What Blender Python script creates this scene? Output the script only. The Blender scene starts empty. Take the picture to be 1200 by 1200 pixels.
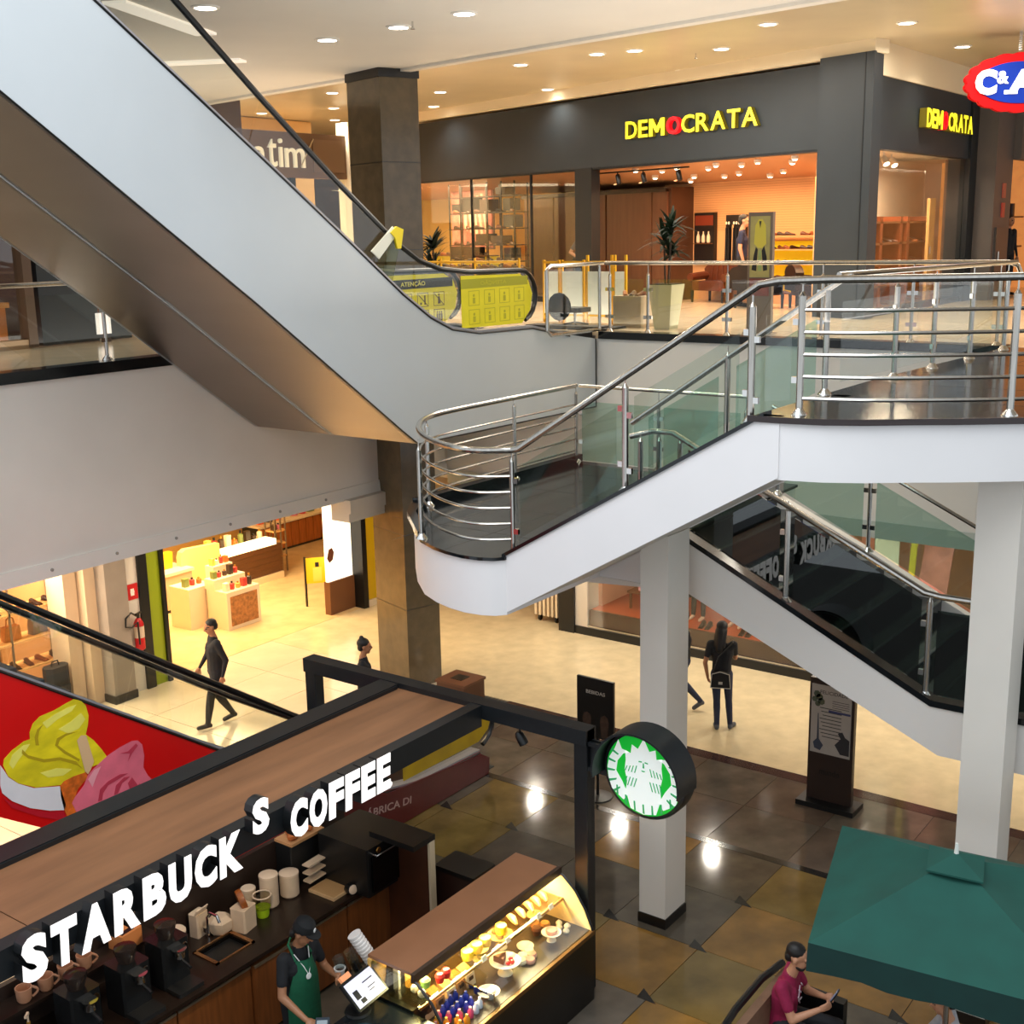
import bpy, bmesh, math, random
import numpy as np
from math import sin, cos, pi, radians, sqrt, atan2, tan
from mathutils import Vector, Matrix, Euler
random.seed(7)
SC = bpy.context.scene
COL = SC.collection
# ------------------------------------------------------------------ camera
cam = bpy.data.cameras.new('camera'); camo = bpy.data.objects.new('camera', cam); COL.objects.link(camo)
cam.sensor_width = 36.0; cam.sensor_fit = 'HORIZONTAL'; cam.lens = 36.0*1450/1200; cam.clip_end = 200; cam.clip_start = .05
TILT, ROLL, HEAD = math.atan(328/1450), .02, radians(36.5)
_f = Vector((cos(HEAD)*cos(TILT), sin(HEAD)*cos(TILT), -sin(TILT))); _r = Vector((sin(HEAD), -cos(HEAD), 0)); _u = _r.cross(_f)
_rt = _r*cos(ROLL)-_u*sin(ROLL); _up = _u*cos(ROLL)+_r*sin(ROLL)
camo.matrix_world = Matrix(((_rt.x,_up.x,-_f.x,0),(_rt.y,_up.y,-_f.y,0),(_rt.z,_up.z,-_f.z,1.6),(0,0,0,1)))
SC.camera = camo
# ------------------------------------------------------------------ world, lights, exposure
W = bpy.data.worlds.new('daylight'); SC.world = W; W.use_nodes = True
W.node_tree.nodes['Background'].inputs[0].default_value = (.86,.93,1,1)
W.node_tree.nodes['Background'].inputs[1].default_value = .78
SC.view_settings.view_transform = 'Standard'; SC.view_settings.look = 'None'; SC.view_settings.gamma = 1; SC.view_settings.use_curve_mapping = False
SC.view_settings.exposure = .5
def area(name, loc, size, energy, col=(1,1,1), rot=(0,0,0), sy=None):
    l = bpy.data.lights.new(name,'AREA'); l.energy = energy; l.color = col; l.size = size
    if sy: l.shape = 'RECTANGLE'; l.size_y = sy
    o = bpy.data.objects.new(name,l); o.location = loc; o.rotation_euler = rot; COL.objects.link(o); return o
def spot(name, loc, energy, col=(1,.9,.78), angle=100, blend=.6, r=.06, to=None):
    l = bpy.data.lights.new(name,'SPOT'); l.energy = energy; l.color = col; l.spot_size = radians(angle); l.spot_blend = blend; l.shadow_soft_size = r
    o = bpy.data.objects.new(name,l); o.location = loc; COL.objects.link(o)
    if to: o.rotation_euler = (Vector(to)-Vector(loc)).to_track_quat('-Z','Y').to_euler()
    return o
def point(name, loc, energy, col=(1,.9,.78), r=.08):
    l = bpy.data.lights.new(name,'POINT'); l.energy = energy; l.color = col; l.shadow_soft_size = r
    o = bpy.data.objects.new(name,l); o.location = loc; COL.objects.link(o); return o
area('skylight', (3.5,5.5,9.0), 9, 800, (.9,.95,1), sy=9)           # daylight through the atrium roof
UP=(radians(180),0,0)
area('ceiling_bounce_fill', (12.9,7.0,.7), 4.5, 80, (1,.95,.9), UP, sy=5)          # unseen fill lamps added in place of light bounced onto the ceilings
area('ceiling_bounce_fill', (19.0,9.5,.06), 2.2, 85, (1,.95,.88), UP, sy=9)
area('ceiling_bounce_fill', (13.0,17.0,.06), 6, 80, (1,.95,.88), UP, sy=3)
WARM=(1,.72,.38); NEUT=(1,.9,.76)
for y in (1.5,3.4,5.3,7.2,9.1,11.0,12.9):                             # lower mall ceiling lamps under the right-hand gallery
    area('mall_lamp', (18.0,y,-2.85), .18, 30, NEUT)
for x in (7,10.5,14,17.5):                                            # under the left-hand gallery
    area('mall_lamp', (x,15.6,-2.75), 1.6, 50, (1,.84,.62), sy=.8)
area('perfume_shop_lamp', (15.6,19.6,-2.75), 3.4, 330, WARM, sy=2.6)
area('perfume_shop_lamp', (19.5,21.5,-2.75), 3.4, 260, WARM, sy=2.6)
area('bag_shop_lamp', (9.8,18.6,-2.75), 2.6, 420, (1,.8,.55), sy=2)
area('shoe_shop_lamp', (23.6,11.6,2.5), 1.6, 150, (1,.62,.34), (0,0,radians(-16.8)), sy=4.5)
area('shoe_shop_lamp', (26.4,21.4,2.8), 1.6, 420, (1,.68,.36), (0,0,radians(-16.8)), sy=4)
area('side_window_lamp', (24.0,8.45,2.6), 2.4, 110, (1,.78,.58), sy=.4)
area('corridor_lamp', (19.5,13.0,4.5), 2.0, 380, (1,.92,.8), sy=8)
area('corridor_lamp', (20.5,5.0,4.5), 2.0, 220, (1,.92,.8), sy=5)
area('corridor_lamp', (12.0,18.3,4.5), 8.0, 330, (1,.9,.76), sy=1.5)

# ------------------------------------------------------------------ materials
def hx(h):
    h = h.lstrip('#'); c = [int(h[i:i+2],16)/255 for i in (0,2,4)]
    return tuple((v/12.92 if v <= .04045 else ((v+.055)/1.055)**2.4) for v in c)
MATS = {}
def M(name, col='#808080', rough=.5, metal=0, emit=0, var=0, scale=6, bump=0, spec=.5, stretch=None, sheen=0):
    """procedural principled material: colour with noise variation and fine relief"""
    if name in MATS: return MATS[name]
    m = bpy.data.materials.new(name); MATS[name] = m; m.use_nodes = True
    nt = m.node_tree; b = nt.nodes['Principled BSDF']; c = hx(col)
    b.inputs['Base Color'].default_value = (*c,1); b.inputs['Roughness'].default_value = rough; b.inputs['Metallic'].default_value = metal
    b.inputs['Specular IOR Level'].default_value = spec
    if emit:
        b.inputs['Emission Color'].default_value = (*c,1); b.inputs['Emission Strength'].default_value = emit
    if var or bump:
        tc = nt.nodes.new('ShaderNodeTexCoord'); mp = nt.nodes.new('ShaderNodeMapping'); nz = nt.nodes.new('ShaderNodeTexNoise')
        nt.links.new(tc.outputs['Object'], mp.inputs[0]); nt.links.new(mp.outputs[0], nz.inputs['Vector'])
        nz.inputs['Scale'].default_value = scale; nz.inputs['Detail'].default_value = 5
        if stretch: mp.inputs['Scale'].default_value = stretch
        if var:
            rp = nt.nodes.new('ShaderNodeValToRGB'); e = rp.color_ramp.elements
            e[0].position = .3; e[1].position = .7
            e[0].color = (*[v*(1-var) for v in c],1); e[1].color = (*[min(1,v*(1+var)) for v in c],1)
            nt.links.new(nz.outputs['Fac'], rp.inputs[0]); nt.links.new(rp.outputs[0], b.inputs['Base Color'])
        if bump:
            bp = nt.nodes.new('ShaderNodeBump'); bp.inputs['Strength'].default_value = bump; bp.inputs['Distance'].default_value = .01
            nt.links.new(nz.outputs['Fac'], bp.inputs['Height']); nt.links.new(bp.outputs[0], b.inputs['Normal'])
    return m
def glass(name, tint, refl=1.0, ior=1.5):
    m = bpy.data.materials.new(name); MATS[name] = m; m.use_nodes = True; nt = m.node_tree; nt.nodes.clear()
    o = nt.nodes.new('ShaderNodeOutputMaterial'); mx = nt.nodes.new('ShaderNodeMixShader'); t = nt.nodes.new('ShaderNodeBsdfTransparent')
    g = nt.nodes.new('ShaderNodeBsdfGlossy'); lw = nt.nodes.new('ShaderNodeLayerWeight'); lw.inputs['Blend'].default_value = .5
    pw = nt.nodes.new('ShaderNodeMath'); pw.operation = 'POWER'; pw.inputs[1].default_value = 4.0; fr = nt.nodes.new('ShaderNodeMath'); fr.operation = 'MULTIPLY_ADD'; fr.inputs[1].default_value = .35; f0 = ((ior-1)/(ior+1))**2; fr.inputs[2].default_value = f0
    nt.links.new(lw.outputs['Facing'], pw.inputs[0]); nt.links.new(pw.outputs[0], fr.inputs[0])
    t.inputs[0].default_value = (*hx(tint),1); g.inputs[0].default_value = (refl,refl,refl,1); g.inputs['Roughness'].default_value = .01
    nt.links.new(fr.outputs[0], mx.inputs[0]); nt.links.new(t.outputs[0], mx.inputs[1]); nt.links.new(g.outputs[0], mx.inputs[2]); nt.links.new(mx.outputs[0], o.inputs[0])
    return m
GLASS = glass('clear_glass', '#f7fbf9'); GREEN_GLASS = glass('greenish_glass', '#dcecE6'); 
STEEL = M('brushed_steel','#b9b5ae',.22,1,var=.12,scale=40,stretch=(1,1,.1))
CHROME = M('polished_steel','#d8d6d2',.12,1,var=.05,scale=20)
WHITE = M('white_paint','#e6e3e1',.55,var=.015,scale=3,bump=.02)
BLACK = M('black_paint','#0d0f10',.35,var=.2,scale=9)
BLACKM = M('black_powder_coat','#14181b',.42,var=.15,scale=12)
GRANITE = M('black_granite','#0c1013',.13,var=.35,scale=60)
DARK = M('dark_plastic','#121416',.4,var=.15,scale=20)
WOODB = M('brown_wood','#6b4021',.45,var=.25,scale=5,stretch=(1,9,9),bump=.05)

# ------------------------------------------------------------------ mesh collector and object helpers
class G:
    def __init__(s): s.v=[]; s.f=[]; s.mi=[]; s.m=0
    def add(s, vs, fs):
        o=len(s.v); s.v += [tuple(v) for v in vs]; s.f += [tuple(i+o for i in f) for f in fs]; s.mi += [s.m]*len(fs); return s
    def box(s,x0,x1,y0,y1,z0,z1):
        return s.add([(x,y,z) for x in (x0,x1) for y in (y0,y1) for z in (z0,z1)],[(0,1,3,2),(4,6,7,5),(0,4,5,1),(2,3,7,6),(0,2,6,4),(1,5,7,3)])
    def obox(s,c,size,rz=0,rx=0,ry=0):
        R = Euler((rx,ry,rz)).to_matrix(); c=Vector(c); h=[v/2 for v in size]
        return s.add([c+R@Vector((x*h[0],y*h[1],z*h[2])) for x in (-1,1) for y in (-1,1) for z in (-1,1)],[(0,1,3,2),(4,6,7,5),(0,4,5,1),(2,3,7,6),(0,2,6,4),(1,5,7,3)])
    def rbox(s,c,size,r=.02,rz=0):
        "box with chamfered vertical edges"
        w,d,h=[v/2 for v in size]; r=min(r,w*.9,d*.9); pts=[(w,d-r),(w-r,d),(-w+r,d),(-w,d-r),(-w,-d+r),(-w+r,-d),(w-r,-d),(w,-d+r)]
        cz,sz=cos(rz),sin(rz); pts=[(c[0]+x*cz-y*sz,c[1]+x*sz+y*cz) for x,y in pts]
        k=1-r/max(w,d)
        return s.prism(pts,'z',c[2]-h,c[2]+h)
    def prism(s,pts,ax,a,b):
        n=len(pts)
        def mk(p,t): return {'x':(t,p[0],p[1]),'y':(p[0],t,p[1]),'z':(p[0],p[1],t)}[ax]
        vs=[mk(p,a) for p in pts]+[mk(p,b) for p in pts]
        ar=sum(pts[i][0]*pts[(i+1)%n][1]-pts[(i+1)%n][0]*pts[i][1] for i in range(n))
        flip=(ar>0)^(b>a)^(ax=='y')
        fs=[tuple(range(n))[::-1],tuple(range(n,2*n))]+[(i,(i+1)%n,n+(i+1)%n,n+i) for i in range(n)]
        if flip: fs=[f[::-1] for f in fs]
        return s.add(vs,fs)
    def tube(s,pts,r,n=8,closed=False,rs=None):
        pts=[Vector(p) for p in pts]; k=len(pts); vs=[]; up=Vector((0,0,1)); prev=None
        for i,p in enumerate(pts):
            a=pts[i-1] if (i>0 or closed) else p; b=pts[(i+1)%k] if (i<k-1 or closed) else p
            t=(b-a).normalized()
            if prev is None:
                q=up if abs(t.z)<.95 else Vector((1,0,0)); u=t.cross(q).normalized()
            else:
                u=(prev-t*prev.dot(t)).normalized()
            w=t.cross(u); prev=u; rr=rs[i] if rs else r
            vs+=[p+u*(cos(2*pi*j/n)*rr)+w*(sin(2*pi*j/n)*rr) for j in range(n)]
        fs=[]
        for i in range(k if closed else k-1):
            a=i*n; b=((i+1)%k)*n
            fs+=[(a+j,a+(j+1)%n,b+(j+1)%n,b+j) for j in range(n)]
        if not closed: fs+=[tuple(range(n))[::-1],tuple(range((k-1)*n,k*n))]
        return s.add(vs,fs)
    def cyl(s,p0,p1,r0,r1=None,n=12): return s.tube([p0,p1],r0,n,rs=[r0,r0 if r1 is None else r1])
    def lathe(s,c,prof,n=14,axis=None):
        "profile of (r,z) turned round an axis (default z) at c"
        R=Matrix.Identity(3) if axis is None else Vector((0,0,1)).rotation_difference(Vector(axis)).to_matrix()
        c=Vector(c); vs=[]; 
        for r,z in prof: vs+=[c+R@Vector((r*cos(2*pi*j/n),r*sin(2*pi*j/n),z)) for j in range(n)]
        fs=[(i*n+j,i*n+(j+1)%n,(i+1)*n+(j+1)%n,(i+1)*n+j) for i in range(len(prof)-1) for j in range(n)]
        fs+=[tuple(range(n))[::-1],tuple(range((len(prof)-1)*n,len(prof)*n))]
        return s.add(vs,fs)
    def ell(s,c,r,n=12,rot=None):
        R=Euler(rot).to_matrix() if rot else Matrix.Identity(3); c=Vector(c); m=max(4,n//2); vs=[c+R@Vector((0,0,-r[2]))]
        for i in range(1,m):
            a=-pi/2+pi*i/m; vs+=[c+R@Vector((r[0]*cos(a)*cos(2*pi*j/n),r[1]*cos(a)*sin(2*pi*j/n),r[2]*sin(a))) for j in range(n)]
        vs.append(c+R@Vector((0,0,r[2]))); fs=[(0,1+(j+1)%n,1+j) for j in range(n)]
        for i in range(m-2): fs+=[(1+i*n+j,1+i*n+(j+1)%n,1+(i+1)*n+(j+1)%n,1+(i+1)*n+j) for j in range(n)]
        L=len(vs)-1; fs+=[(L,1+(m-2)*n+j,1+(m-2)*n+(j+1)%n) for j in range(n)]
        return s.add(vs,fs)
    def quad(s,*p): return s.add(p,[tuple(range(len(p)))])
    def xf(s,Mx):
        s.v=[tuple(Mx@Vector(v)) for v in s.v]; return s
def mesh_of(g,name,mats,smooth=35):
    me=bpy.data.meshes.new(name); me.from_pydata(g.v,[],g.f)
    for m in (mats if isinstance(mats,(list,tuple)) else [mats]): me.materials.append(m)
    if any(g.mi): me.polygons.foreach_set('material_index',g.mi)
    if smooth:
        me.polygons.foreach_set('use_smooth',[True]*len(me.polygons)); me.set_sharp_from_angle(angle=radians(smooth))
    me.update(); return me
PM={}
def thing(name,label,cat,loc=(0,0,0),rotz=0,group=None):
    o=bpy.data.objects.new(name,None); COL.objects.link(o); o.empty_display_size=.1
    o.location=loc; o.rotation_euler=(0,0,rotz); o['label']=label; o['category']=cat
    if group: o['group']=group
    PM[o.name]=Matrix.LocRotScale(Vector(loc),Euler((0,0,rotz)),None); return o
def part(name,g,mat,parent,w=1,label=None,kind=None,smooth=35):
    "one mesh part; w=1: vertices given in world coordinates, w=0: in the thing's own"
    me=g if isinstance(g,bpy.types.Mesh) else mesh_of(g,name,mat,smooth)
    o=bpy.data.objects.new(name,me); COL.objects.link(o)
    if parent is not None:
        o.parent=parent
        if w and parent.name in PM: o.matrix_parent_inverse=PM[parent.name].inverted()
    if label: o['label']=label
    if kind: o['kind']=kind
    return o
def single(name,g,mat,label,cat,group=None,kind=None,smooth=35):
    o=part(name,g,mat,None,smooth=smooth); o['label']=label; o['category']=cat
    if group: o['group']=group
    if kind: o['kind']=kind
    return o
def struct(name,g,mat,label=None,smooth=0):
    o=part(name,g,mat,None,smooth=smooth); o['kind']='structure'
    if label: o['label']=label
    return o
def dup(root,loc=None,rotz=None,label=None,group=None,scale=None):
    def cp(o,par):
        c=o.copy(); COL.objects.link(c)
        if par is not None: c.parent=par
        for ch in KIDS.get(o,[]) or [k for k in o.children]: cp(ch,c)
        return c
    r=cp(root,None)
    if loc is not None: r.location=loc
    if rotz is not None: r.rotation_euler=(0,0,rotz)
    if label: r['label']=label
    if group: r['group']=group
    if scale: r.scale=(scale,)*3
    PM[r.name]=Matrix.LocRotScale(r.location,r.rotation_euler,r.scale); return r
KIDS={}
ORD=['first','second','third','fourth','fifth','sixth','seventh','eighth','ninth','tenth','eleventh','twelfth','thirteenth','fourteenth','fifteenth','sixteenth','seventeenth','eighteenth','nineteenth','twentieth','twenty-first','twenty-second','twenty-third','twenty-fourth']
# ---- lettering
_gl={}
def glyph(ch,bold=.0):
    k=(ch,bold)
    if k not in _gl and ch=='M':
        q=[(0,0),(0,1),(.24,1),(.5,.52),(.76,1),(1,1),(1,0),(.77,0),(.77,.58),(.57,.2),(.43,.2),(.23,.58),(.23,0)]; n=len(q)
        _gl[k]=(np.array([(x,y,-.5) for x,y in q]+[(x,y,.5) for x,y in q]),[(0,1,2,12),(12,2,11),(2,3,10,11),(3,9,10),(3,4,9),(4,8,9),(4,5,8),(5,6,7,8)][:0]+[tuple(range(n)),tuple(range(n,2*n))[::-1]]+[(n+i,n+(i+1)%n,(i+1)%n,i) for i in range(n)])
    if k not in _gl:
        cu=bpy.data.curves.new('lettering','FONT'); cu.body=ch; cu.offset=bold; cu.fill_mode='NONE'; cu.resolution_u=3
        cu.fill_mode='BOTH'; cu.extrude=.5; ob=bpy.data.objects.new('lettering',cu); COL.objects.link(ob)
        bpy.context.view_layer.update(); dg=bpy.context.evaluated_depsgraph_get(); me=bpy.data.meshes.new_from_object(ob.evaluated_get(dg))
        v=np.array([x.co[:] for x in me.vertices]) if len(me.vertices) else np.zeros((0,3)); f=[tuple(p.vertices) for p in me.polygons]
        bpy.data.objects.remove(ob); bpy.data.curves.remove(cu); bpy.data.meshes.remove(me); _gl[k]=(v,f)
    return _gl[k]
def text(g,s,o,U,V,w=None,h=.1,depth=.004,bold=.0,shear=0,mirror=False):
    "write s with its lower left corner at o, along U with up V; fitted into w x h"
    v,f=glyph(s,bold); lo=v.min(0); hi=v.max(0); sp=hi-lo; O=Vector(o); U=Vector(U).normalized(); V=Vector(V).normalized(); N=U.cross(V)
    if w is None: w=h*sp[0]/sp[1]
    vs=[]
    for p in v:
        a=(p[0]-lo[0])/sp[0]; b=(p[1]-lo[1])/sp[1]; c=(p[2]+.5)
        if mirror: a=1-a
        vs.append(O+U*(a*w+shear*b*h)+V*(b*h)+N*(c*depth))
    g.add(vs,[q[::-1] for q in f] if mirror else f); return w
# ================================================================== SETTING
FL=-6.0
DT=[M('tile_gold','#7d5c2c',.09,var=.35,scale=2.2),M('tile_grey','#5d564d',.09,var=.3,scale=2.4),M('tile_olive','#6b5830',.09,var=.35,scale=2.0),M('tile_umber','#4f473c',.09,var=.3,scale=2.6)]
JOINT=M('tile_joint','#2a2622',.6)
BEIGE=M('beige_terrazzo','#d8c6a0',.16,var=.09,scale=3.5); BEIGE2=M('beige_tile','#d9c8ab',.13,var=.07,scale=1.6)
floor=struct('floor',G().box(-3,30,-9,30,-6.25,-6.012),JOINT,'polished stone floor of the lower mall level')
GRX=[13.0-1.1*k for k in range(0,7)]; GRY=[12.2-1.1*k for k in range(0,12)]
tm=[mesh_of(G().box(.004,1.096,.004,1.096,-.012,0),'floor_tile',m,0) for m in DT]
for i,x in enumerate(GRX[1:]):
    for j,y in enumerate(GRY[1:]):
        t=part('floor_tile',tm[(i*2+j*3+(i*j)%3)%4],None,floor); t.location=(x,y,FL); t['kind']='structure'
tm2=[mesh_of(G().box(.004,1.096,.004,1.096,-.012,0),'floor_tile',m,0) for m in (M('tile_mocha','#5b4f45',.13,var=.28,scale=2.4),M('tile_grey','#55504a'))]
for k,x in enumerate((13.08,14.18)):
    for j,y in enumerate(GRY[1:]):
        t=part('floor_tile',tm2[(k+j)%2],None,floor); t.location=(x,y,FL); t['kind']='structure'
im=mesh_of(G().prism([(0,0),(.17,.02),(.0,-.22)],'z',.0,.002),'corner_inset',M('inset_black','#0e0d0d',.12),0)
for x in GRX[1:]:
    for y in GRY[1:]:
        t=part('corner_inset',im,None,floor); t.location=(x-.03,y+.1,FL); t['kind']='structure'
g=G().box(12.97,13.09,0,12.2,-6.012,-5.997); part('floor_strip',g,M('strip_black','#191615',.15),floor,kind='structure')
g=G().box(15.27,15.5,-3,9.3,-6.012,-5.997).box(14.75,15.5,9.3,11.6,-6.012,-5.996); part('floor_strip',g,M('border_umber','#3d2b29',.15,var=.15,scale=8),floor,kind='structure')
part('terrazzo_field',G().box(15.5,26,-3,17.3,-6.012,-5.999),BEIGE,floor,kind='structure')
bt=mesh_of(G().box(.005,1.225,.005,1.225,-.012,0),'floor_tile',BEIGE2,0)
for i in range(8):
    for j in range(5):
        x,y=15.5-1.23*(i+1),17.3-1.23*(j+1)
        if j>=4 and i<2: continue
        t=part('floor_tile',bt,None,floor); t.location=(x,y,FL); t['kind']='structure'
part('shop_floor',G().box(12.9,25,17.3,27,-6.012,-5.995),M('shop_floor_cream','#dcbf8e',.22,var=.1,scale=3),floor,kind='structure')
part('shop_floor',G().box(3,12.9,17.3,27,-6.012,-5.995),M('shop_floor_tan','#a58a66',.35,var=.1,scale=3),floor,kind='structure')
# upper gallery floor, its black edging and the bulkheads below
PEACH=M('gallery_floor','#dcc8a8',.14,var=.08,scale=2)
fu=struct('floor.001',G().prism([(3,14.12),(17.02,14.12),(17.02,-6),(42,-6),(42,34),(3,34)],'z',-.3,0),PEACH,'polished peach floor of the upper gallery')
# gallery floor joints in view
g=G()
for y in range(4,14): g.box(17.3,21,y+.0,y+.012,0,.0015)
for x in (18.2,19.4,20.6): g.box(x,x+.012,4,14,0,.0015)
part('floor_joints',g,M('gallery_joint','#a88d6c',.3),fu,kind='stuff')
struct('trim_1',G().box(3,17.0,14.0,14.3,-.11,.035),GRANITE,'black granite edging of the left gallery floor')
struct('trim_2',G().box(16.95,17.25,4.45,10.75,-.10,.015).box(16.95,17.25,-6,1.4,-.1,.015),GRANITE,'black granite edging of the front gallery floor')
BULK=M('bulkhead_paint','#e6dfd4',.6,var=.03,scale=1.2,bump=.03)
struct('wall_left',G().box(3,17.0,14.06,14.2,-2.45,-.11).prism([(14.0,-2.65),(14.03,-2.45),(14.3,-2.45),(14.3,-2.65)],'x',3,17.0).box(17.0,17.2,14.0,14.2,-2.65,-.11),BULK,'plain grey-white bulkhead below the left gallery')
g=G()
for x in (7.9,8.9,9.9,10.9,11.9,12.9,13.9): g.cyl((x,14.0,-2.55),(x,14.03,-2.55),.022,n=10)
part('fixing_cap',g,M('fixing_grey','#9a948b',.4),bpy.data.objects['wall_left'],kind='stuff')
FB=M('front_bulkhead_paint','#e2e2de',.6,var=.02,scale=1.5)
struct('wall_front',G().box(17.0,17.2,-6,14.0,-2.55,-.1),FB,'white bulkhead below the front gallery')
struct('trim_3',G().box(16.98,17.2,-6,14.0,-2.8,-2.55),M('bulkhead_lip','#b9c4bf',.5),'grey lower strip of the front bulkhead')
SOFF=M('soffit_paint','#cfc8bb',.7)
struct('ceiling.001',G().box(3,17.2,14.2,34,-2.62,-.3).box(17.2,42,-6,34,-2.77,-.3),SOFF,'soffit of the lower mall level')
struct('floor.002',G().box(-12,.6,-12,8,-.3,0),PEACH,'gallery floor on the near side of the atrium')
# main ceilings
CW=M('ceiling_white','#ece4d6',.6,var=.02,scale=1); CT=M('ceiling_tan','#c3b597',.34,var=.12,scale=.5)
edge=lambda y:14.2+.171*(y-6)
struct('ceiling',G().prism([(8.8,-6),(edge(-6),-6),(edge(20),20),(8.8,20)],'z',4.1,4.66),CW,'white ceiling over the escalators')
struct('trim_4',G().prism([(edge(-6)-.16,-6),(edge(-6)+.03,-6),(edge(20)+.03,20),(edge(20)-.16,20)],'z',4.06,4.1),CW,'raised lip along the edge of the white ceiling')
struct('ceiling.002',G().box(8.8,44,-6,36,4.62,4.9),CT,'glossy tan ceiling over the upper corridor')
# outer walls that close the building
struct('wall_back',G().box(42,42.3,-6,34,-.3,4.7).box(3,42,34,34.3,-6.2,4.7),M('far_wall','#b79b74',.7),'plain far wall of the mall')
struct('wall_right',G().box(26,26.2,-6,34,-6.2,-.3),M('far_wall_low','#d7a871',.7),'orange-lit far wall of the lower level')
# columns
COLM=M('polished_brown_granite','#5d503b',.13,var=.16,scale=5)
def column(name,c,u,v,a,b,z0,z1,mat,label,base=None,cap=None,joint=None):
    c,u,v=Vector(c),Vector((*u,0)),Vector((*v,0)); t=thing(name,label,'column',(c.x,c.y,z0))
    def pr(e,z0,z1): 
        q=[c-u*e-v*e,c+u*(a+e)-v*e,c+u*(a+e)+v*(b+e),c-u*e+v*(b+e)]; return G().prism([(p.x,p.y) for p in q],'z',z0,z1)
    part('shaft',pr(0,z0,z1),mat,t)
    if base: part('base_band',pr(.012,z0,z0+base),M('base_black','#15110f',.3),t)
    if cap: part('capital',pr(.02,z1-cap,z1),M('cap_black','#191512',.4),t)
    if joint:
        g=G()
        for z in joint: g.add(*(lambda q:(q.v,q.f))(pr(.003,z,z+.012)))
        part('stone_joint',g,M('stone_joint','#2b251c',.3),t,kind='stuff')
    return t
U1,V1=(.957,-.289),(.289,.957)
column('column',(15.0,13.35,0),U1,V1,.66,.98,-6,-.3,COLM,'brown polished granite column on the lower floor behind the coffee kiosk',joint=(-4.6,-3.3))
column('column',(14.93,13.42,0),U1,V1,.7,1.0,.0,4.1,COLM,'brown polished granite column on the upper floor behind the escalator',cap=.13,joint=(1.35,2.7))
CREAM=M('column_cream','#ddd6cb',.55,var=.02,scale=2)
column('column',(10.92,6.08,0),(1,0),(0,1),.46,.33,-6,-1.5,CREAM,'slim cream column holding up the stair landing flight',base=.12)
column('column',(11.1,2.68,0),(1,0),(0,1),.42,.38,-6,-.5,CREAM,'slim white column under the stair platform, behind the green parasol',base=.12)
# ceiling downlights
DISC=M('lamp_disc','#fff4e6',.5,emit=14); RING=M('lamp_ring','#f4efe6',.4)
dl=thing('downlight','x','light'); part('ring',G().lathe((0,0,0),[(.16,0),(.16,-.012),(.125,-.02),(.12,-.004)],18),RING,dl,0); part('lamp_disc',G().lathe((0,0,0),[(.118,-.006),(.118,-.014)],18),DISC,dl,0)
bpy.context.view_layer.update()
rows=[('white ceiling',4.1,[(9.8,11.34),(12.4,12.02),(12.27,10.67),(12.07,9.48)],'in the white ceiling over the escalator'),
      ('tan front',4.62,[(18.5,8.65),(19.5,11.2+.4),(19.4,12.3),(19.6,14.1),(19.9,7.0)],'in the tan ceiling, outer row'),
      ('tan back',4.62,[(20.4,10.4),(22.6,12.35),(23.3,16.05),(22.0,18.0),(24.3,20.1),(21.7,8.72),(23.2,7.15)],'in the tan ceiling, row along the black shopfront'),
      ('behind column',4.62,[(20.4,19.7),(22.8,22.0),(25.1,24.2)],'in the tan ceiling left of the column'),
      ('atim',4.62,[(21.4,24.1),(22.4,24.1),(23.5,26.2),(24.6,26.3),(26.1,28.8)],'above the silver-lettered shop')]
first=True
for key,zc,pts,desc in rows:
    pts=sorted(pts,key=lambda p:p[1]-p[0]*.75,reverse=True)
    for i,(x,y) in enumerate(pts):
        lab=f'white downlight {desc}, {ORD[i]} from the left'
        if first: o=dl; first=False; o.location=(x,y,zc); o['label']=lab; o['group']='ceiling downlights'
        else: o=dup(dl,(x,y,zc),0,lab,'ceiling downlights')
        spot('downlight_beam',(x,y,zc-.05),110,(1,.9,.76),140,.8,.1)
for i,(a,b,l) in enumerate([((8.9,11.75),(11.0,12.75),'long white light panel in the white ceiling above the upper escalator'),((12.2,15.6),(12.9,14.2),'short bright light panel in the white ceiling beside a downlight')]):
    a,b=Vector((*a,4.09)),Vector((*b,4.09)); d=(b-a).normalized(); n=Vector((-d.y,d.x,0))*.14
    single('linear_light',G().prism([((a+n).x,(a+n).y),((a-n).x,(a-n).y),((b-n).x,(b-n).y),((b+n).x,(b+n).y)],'z',4.07,4.1),M('panel_lamp','#fff3e2',.5,emit=.35),l,'light')
# sprinklers
for i,(x,y,z) in enumerate([(12.1,10.3,4.1),(18.0,14.9,4.62),(20.6,11.0,4.62)]):
    single('sprinkler',G().cyl((x,y,z),(x,y,z-.06),.012,n=8).lathe((x,y,z-.09),[(.03,0),(.03,.006),(.008,.03)],10),CHROME,['small sprinkler head in the white ceiling beside a downlight','small sprinkler head in the tan ceiling near the granite column','small sprinkler head in the tan ceiling before the shopfront'][i],'sprinkler')
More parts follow.
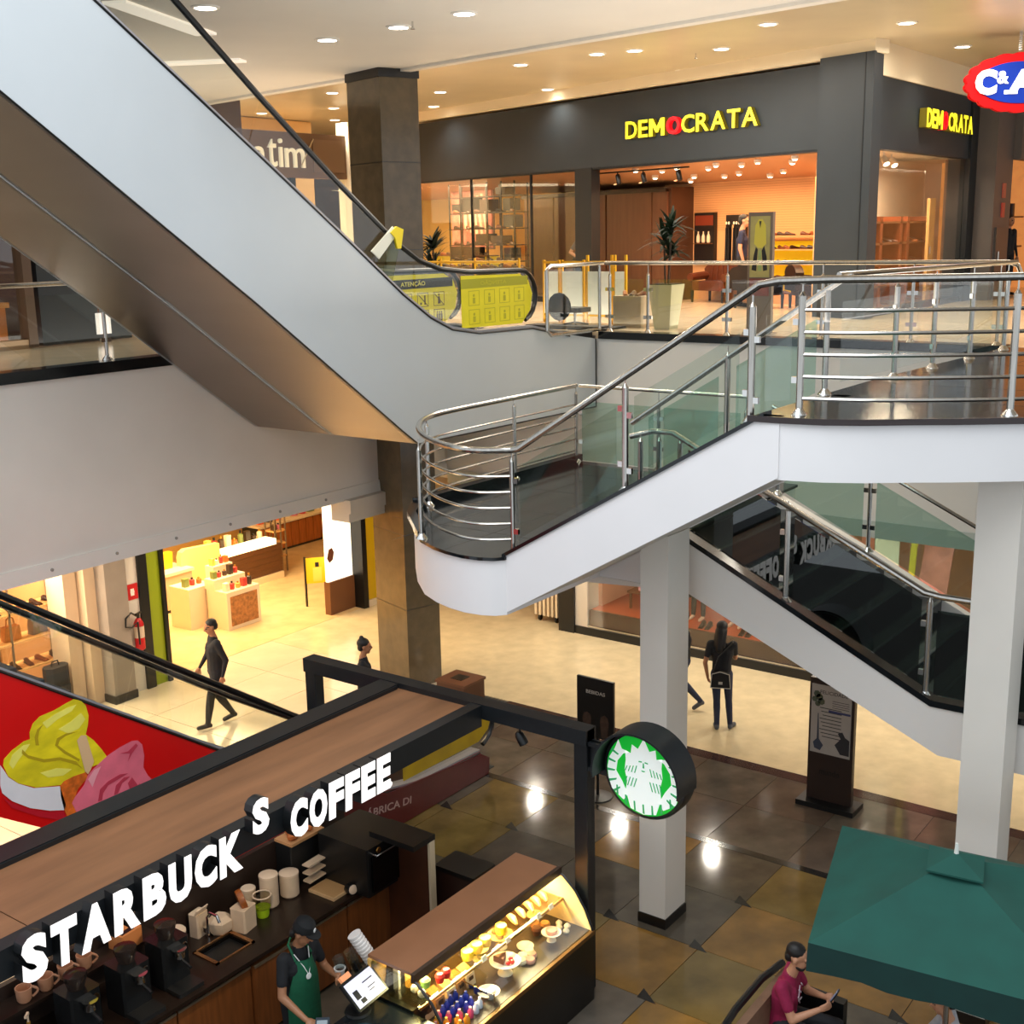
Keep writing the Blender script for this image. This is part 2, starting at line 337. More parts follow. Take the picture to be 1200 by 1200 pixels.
# ================================================================== ESCALATORS
PANEL=M('escalator_cladding','#c3c9cc',.38,var=.015,scale=1.5,spec=.4); RUB=M('handrail_rubber','#0b0c0d',.3)
UNDER=M('bronze_sheet','#8d8178',.36,metal=.85,var=.08,scale=1.2,stretch=(1,.3,1))
YEL=M('yellow_film','#e8dc12',.4,var=.05,scale=6); EG=glass('escalator_glass','#f8faf8')
def arc(cx,cz,r,a0,a1,n): return [(cx+r*cos(a0+(a1-a0)*i/n),cz+r*sin(a0+(a1-a0)*i/n)) for i in range(n+1)]
def escalator(label,y0,y1,top,bot,rail,steps,mat_side,near,zfloor,comb,glass_lo,kerb=.0,under=True):
    """top: (x,z) of the skirt edge from the upper end to the landing, bot: lower edge, rail: handrail path incl. newel"""
    t=thing('escalator',label,'escalator',(rail[-1][0],(y0+y1)/2,zfloor))
    side=top+bot[::-1]
    P={}
    P['a']=part('side_panel',G().prism(side,'y',y0,y0+.06),mat_side,t)
    P['b']=part('side_panel',G().prism(side,'y',y1-.06,y1),mat_side,t)
    if under:
        g=G()
        for i in range(len(bot)-1):
            (xa,za),(xb,zb)=bot[i],bot[i+1]; g.add([(xa,y0+.01,za),(xb,y0+.01,zb),(xb,y1-.01,zb),(xa,y1-.01,za),(xa+.02,y0+.01,za+.05),(xb+.02,y0+.01,zb+.05),(xb+.02,y1-.01,zb+.05),(xa+.02,y1-.01,za+.05)],[(0,3,2,1),(4,5,6,7),(0,1,5,4),(2,3,7,6)])
        part('underside_panel',g,UNDER,t,smooth=0)
        g=G(); g.tube([(x,y0-.004,z) for x,z in bot],.012,6)
        if near: part('edge_trim',g,BLACK,t)
    # skirt top trim: dark gasket and grey capping
    for y,s in ((y0,-1),(y1,1)):
        g=G(); g.tube([(x,y+s*.002,z-.02) for x,z in top],.014,6); part('gasket',g,BLACK,t)
        g=G(); n=len(top)
        for i in range(n-1):
            (xa,za),(xb,zb)=top[i],top[i+1]; g.add([(xa,y-s*.0,za-.005),(xb,y,zb-.005),(xb,y-s*.16,zb-.005),(xa,y-s*.16,za-.005),(xa,y,za+.025),(xb,y,zb+.025),(xb,y-s*.16,zb+.025),(xa,y-s*.16,za+.025)],[(0,1,2,3),(7,6,5,4),(0,4,5,1),(2,6,7,3)])
        part('skirt_capping',g,M('capping_grey','#a5a3a8',.35,metal=.3),t)
    # balustrades: glass between the capping and the handrail
    nb=len(rail)
    for y,s in ((y0+.09,1),(y1-.09,-1)):
        hr=G(); hr.tube([(x,y,z) for x,z in rail],.036,8); part('handrail',hr,RUB,t)
        def zt(x):
            for (xa,za),(xb,zb) in zip(top,top[1:]):
                if xa<=x<=xb: return za+(zb-za)*(x-xa)/(xb-xa)
            return top[-1][1]
        upper=[p for i,p in enumerate(rail[:glass_lo])]
        xs=[upper[0][0]+k*(upper[-1][0]-upper[0][0])/5 for k in range(6)]
        def zr(x):
            for (xa,za),(xb,zb) in zip(upper,upper[1:]):
                if xa<=x<=xb+1e-6: return za+(zb-za)*(x-xa)/(xb-xa)
            return upper[-1][1]
        for k in range(5):
            a,b=xs[k]+.006,xs[k+1]-.006; sk=.22
            q=[(a,zt(a)+.02)]+[(x,zt(x)+.02) for x,_ in top if a<x<b]+[(b,zt(b)+.02)]
            u=[(b+(sk if k<4 else 0),0),(a+(sk if k>0 else 0),0)]
            mid=[x for x,_ in upper if u[1][0]<x<u[0][0]]
            q+= [(x,zr(x)-.03) for x in [u[0][0]]+mid[::-1]+[u[1][0]]]
            part('glass_panel',G().prism(q,'y',y-.005,y+.005),EG,t)
        nw=rail[glass_lo-1:]; q=[(upper[-1][0],zt(upper[-1][0])+.02)]
        q=[(upper[-1][0]+.006,zt(upper[-1][0])+.02)]+[(x,z) for x,z in [(p[0]-.02 if p[0]>upper[-1][0] else p[0],p[1]-.0) for p in nw[1:]][::-1]]+[(upper[-1][0]+.006,upper[-1][1]-.03)]
        part('newel_glass',G().prism(q,'y',y-.005,y+.005),EG,t)
    # steps and landing comb
    (xa,za),(xb,zb)=steps; n=int(abs(za-zb)/.2); g=None
    sm=mesh_of(G().box(0,.4,y0+.18,y1-.18,-.2,0),'step',M('step_metal','#4a4d4f',.4,metal=.7),0)
    for k in range(n):
        o=part('step',sm,None,t); o.matrix_parent_inverse=PM[t.name].inverted(); o.location=(xb+(xa-xb)*k/n,0,zb+(za-zb)*k/n)
    part('comb_plate',G().box(*comb,y0+.06,y1-.06,zfloor-.08,zfloor+.012),M('comb_metal','#2c2e30',.35,metal=.6,var=.2,scale=60,stretch=(1,14,1)),t)
    return t
nw=lambda cx,cz,r:arc(cx,cz,r,pi/2,-pi*.42,9)
def up_path(dx=0):
    top=[(4.0,6.63),(8.0,3.86),(9.92,2.54),(11.38,1.52),(12.3,.86),(12.85,.52),(13.3,.33),(13.9,.235),(15.2,.21),(16.2,.02)]
    bot=[(4.0,4.98),(6.84,2.95),(9.78,.86),(12.2,-.95),(12.5,-1.16),(16.95,-1.2),(16.95,-.1)]
    rail=[(4.0,7.60),(8.99,4.03),(10.1,3.14),(11.26,2.25),(12.31,1.5),(12.75,1.26),(13.2,1.13),(13.8,1.07),(15.0,1.05)]+nw(15.05,.68,.37)[1:]
    return top,bot,rail
top,bot,rail=up_path()
e1=escalator('upper escalator, nearer of the pair, with light grey side and bronze underside',10.8,12.42,top,bot,rail,((5.0,5.4),(13.4,.02)),PANEL,True,0.0,(14.2,16.95),8)
e2=escalator('upper escalator, farther of the pair, beyond the black warning sign',12.44,14.0,top,bot,rail,((5.0,5.4),(13.4,.02)),PANEL,False,0.0,(14.2,16.95),8)
# warning films on the newels
def film(par,y,fl,mirror):
    def q(x0,x1,z0,z1,d): return G().box(x0,x1,y-d,y+d,z0,z1)
    if mirror:
        pts=[(13.62,.30),(15.05,.28),(15.26,.46),(15.32,.7),(15.22,.9),(15.0,1.0),(13.62,1.02)]
        s=part('warning_film',G().prism(pts,'y',y-.012,y-.007),YEL,par,label='yellow film seen from the back')
        g=G().box(13.62,15.2,y-.014,y-.0125,.84,.97); part('film_header',g,M('film_header_dim','#a9a60e',.4),s)
        g=G(); text(g,'ATENÇÃO',(14.05,y-.016,.865),(1,0,0),(0,0,1),.62,.08,.001,.02,mirror=True); part('lettering',g,M('film_letter_dim','#bdb714',.4),s)
        g=G()
        for r in range(2):
            for c in range(4):
                x,z=13.78+c*.36,.62-r*.26
                for a in (0,.24): g.box(x+a,x+a+.008,y-.014,y-.0125,z-.02,z+.18)
                for a in (-.02,.18): g.box(x,x+.248,y-.014,y-.0125,z+a,z+a+.008)
                g.cyl((x+.12,y-.014,z+.12),(x+.12,y-.0125,z+.12),.022,n=8).box(x+.095,x+.15,y-.014,y-.0125,z+.01,z+.09)
        part('pictogram',g,M('film_picto_dim','#b6b012',.4),s,kind='stuff')
    else:
        pts=[(12.9,.42),(13.6,.30),(15.05,.28),(15.26,.46),(15.32,.7),(15.22,.9),(15.0,1.0),(12.9,1.02)]
        s=part('warning_film',G().prism(pts,'y',y-.012,y-.007),YEL,par,label='yellow film with black ATENÇÃO header')
        part('film_header',G().box(12.9,15.21,y-.014,y-.0125,.80,.94),BLACK,s)
        g=G(); text(g,'ATENÇÃO',(13.99,y-.016,.825),(1,0,0),(0,0,1),.56,.095,.001,.015); part('lettering',g,M('film_letter','#e6dd6a',.4),s)
        g=G()
        for r in range(2):
            for c in range(3):
                x,z=13.98+c*.38,.54-r*.26
                for a in (0,.25): g.box(x+a,x+a+.009,y-.014,y-.0125,z-.02,z+.19)
                for a in (-.02,.18): g.box(x,x+.259,y-.014,y-.0125,z+a,z+a+.009)
                k=r*3+c; cx=x+.13
                if k in (0,2,3): g.cyl((cx,y-.014,z+.145),(cx,y-.0125,z+.145),.018,n=8).prism([(cx-.03,z+.01),(cx+.04,z+.01),(cx+.02,z+.12),(cx-.02,z+.12)],'y',y-.014,y-.0125)
                if k in (1,4): g.box(cx+.03,cx+.06,y-.014,y-.0125,z+.01,z+.15).cyl((cx-.05,y-.014,z+.03),(cx-.05,y-.0125,z+.03),.02,n=8)
                if k==5:
                    for d in (-.05,0,.05): g.cyl((cx+d,y-.014,z+.14),(cx+d,y-.0125,z+.14),.016,n=8).box(cx+d-.02,cx+d+.02,y-.014,y-.0125,z+.01,z+.12)
                if k in (0,1,2): g.prism([(x+.02,z+.16),(x+.03,z+.17),(x+.24,z+.0),(x+.23,z-.01)],'y',y-.0145,y-.0142)
        part('pictogram',g,M('film_picto','#4a3a10',.5),s,kind='stuff')
film(e1,10.89,1,True); film(e1,12.33,1,False)
# clear/yellow A-shaped safety deflector hung under the handrail
t=thing('safety_deflector','clear plastic A-shaped anti-climb deflector with a yellow tip under the handrail','guard',(12.0,10.86,1.2))
DEFL=M('frosted_plastic','#d9dacb',.35)
part('strip',G().prism([(11.2,1.72),(11.3,1.68),(11.98,1.62),(11.9,1.72)],'y',10.82,10.835) if 0 else G().prism([(11.76,1.40),(11.90,1.30),(12.26,1.60),(12.18,1.70)],'y',10.815,10.83),DEFL,t)
part('strip',G().prism([(11.93,1.06),(12.14,1.02),(12.36,1.64),(12.2,1.66)],'y',10.815,10.83),glass('deflector_clear','#dfe0c4'),t)
part('tip',G().prism([(12.12,1.62),(12.2,1.56),(12.24,1.42),(12.31,1.42),(12.37,1.66),(12.24,1.70)],'y',10.80,10.835),M('deflector_yellow','#e0c91a',.4),t)
# lower escalator with the printed red cladding
RED=M('red_cladding','#d00f10',.3,var=.04,scale=1.5)
topL=[(2.0,.42),(5.85,-2.22),(8.29,-3.89),(10.2,-5.12),(10.9,-5.42),(11.6,-5.56),(12.9,-5.6)]
botL=[(2.0,-1.0),(5.68,-3.56),(6.27,-3.95),(9.1,-5.9),(9.3,-5.99),(13.05,-5.99)]
railL=[(2.0,1.12),(5.93,-1.52),(7.69,-2.72),(9.48,-3.92),(10.4,-4.5),(10.8,-4.7),(11.3,-4.86),(11.9,-4.93),(12.95,-4.95)]+nw(13.0,-5.27,.32)[1:]
e3=escalator('lower escalator with red ice cream advert along its side',10.2,11.5,topL,botL,railL,((3.0,-.3),(10.6,-5.95)),RED,True,FL,(11.4,13.3),8,under=False)
pts=[(11.35,-5.48),(12.98,-5.5),(13.2,-5.38),(13.28,-5.2),(13.15,-5.02),(12.9,-4.98),(11.35,-5.0)]
part('yellow_film',G().prism(pts,'y',10.277,10.283),M('yellow_film_old','#b99c16',.35,var=.12,scale=3),e3)
part('base_cladding',G().prism([(9.6,-5.5),(10.2,-5.16),(10.9,-5.46),(12.9,-5.64),(13.08,-5.75),(13.06,-5.99),(9.2,-5.99)],'y',10.17,10.198),M('dark_red_base','#5c1a1c',.3,var=.1,scale=4),e3)
g=G(); text(g,'FÁBRICA DI',(10.42,10.168,-5.62),(1,0,-.16),(.12,0,1),.95,.13,.003,.01); part('lettering',g,M('base_letter','#b79a92',.5),e3)
# ice cream print, flat on the cladding
def blobp(par,name,pts,y,mat,off=0): return part(name,G().prism(pts,'y',y-.002-off,y-off),mat,par)
ad=part('advert_print',G().prism([(5.0,-1.72),(5.0,-3.15),(5.3,-3.36),(8.3,-5.42),(8.3,-3.95)],'y',10.192,10.1995),M('print_red','#d80d0e',.28,var=.05,scale=1.2),e3)
def pic(pts): # picture coordinates (px of a straightened print) -> panel
    return [(5.66+u*.0149*1, -2.2+v*1) for u,v in pts]
IY=M('print_lemon','#e4cf18',.45,var=.22,scale=3.2,stretch=(1,1,2.2)); IY2=M('print_lemon_shade','#b49a0c',.5); IP=M('print_pink','#ea6f82',.45,var=.14,scale=3.5); IP2=M('print_pink_shade','#c0364c',.5); IW=M('print_bowl','#e8e2e4',.4,var=.05,scale=3); IO=M('print_orange','#e06a1c',.45,var=.35,scale=14); ISP=M('print_spoon','#e2b98a',.45)
Yp=10.19
swirl = [(5.76, -3.128), (5.777, -3.074), (5.865, -3.017), (5.994, -2.974), (6.056, -2.976), (6.06, -2.907), (6.104, -2.833), (6.183, -2.789), (6.334, -2.78), (6.468, -2.753), (6.558, -2.738), (6.632, -2.776), (6.681, -2.844), (6.701, -2.955), (6.681, -3.052), (6.649, -3.135), (6.73, -3.227), (6.809, -3.351), (6.858, -3.444), (6.817, -3.493), (6.609, -3.489), (6.579, -3.562), (6.312, -3.543), (6.061, -3.469), (5.886, -3.356), (5.796, -3.251)]
sh1 = [(6.106, -3.055), (6.103, -2.973), (6.138, -2.905), (6.205, -2.877), (6.156, -2.931), (6.138, -2.995), (6.14, -3.067)]
sh2 = [(5.965, -3.044), (6.018, -3.123), (6.175, -3.222), (6.344, -3.264), (6.51, -3.367), (6.577, -3.477), (6.527, -3.416), (6.341, -3.294), (6.172, -3.252), (6.014, -3.152), (5.956, -3.081)]
sh3 = [(6.305, -3.127), (6.334, -3.065), (6.434, -3.049), (6.565, -3.075), (6.432, -3.073), (6.359, -3.095), (6.337, -3.138), (6.414, -3.228), (6.555, -3.363), (6.542, -3.38), (6.391, -3.24)]
bowl = [(5.731, -3.117), (5.756, -3.166), (5.795, -3.26), (5.886, -3.36), (6.04, -3.467), (6.311, -3.553), (6.353, -3.768), (6.326, -3.81), (6.178, -3.756), (5.977, -3.646), (5.806, -3.506), (5.718, -3.39), (5.708, -3.307)]
spoon = [(6.544, -3.161), (6.593, -3.126), (6.648, -3.145), (6.707, -3.441), (6.664, -3.51), (6.626, -3.548), (6.596, -3.505)]
pink = [(6.419, -3.774), (6.458, -3.726), (6.57, -3.643), (6.625, -3.558), (6.699, -3.512), (6.87, -3.438), (7.016, -3.405), (7.163, -3.388), (7.235, -3.408), (7.283, -3.469), (7.295, -3.594), (7.272, -3.718), (7.316, -3.824), (7.36, -3.885), (6.868, -3.901), (6.587, -3.896), (6.462, -3.898)]
pk1 = [(6.706, -3.869), (6.742, -3.754), (6.841, -3.706), (6.986, -3.686), (7.081, -3.711), (6.958, -3.73), (6.837, -3.748), (6.771, -3.808), (6.752, -3.876)]
pk2 = [(6.894, -3.879), (6.928, -3.783), (7.029, -3.736), (7.101, -3.752), (7.0, -3.79), (6.942, -3.876)]
pk3 = [(7.069, -3.817), (7.123, -3.772), (7.185, -3.884), (7.211, -3.872), (7.182, -3.916), (7.086, -3.889)]
pk4 = [(7.01, -3.467), (7.105, -3.48), (7.208, -3.431), (7.229, -3.46), (7.15, -3.519), (7.094, -3.585), (7.126, -3.51)]
orange = [(6.311, -3.553), (6.359, -3.519), (6.471, -3.51), (6.606, -3.52), (6.622, -3.579), (6.5, -3.658), (6.43, -3.778), (6.462, -3.898), (6.359, -3.908), (6.327, -3.8), (6.309, -3.667)]
redrim = [(5.714, -3.428), (5.804, -3.525), (5.975, -3.66), (6.177, -3.77), (6.325, -3.816), (6.339, -3.889), (6.272, -3.893), (6.068, -3.777), (5.798, -3.573)]
lettr = [(6.56, -3.219), (6.621, -3.388)]
swirl_=part('printed_swirl',G().prism(swirl,'y',Yp-.003,Yp),IY,ad,label='yellow ice cream swirl in the print')
for q in (sh1,sh2,sh3): blobp(ad,'print_fold',q,Yp-.003,IY2)
blobp(ad,'printed_bowl',bowl,Yp-.003,IW); blobp(ad,'printed_bowl_rim',redrim,Yp-.001,M('print_rim','#c41225',.4)); blobp(ad,'printed_fruit',orange,Yp-.003,IO)
blobp(ad,'printed_spoon',spoon,Yp-.006,ISP); blobp(ad,'printed_scoop',pink,Yp-.005,IP)
for q in (pk1,pk2,pk3,pk4): blobp(ad,'print_fold',q,Yp-.008,IP2)
IYH=M('print_lemon_light','#f3e866',.45,var=.08,scale=4); IPH=M('print_pink_light','#f7a3ac',.45,var=.06,scale=4)
for q in ([(6.20,-2.86),(6.34,-2.82),(6.48,-2.80),(6.58,-2.80),(6.52,-2.85),(6.36,-2.88),(6.24,-2.93)],[(5.86,-3.06),(5.98,-3.01),(6.05,-3.02),(6.0,-3.07),(5.92,-3.13),(5.85,-3.20),(5.82,-3.14)],[(6.36,-2.98),(6.5,-2.95),(6.62,-2.90),(6.66,-2.98),(6.58,-3.05),(6.46,-3.06)],[(6.12,-3.34),(6.3,-3.36),(6.46,-3.43),(6.36,-3.46),(6.2,-3.42)]): blobp(ad,'print_highlight',q,Yp-.0025,IYH)
for q in ([(6.62,-3.60),(6.70,-3.53),(6.78,-3.52),(6.72,-3.60),(6.66,-3.70)],): blobp(ad,'print_highlight',q,Yp-.006,IPH)
# ================================================================== STAIRCASE
LZ=-1.65
st=thing('staircase','white switchback staircase with black granite treads and a rounded landing','staircase',(11,6,-6))
out=[(9.85,7.38),(9.76,7.46),(9.70,7.60),(9.68,7.80),(9.72,8.04),(9.80,8.28),(9.97,8.60),(10.32,9.0),(10.75,9.40),(11.15,9.64),(11.6,9.74),(14.75,9.74),(14.75,6.35),(11.62,6.35),(11.62,7.36)]
WST=M('stair_white','#eae7e6',.5,var=.012,scale=2)
part('landing_slab',G().prism(out,'z',-2.28,LZ-.035),WST,st,smooth=30)
def grow(p,e):
    c=Vector((12,8)); return [tuple(Vector(q)+(Vector(q)-c).normalized()*e) for q in p]
part('landing_floor',G().prism(grow(out,.03),'z',LZ-.035,LZ),GRANITE,st)
part('landing_kerb',G().box(11.2,14.8,9.66,9.8,LZ,LZ+.1).prism([(10.05,8.62),(10.75,9.36),(11.2,9.66),(11.2,9.8),(10.68,9.44),(9.98,8.68)],'z',LZ,LZ+.07),GRANITE,st)
g=G()
for x in (10.6,11.7,12.8,13.9): g.box(x,x+.008,7.5,9.6,LZ,LZ+.001)
for y in (8.1,8.85): g.box(9.75,14.6,y,y+.008,LZ,LZ+.001)
part('floor_joint',g,M('granite_joint','#23292b',.25),st,kind='stuff')
# flight A (landing up to the platform)
A0,A1=(4.57,0.0),(7.38,LZ)           # (Y,z) of the nosing line
xa0,xa1=9.85,11.5
strA=[(4.57,.0),(7.40,LZ-.0),(7.43,-2.28),(4.41,-.53),(4.41,0)]
part('stringer',G().prism(strA,'x',xa0,xa0+.14),WST,st); part('stringer',G().prism(strA,'x',xa1-.12,xa1),WST,st)
part('soffit',G().prism([(7.43,-2.27),(4.41,-.52),(4.41,-.40),(7.43,-2.1)],'x',xa0+.13,xa1-.1),M('stair_soffit','#d9d3c8',.6),st)
part('stringer_capping',G().prism([(4.55,.0),(7.42,LZ-.02),(7.42,LZ+.02),(4.55,.04)],'x',xa0-.02,xa0+.15),GRANITE,st)
n=10
for k in range(n-1):
    z=-(k+1)*1.65/n; y=4.57+(k)*2.81/(n-.0)
    part('tread',G().box(xa0+.14,xa1-.12,y,y+.31,z-.035,z),GRANITE,st); part('riser',G().box(xa0+.14,xa1-.12,y,y+.02,z,z+.135),M('riser_granite','#12171a',.18),st)
# flight B (landing down)
xb0,xb1=11.6,14.15
strB=[(6.3,LZ),(5.12,-2.19),(3.52,-3.0),(.9,-3.0),(.9,-3.52),(3.42,-3.52),(6.25,-2.28),(8.2,-2.42),(8.2,-2.28),(6.3,-2.28)]
WSH=M('stair_white_shaded','#e4dfd8',.55,var=.012,scale=2)  # beiger stair white: shadow under the upper flight put into the colour
part('stringer',G().prism(strB,'x',xb0,xb0+.13),WSH,st); part('stringer',G().prism(strB[:7]+[(6.3,-2.28)],'x',xb1-.12,xb1),WSH,st)
part('stringer_capping',G().prism([(6.3,LZ+.03),(3.5,-2.96),(.9,-2.96),(.9,-3.02),(3.52,-3.02),(6.3,LZ-.03)],'x',xb0-.02,xb0+.15),GRANITE,st)
part('soffit',G().prism([(6.3,-2.27),(3.42,-3.5),(.9,-3.5),(.9,-3.4),(3.42,-3.38),(6.3,-2.1)],'x',xb0+.12,xb1-.1),WSH,st)
n=8
for k in range(n):
    z=LZ-(k+1)*1.35/n; y=6.3-k*2.78/n
    part('tread',G().box(xb0+.13,xb1-.12,y-.37,y,z-.035,z),GRANITE,st); part('riser',G().box(xb0+.13,xb1-.12,y-.02,y,z,z+.13),bpy.data.materials['riser_granite'],st)
    part('nosing',G().box(xb0+.13,xb1-.12,y-.375,y-.34,z-.01,z+.004),M('nosing_grey','#2c3336',.3),st)
part('lower_landing_floor',G().box(xb0+.13,xb1,.9,3.53,-3.06,-3.0),GRANITE,st)
# last flight down to the lower floor, beyond the frame
strC=[(.95,-3.0),(-3.9,-5.88),(-4.3,-6.0),(-3.2,-6.0),(.9,-3.52)]
part('stringer',G().prism(strC,'x',xb0,xb0+.13),WSH,st); part('stringer',G().prism(strC,'x',xb1-.12,xb1),WSH,st)
for k in range(17):
    z=-3.0-(k+1)*3.0/18; y=.92-k*4.9/17; part('tread',G().box(xb0+.13,xb1-.12,y-.3,y,z-.035,z),GRANITE,st); part('riser',G().box(xb0+.13,xb1-.12,y-.02,y,z,z+.135),bpy.data.materials['riser_granite'],st)
# platform at gallery height
plat=[(9.85,4.66),(9.87,4.38),(9.95,4.05),(10.10,3.74),(10.3,3.45),(10.5,3.13),(10.85,2.64),(11.3,2.2),(12.0,1.75),(12.9,1.45),(16.96,1.42),(16.96,4.44),(13.0,4.68),(11.5,4.68)]
part('platform_slab',G().prism(plat,'z',-.55,-.035),WST,st,smooth=30)
part('platform_floor',G().prism([(x-.02 if x<12 else x,y) for x,y in plat],'z',-.035,.0),GRANITE,st)
part('platform_edge',G().prism([(9.82,4.70),(9.84,4.38),(9.91,4.04),(10.06,3.72),(10.26,3.43),(10.46,3.10),(10.81,2.6),(11.27,2.15),(11.98,1.70),(12.9,1.4),(12.9,1.45),(12.0,1.75),(11.3,2.2),(10.85,2.64),(10.5,3.13),(10.3,3.45),(10.10,3.74),(9.95,4.05),(9.87,4.38),(9.85,4.66)],'z',-.05,.004),M('edge_umber','#2a1d1c',.2),st)
g=G()
for y in (2.2,3.0,3.8): g.box(10.6,16.9,y,y+.008,0,.001)
for x in (11.5,12.6,13.7,14.8,15.9): g.box(x,x+.008,1.5,4.6,0,.001)
part('floor_joint',g,M('granite_joint','#23292b',.25),st,kind='stuff')
# ================================================================== RAILINGS
def post(t,x,y,z,h=.98,r=.026,top=1.10,flange=True):
    g=G(); g.cyl((x,y,z),(x,y,z+h),r,n=10).cyl((x,y,z+h),(x,y,z+h+.04),r,.008,n=10).cyl((x,y,z+h),(x,y,z+top),.008,n=6)
    part('post',g,STEEL,t)
    if flange: part('post_base',G().lathe((x,y,z),[(.07,0),(.066,.012),(.034,.05),(.03,.06)],12),CHROME,t)
def rail(t,pts,r=.03,name='handrail',n=10): part(name,G().tube(pts,r,n),STEEL,t)
def clamp(t,x,y,z,dx,dy): part('glass_clamp',G().obox((x+dx*.045,y+dy*.045,z),(.06 if dx else .035,.06 if dy else .035,.055)),CHROME,t)
def pane(t,p,q,z0a,z0b,z1a,z1b,mat=GREEN_GLASS,th=.006):
    a,b=Vector(p),Vector(q); d=(b-a).normalized(); nn=Vector((-d.y,d.x))*th
    g=G(); g.add([(a.x+nn.x,a.y+nn.y,z0a),(b.x+nn.x,b.y+nn.y,z0b),(b.x+nn.x,b.y+nn.y,z1b),(a.x+nn.x,a.y+nn.y,z1a),(a.x-nn.x,a.y-nn.y,z0a),(b.x-nn.x,b.y-nn.y,z0b),(b.x-nn.x,b.y-nn.y,z1b),(a.x-nn.x,a.y-nn.y,z1a)],[(0,3,2,1),(4,5,6,7),(0,1,5,4),(3,7,6,2),(0,4,7,3),(1,2,6,5)])
    part('glass_pane',g,mat,t,smooth=0)
def smoothpath(p,n=4):
    p=[Vector(q) for q in p]; o=[]
    for i in range(len(p)-1):
        a,b,c,d=p[max(i-1,0)],p[i],p[i+1],p[min(i+2,len(p)-1)]
        for k in range(n):
            t=k/n; o.append(.5*((2*b)+(c-a)*t+(2*a-5*b+4*c-d)*t*t+(3*b-a-3*c+d)*t**3))
    o.append(p[-1]); return o
AG=glass('thin_glass','#eef4f1',1,1.3)
# near railing: round the landing, up flight A, along the platform
t=thing('stair_railing','steel railing curving round the landing and up the nearest flight to the platform','railing',(9.9,7.3,LZ))
xr=9.93
curve=[(xr,7.34),(9.74,7.62),(9.76,7.95),(9.98,8.42),(10.35,8.9),(10.8,9.3),(11.25,9.56),(11.8,9.68),(13.0,9.70),(14.7,9.70)]
cp=smoothpath([(x,y,0) for x,y in curve],4)
slope=(1.65)/(2.81)
part('handrail',G().tube([Vector((v.x,v.y,LZ+1.1)) for v in cp][::-1]+[(xr,7.25,LZ+1.12),(xr,4.66,1.12),(xr+.03,4.5,1.15),(10.10,4.1,1.16),(10.26,3.76,1.16),(10.6,3.2,1.16),(10.93,2.72,1.16),(11.4,2.27,1.16),(12.05,1.85,1.16),(12.95,1.56,1.16),(16.9,1.53,1.16)],.034,10),STEEL,t)
for k in range(5):
    z=LZ+.17+k*.165; part('rail_bar',G().tube([Vector((v.x,v.y,z)) for v in cp],.014,6),STEEL,t)
for x,y in ((xr,7.34),(9.98,8.62),(11.3,9.62),(13.2,9.70),(14.7,9.70)): post(t,x,y,LZ)
def za(y): return LZ*(y-4.57)/2.81
for y in (6.0,): post(t,xr,y,za(y),1.0,.032)
post(t,xr,4.72,za(4.72)+.02,1.0,.034,1.1)
pane(t,(xr,7.24),(xr,6.1),za(7.24)+.12,za(6.1)+.12,za(7.24)+.86,za(6.1)+.86,AG); pane(t,(xr,5.9),(xr,4.84),za(5.9)+.12,za(4.84)+.12,za(5.9)+.86,za(4.84)+.86,AG)
pane(t,(xr+.02,4.60),(10.08,4.42),.12,.12,.86,.86,EG)
for y in (7.34,6.0,4.72):
    z=za(min(y,7.3))
    for dz in (.25,.78):
        if y<7: clamp(t,xr,y,z+dz+.02,0,1)
        clamp(t,xr,y,z+dz-.04,0,-1)
pp=[(10.1,4.34),(10.24,3.80),(10.58,3.2),(10.93,2.72),(11.4,2.27),(12.05,1.85),(12.95,1.56),(16.9,1.53)]
pc=smoothpath([(x,y,0) for x,y in pp],3)
for k in range(5): part('rail_bar',G().tube([Vector((v.x,v.y,.14+k*.19)) for v in pc],.018,6),STEEL,t)
for x,y in ((10.1,4.34),(10.88,2.78),(12.05,1.85),(13.6,1.55),(15.3,1.54)): post(t,x,y,0,1.02,.032,1.14)
clamp(t,10.1,4.34,.3,0,1); clamp(t,10.1,4.34,.8,0,1)
# flight A far railing
t=thing('stair_railing','steel and glass railing on the far side of the nearest flight','railing',(11.44,7.2,LZ)); xf=11.44
part('handrail',G().tube([(xf,6.83,-.44),(xf,4.5,1.12),(xf,4.42,1.14)],.03,10),STEEL,t)
post(t,xf,6.72,LZ+.02,1.0,.03,1.08); post(t,xf,4.66,.0,1.0,.03,1.08); post(t,xf,5.7,za(5.7),1.0,.03)
pane(t,(xf,6.62),(xf,5.8),za(6.62)+.12,za(5.8)+.12,za(6.62)+.84,za(5.8)+.84); pane(t,(xf,5.6),(xf,4.76),za(5.6)+.12,za(4.76)+.12,za(5.6)+.84,za(4.76)+.84)
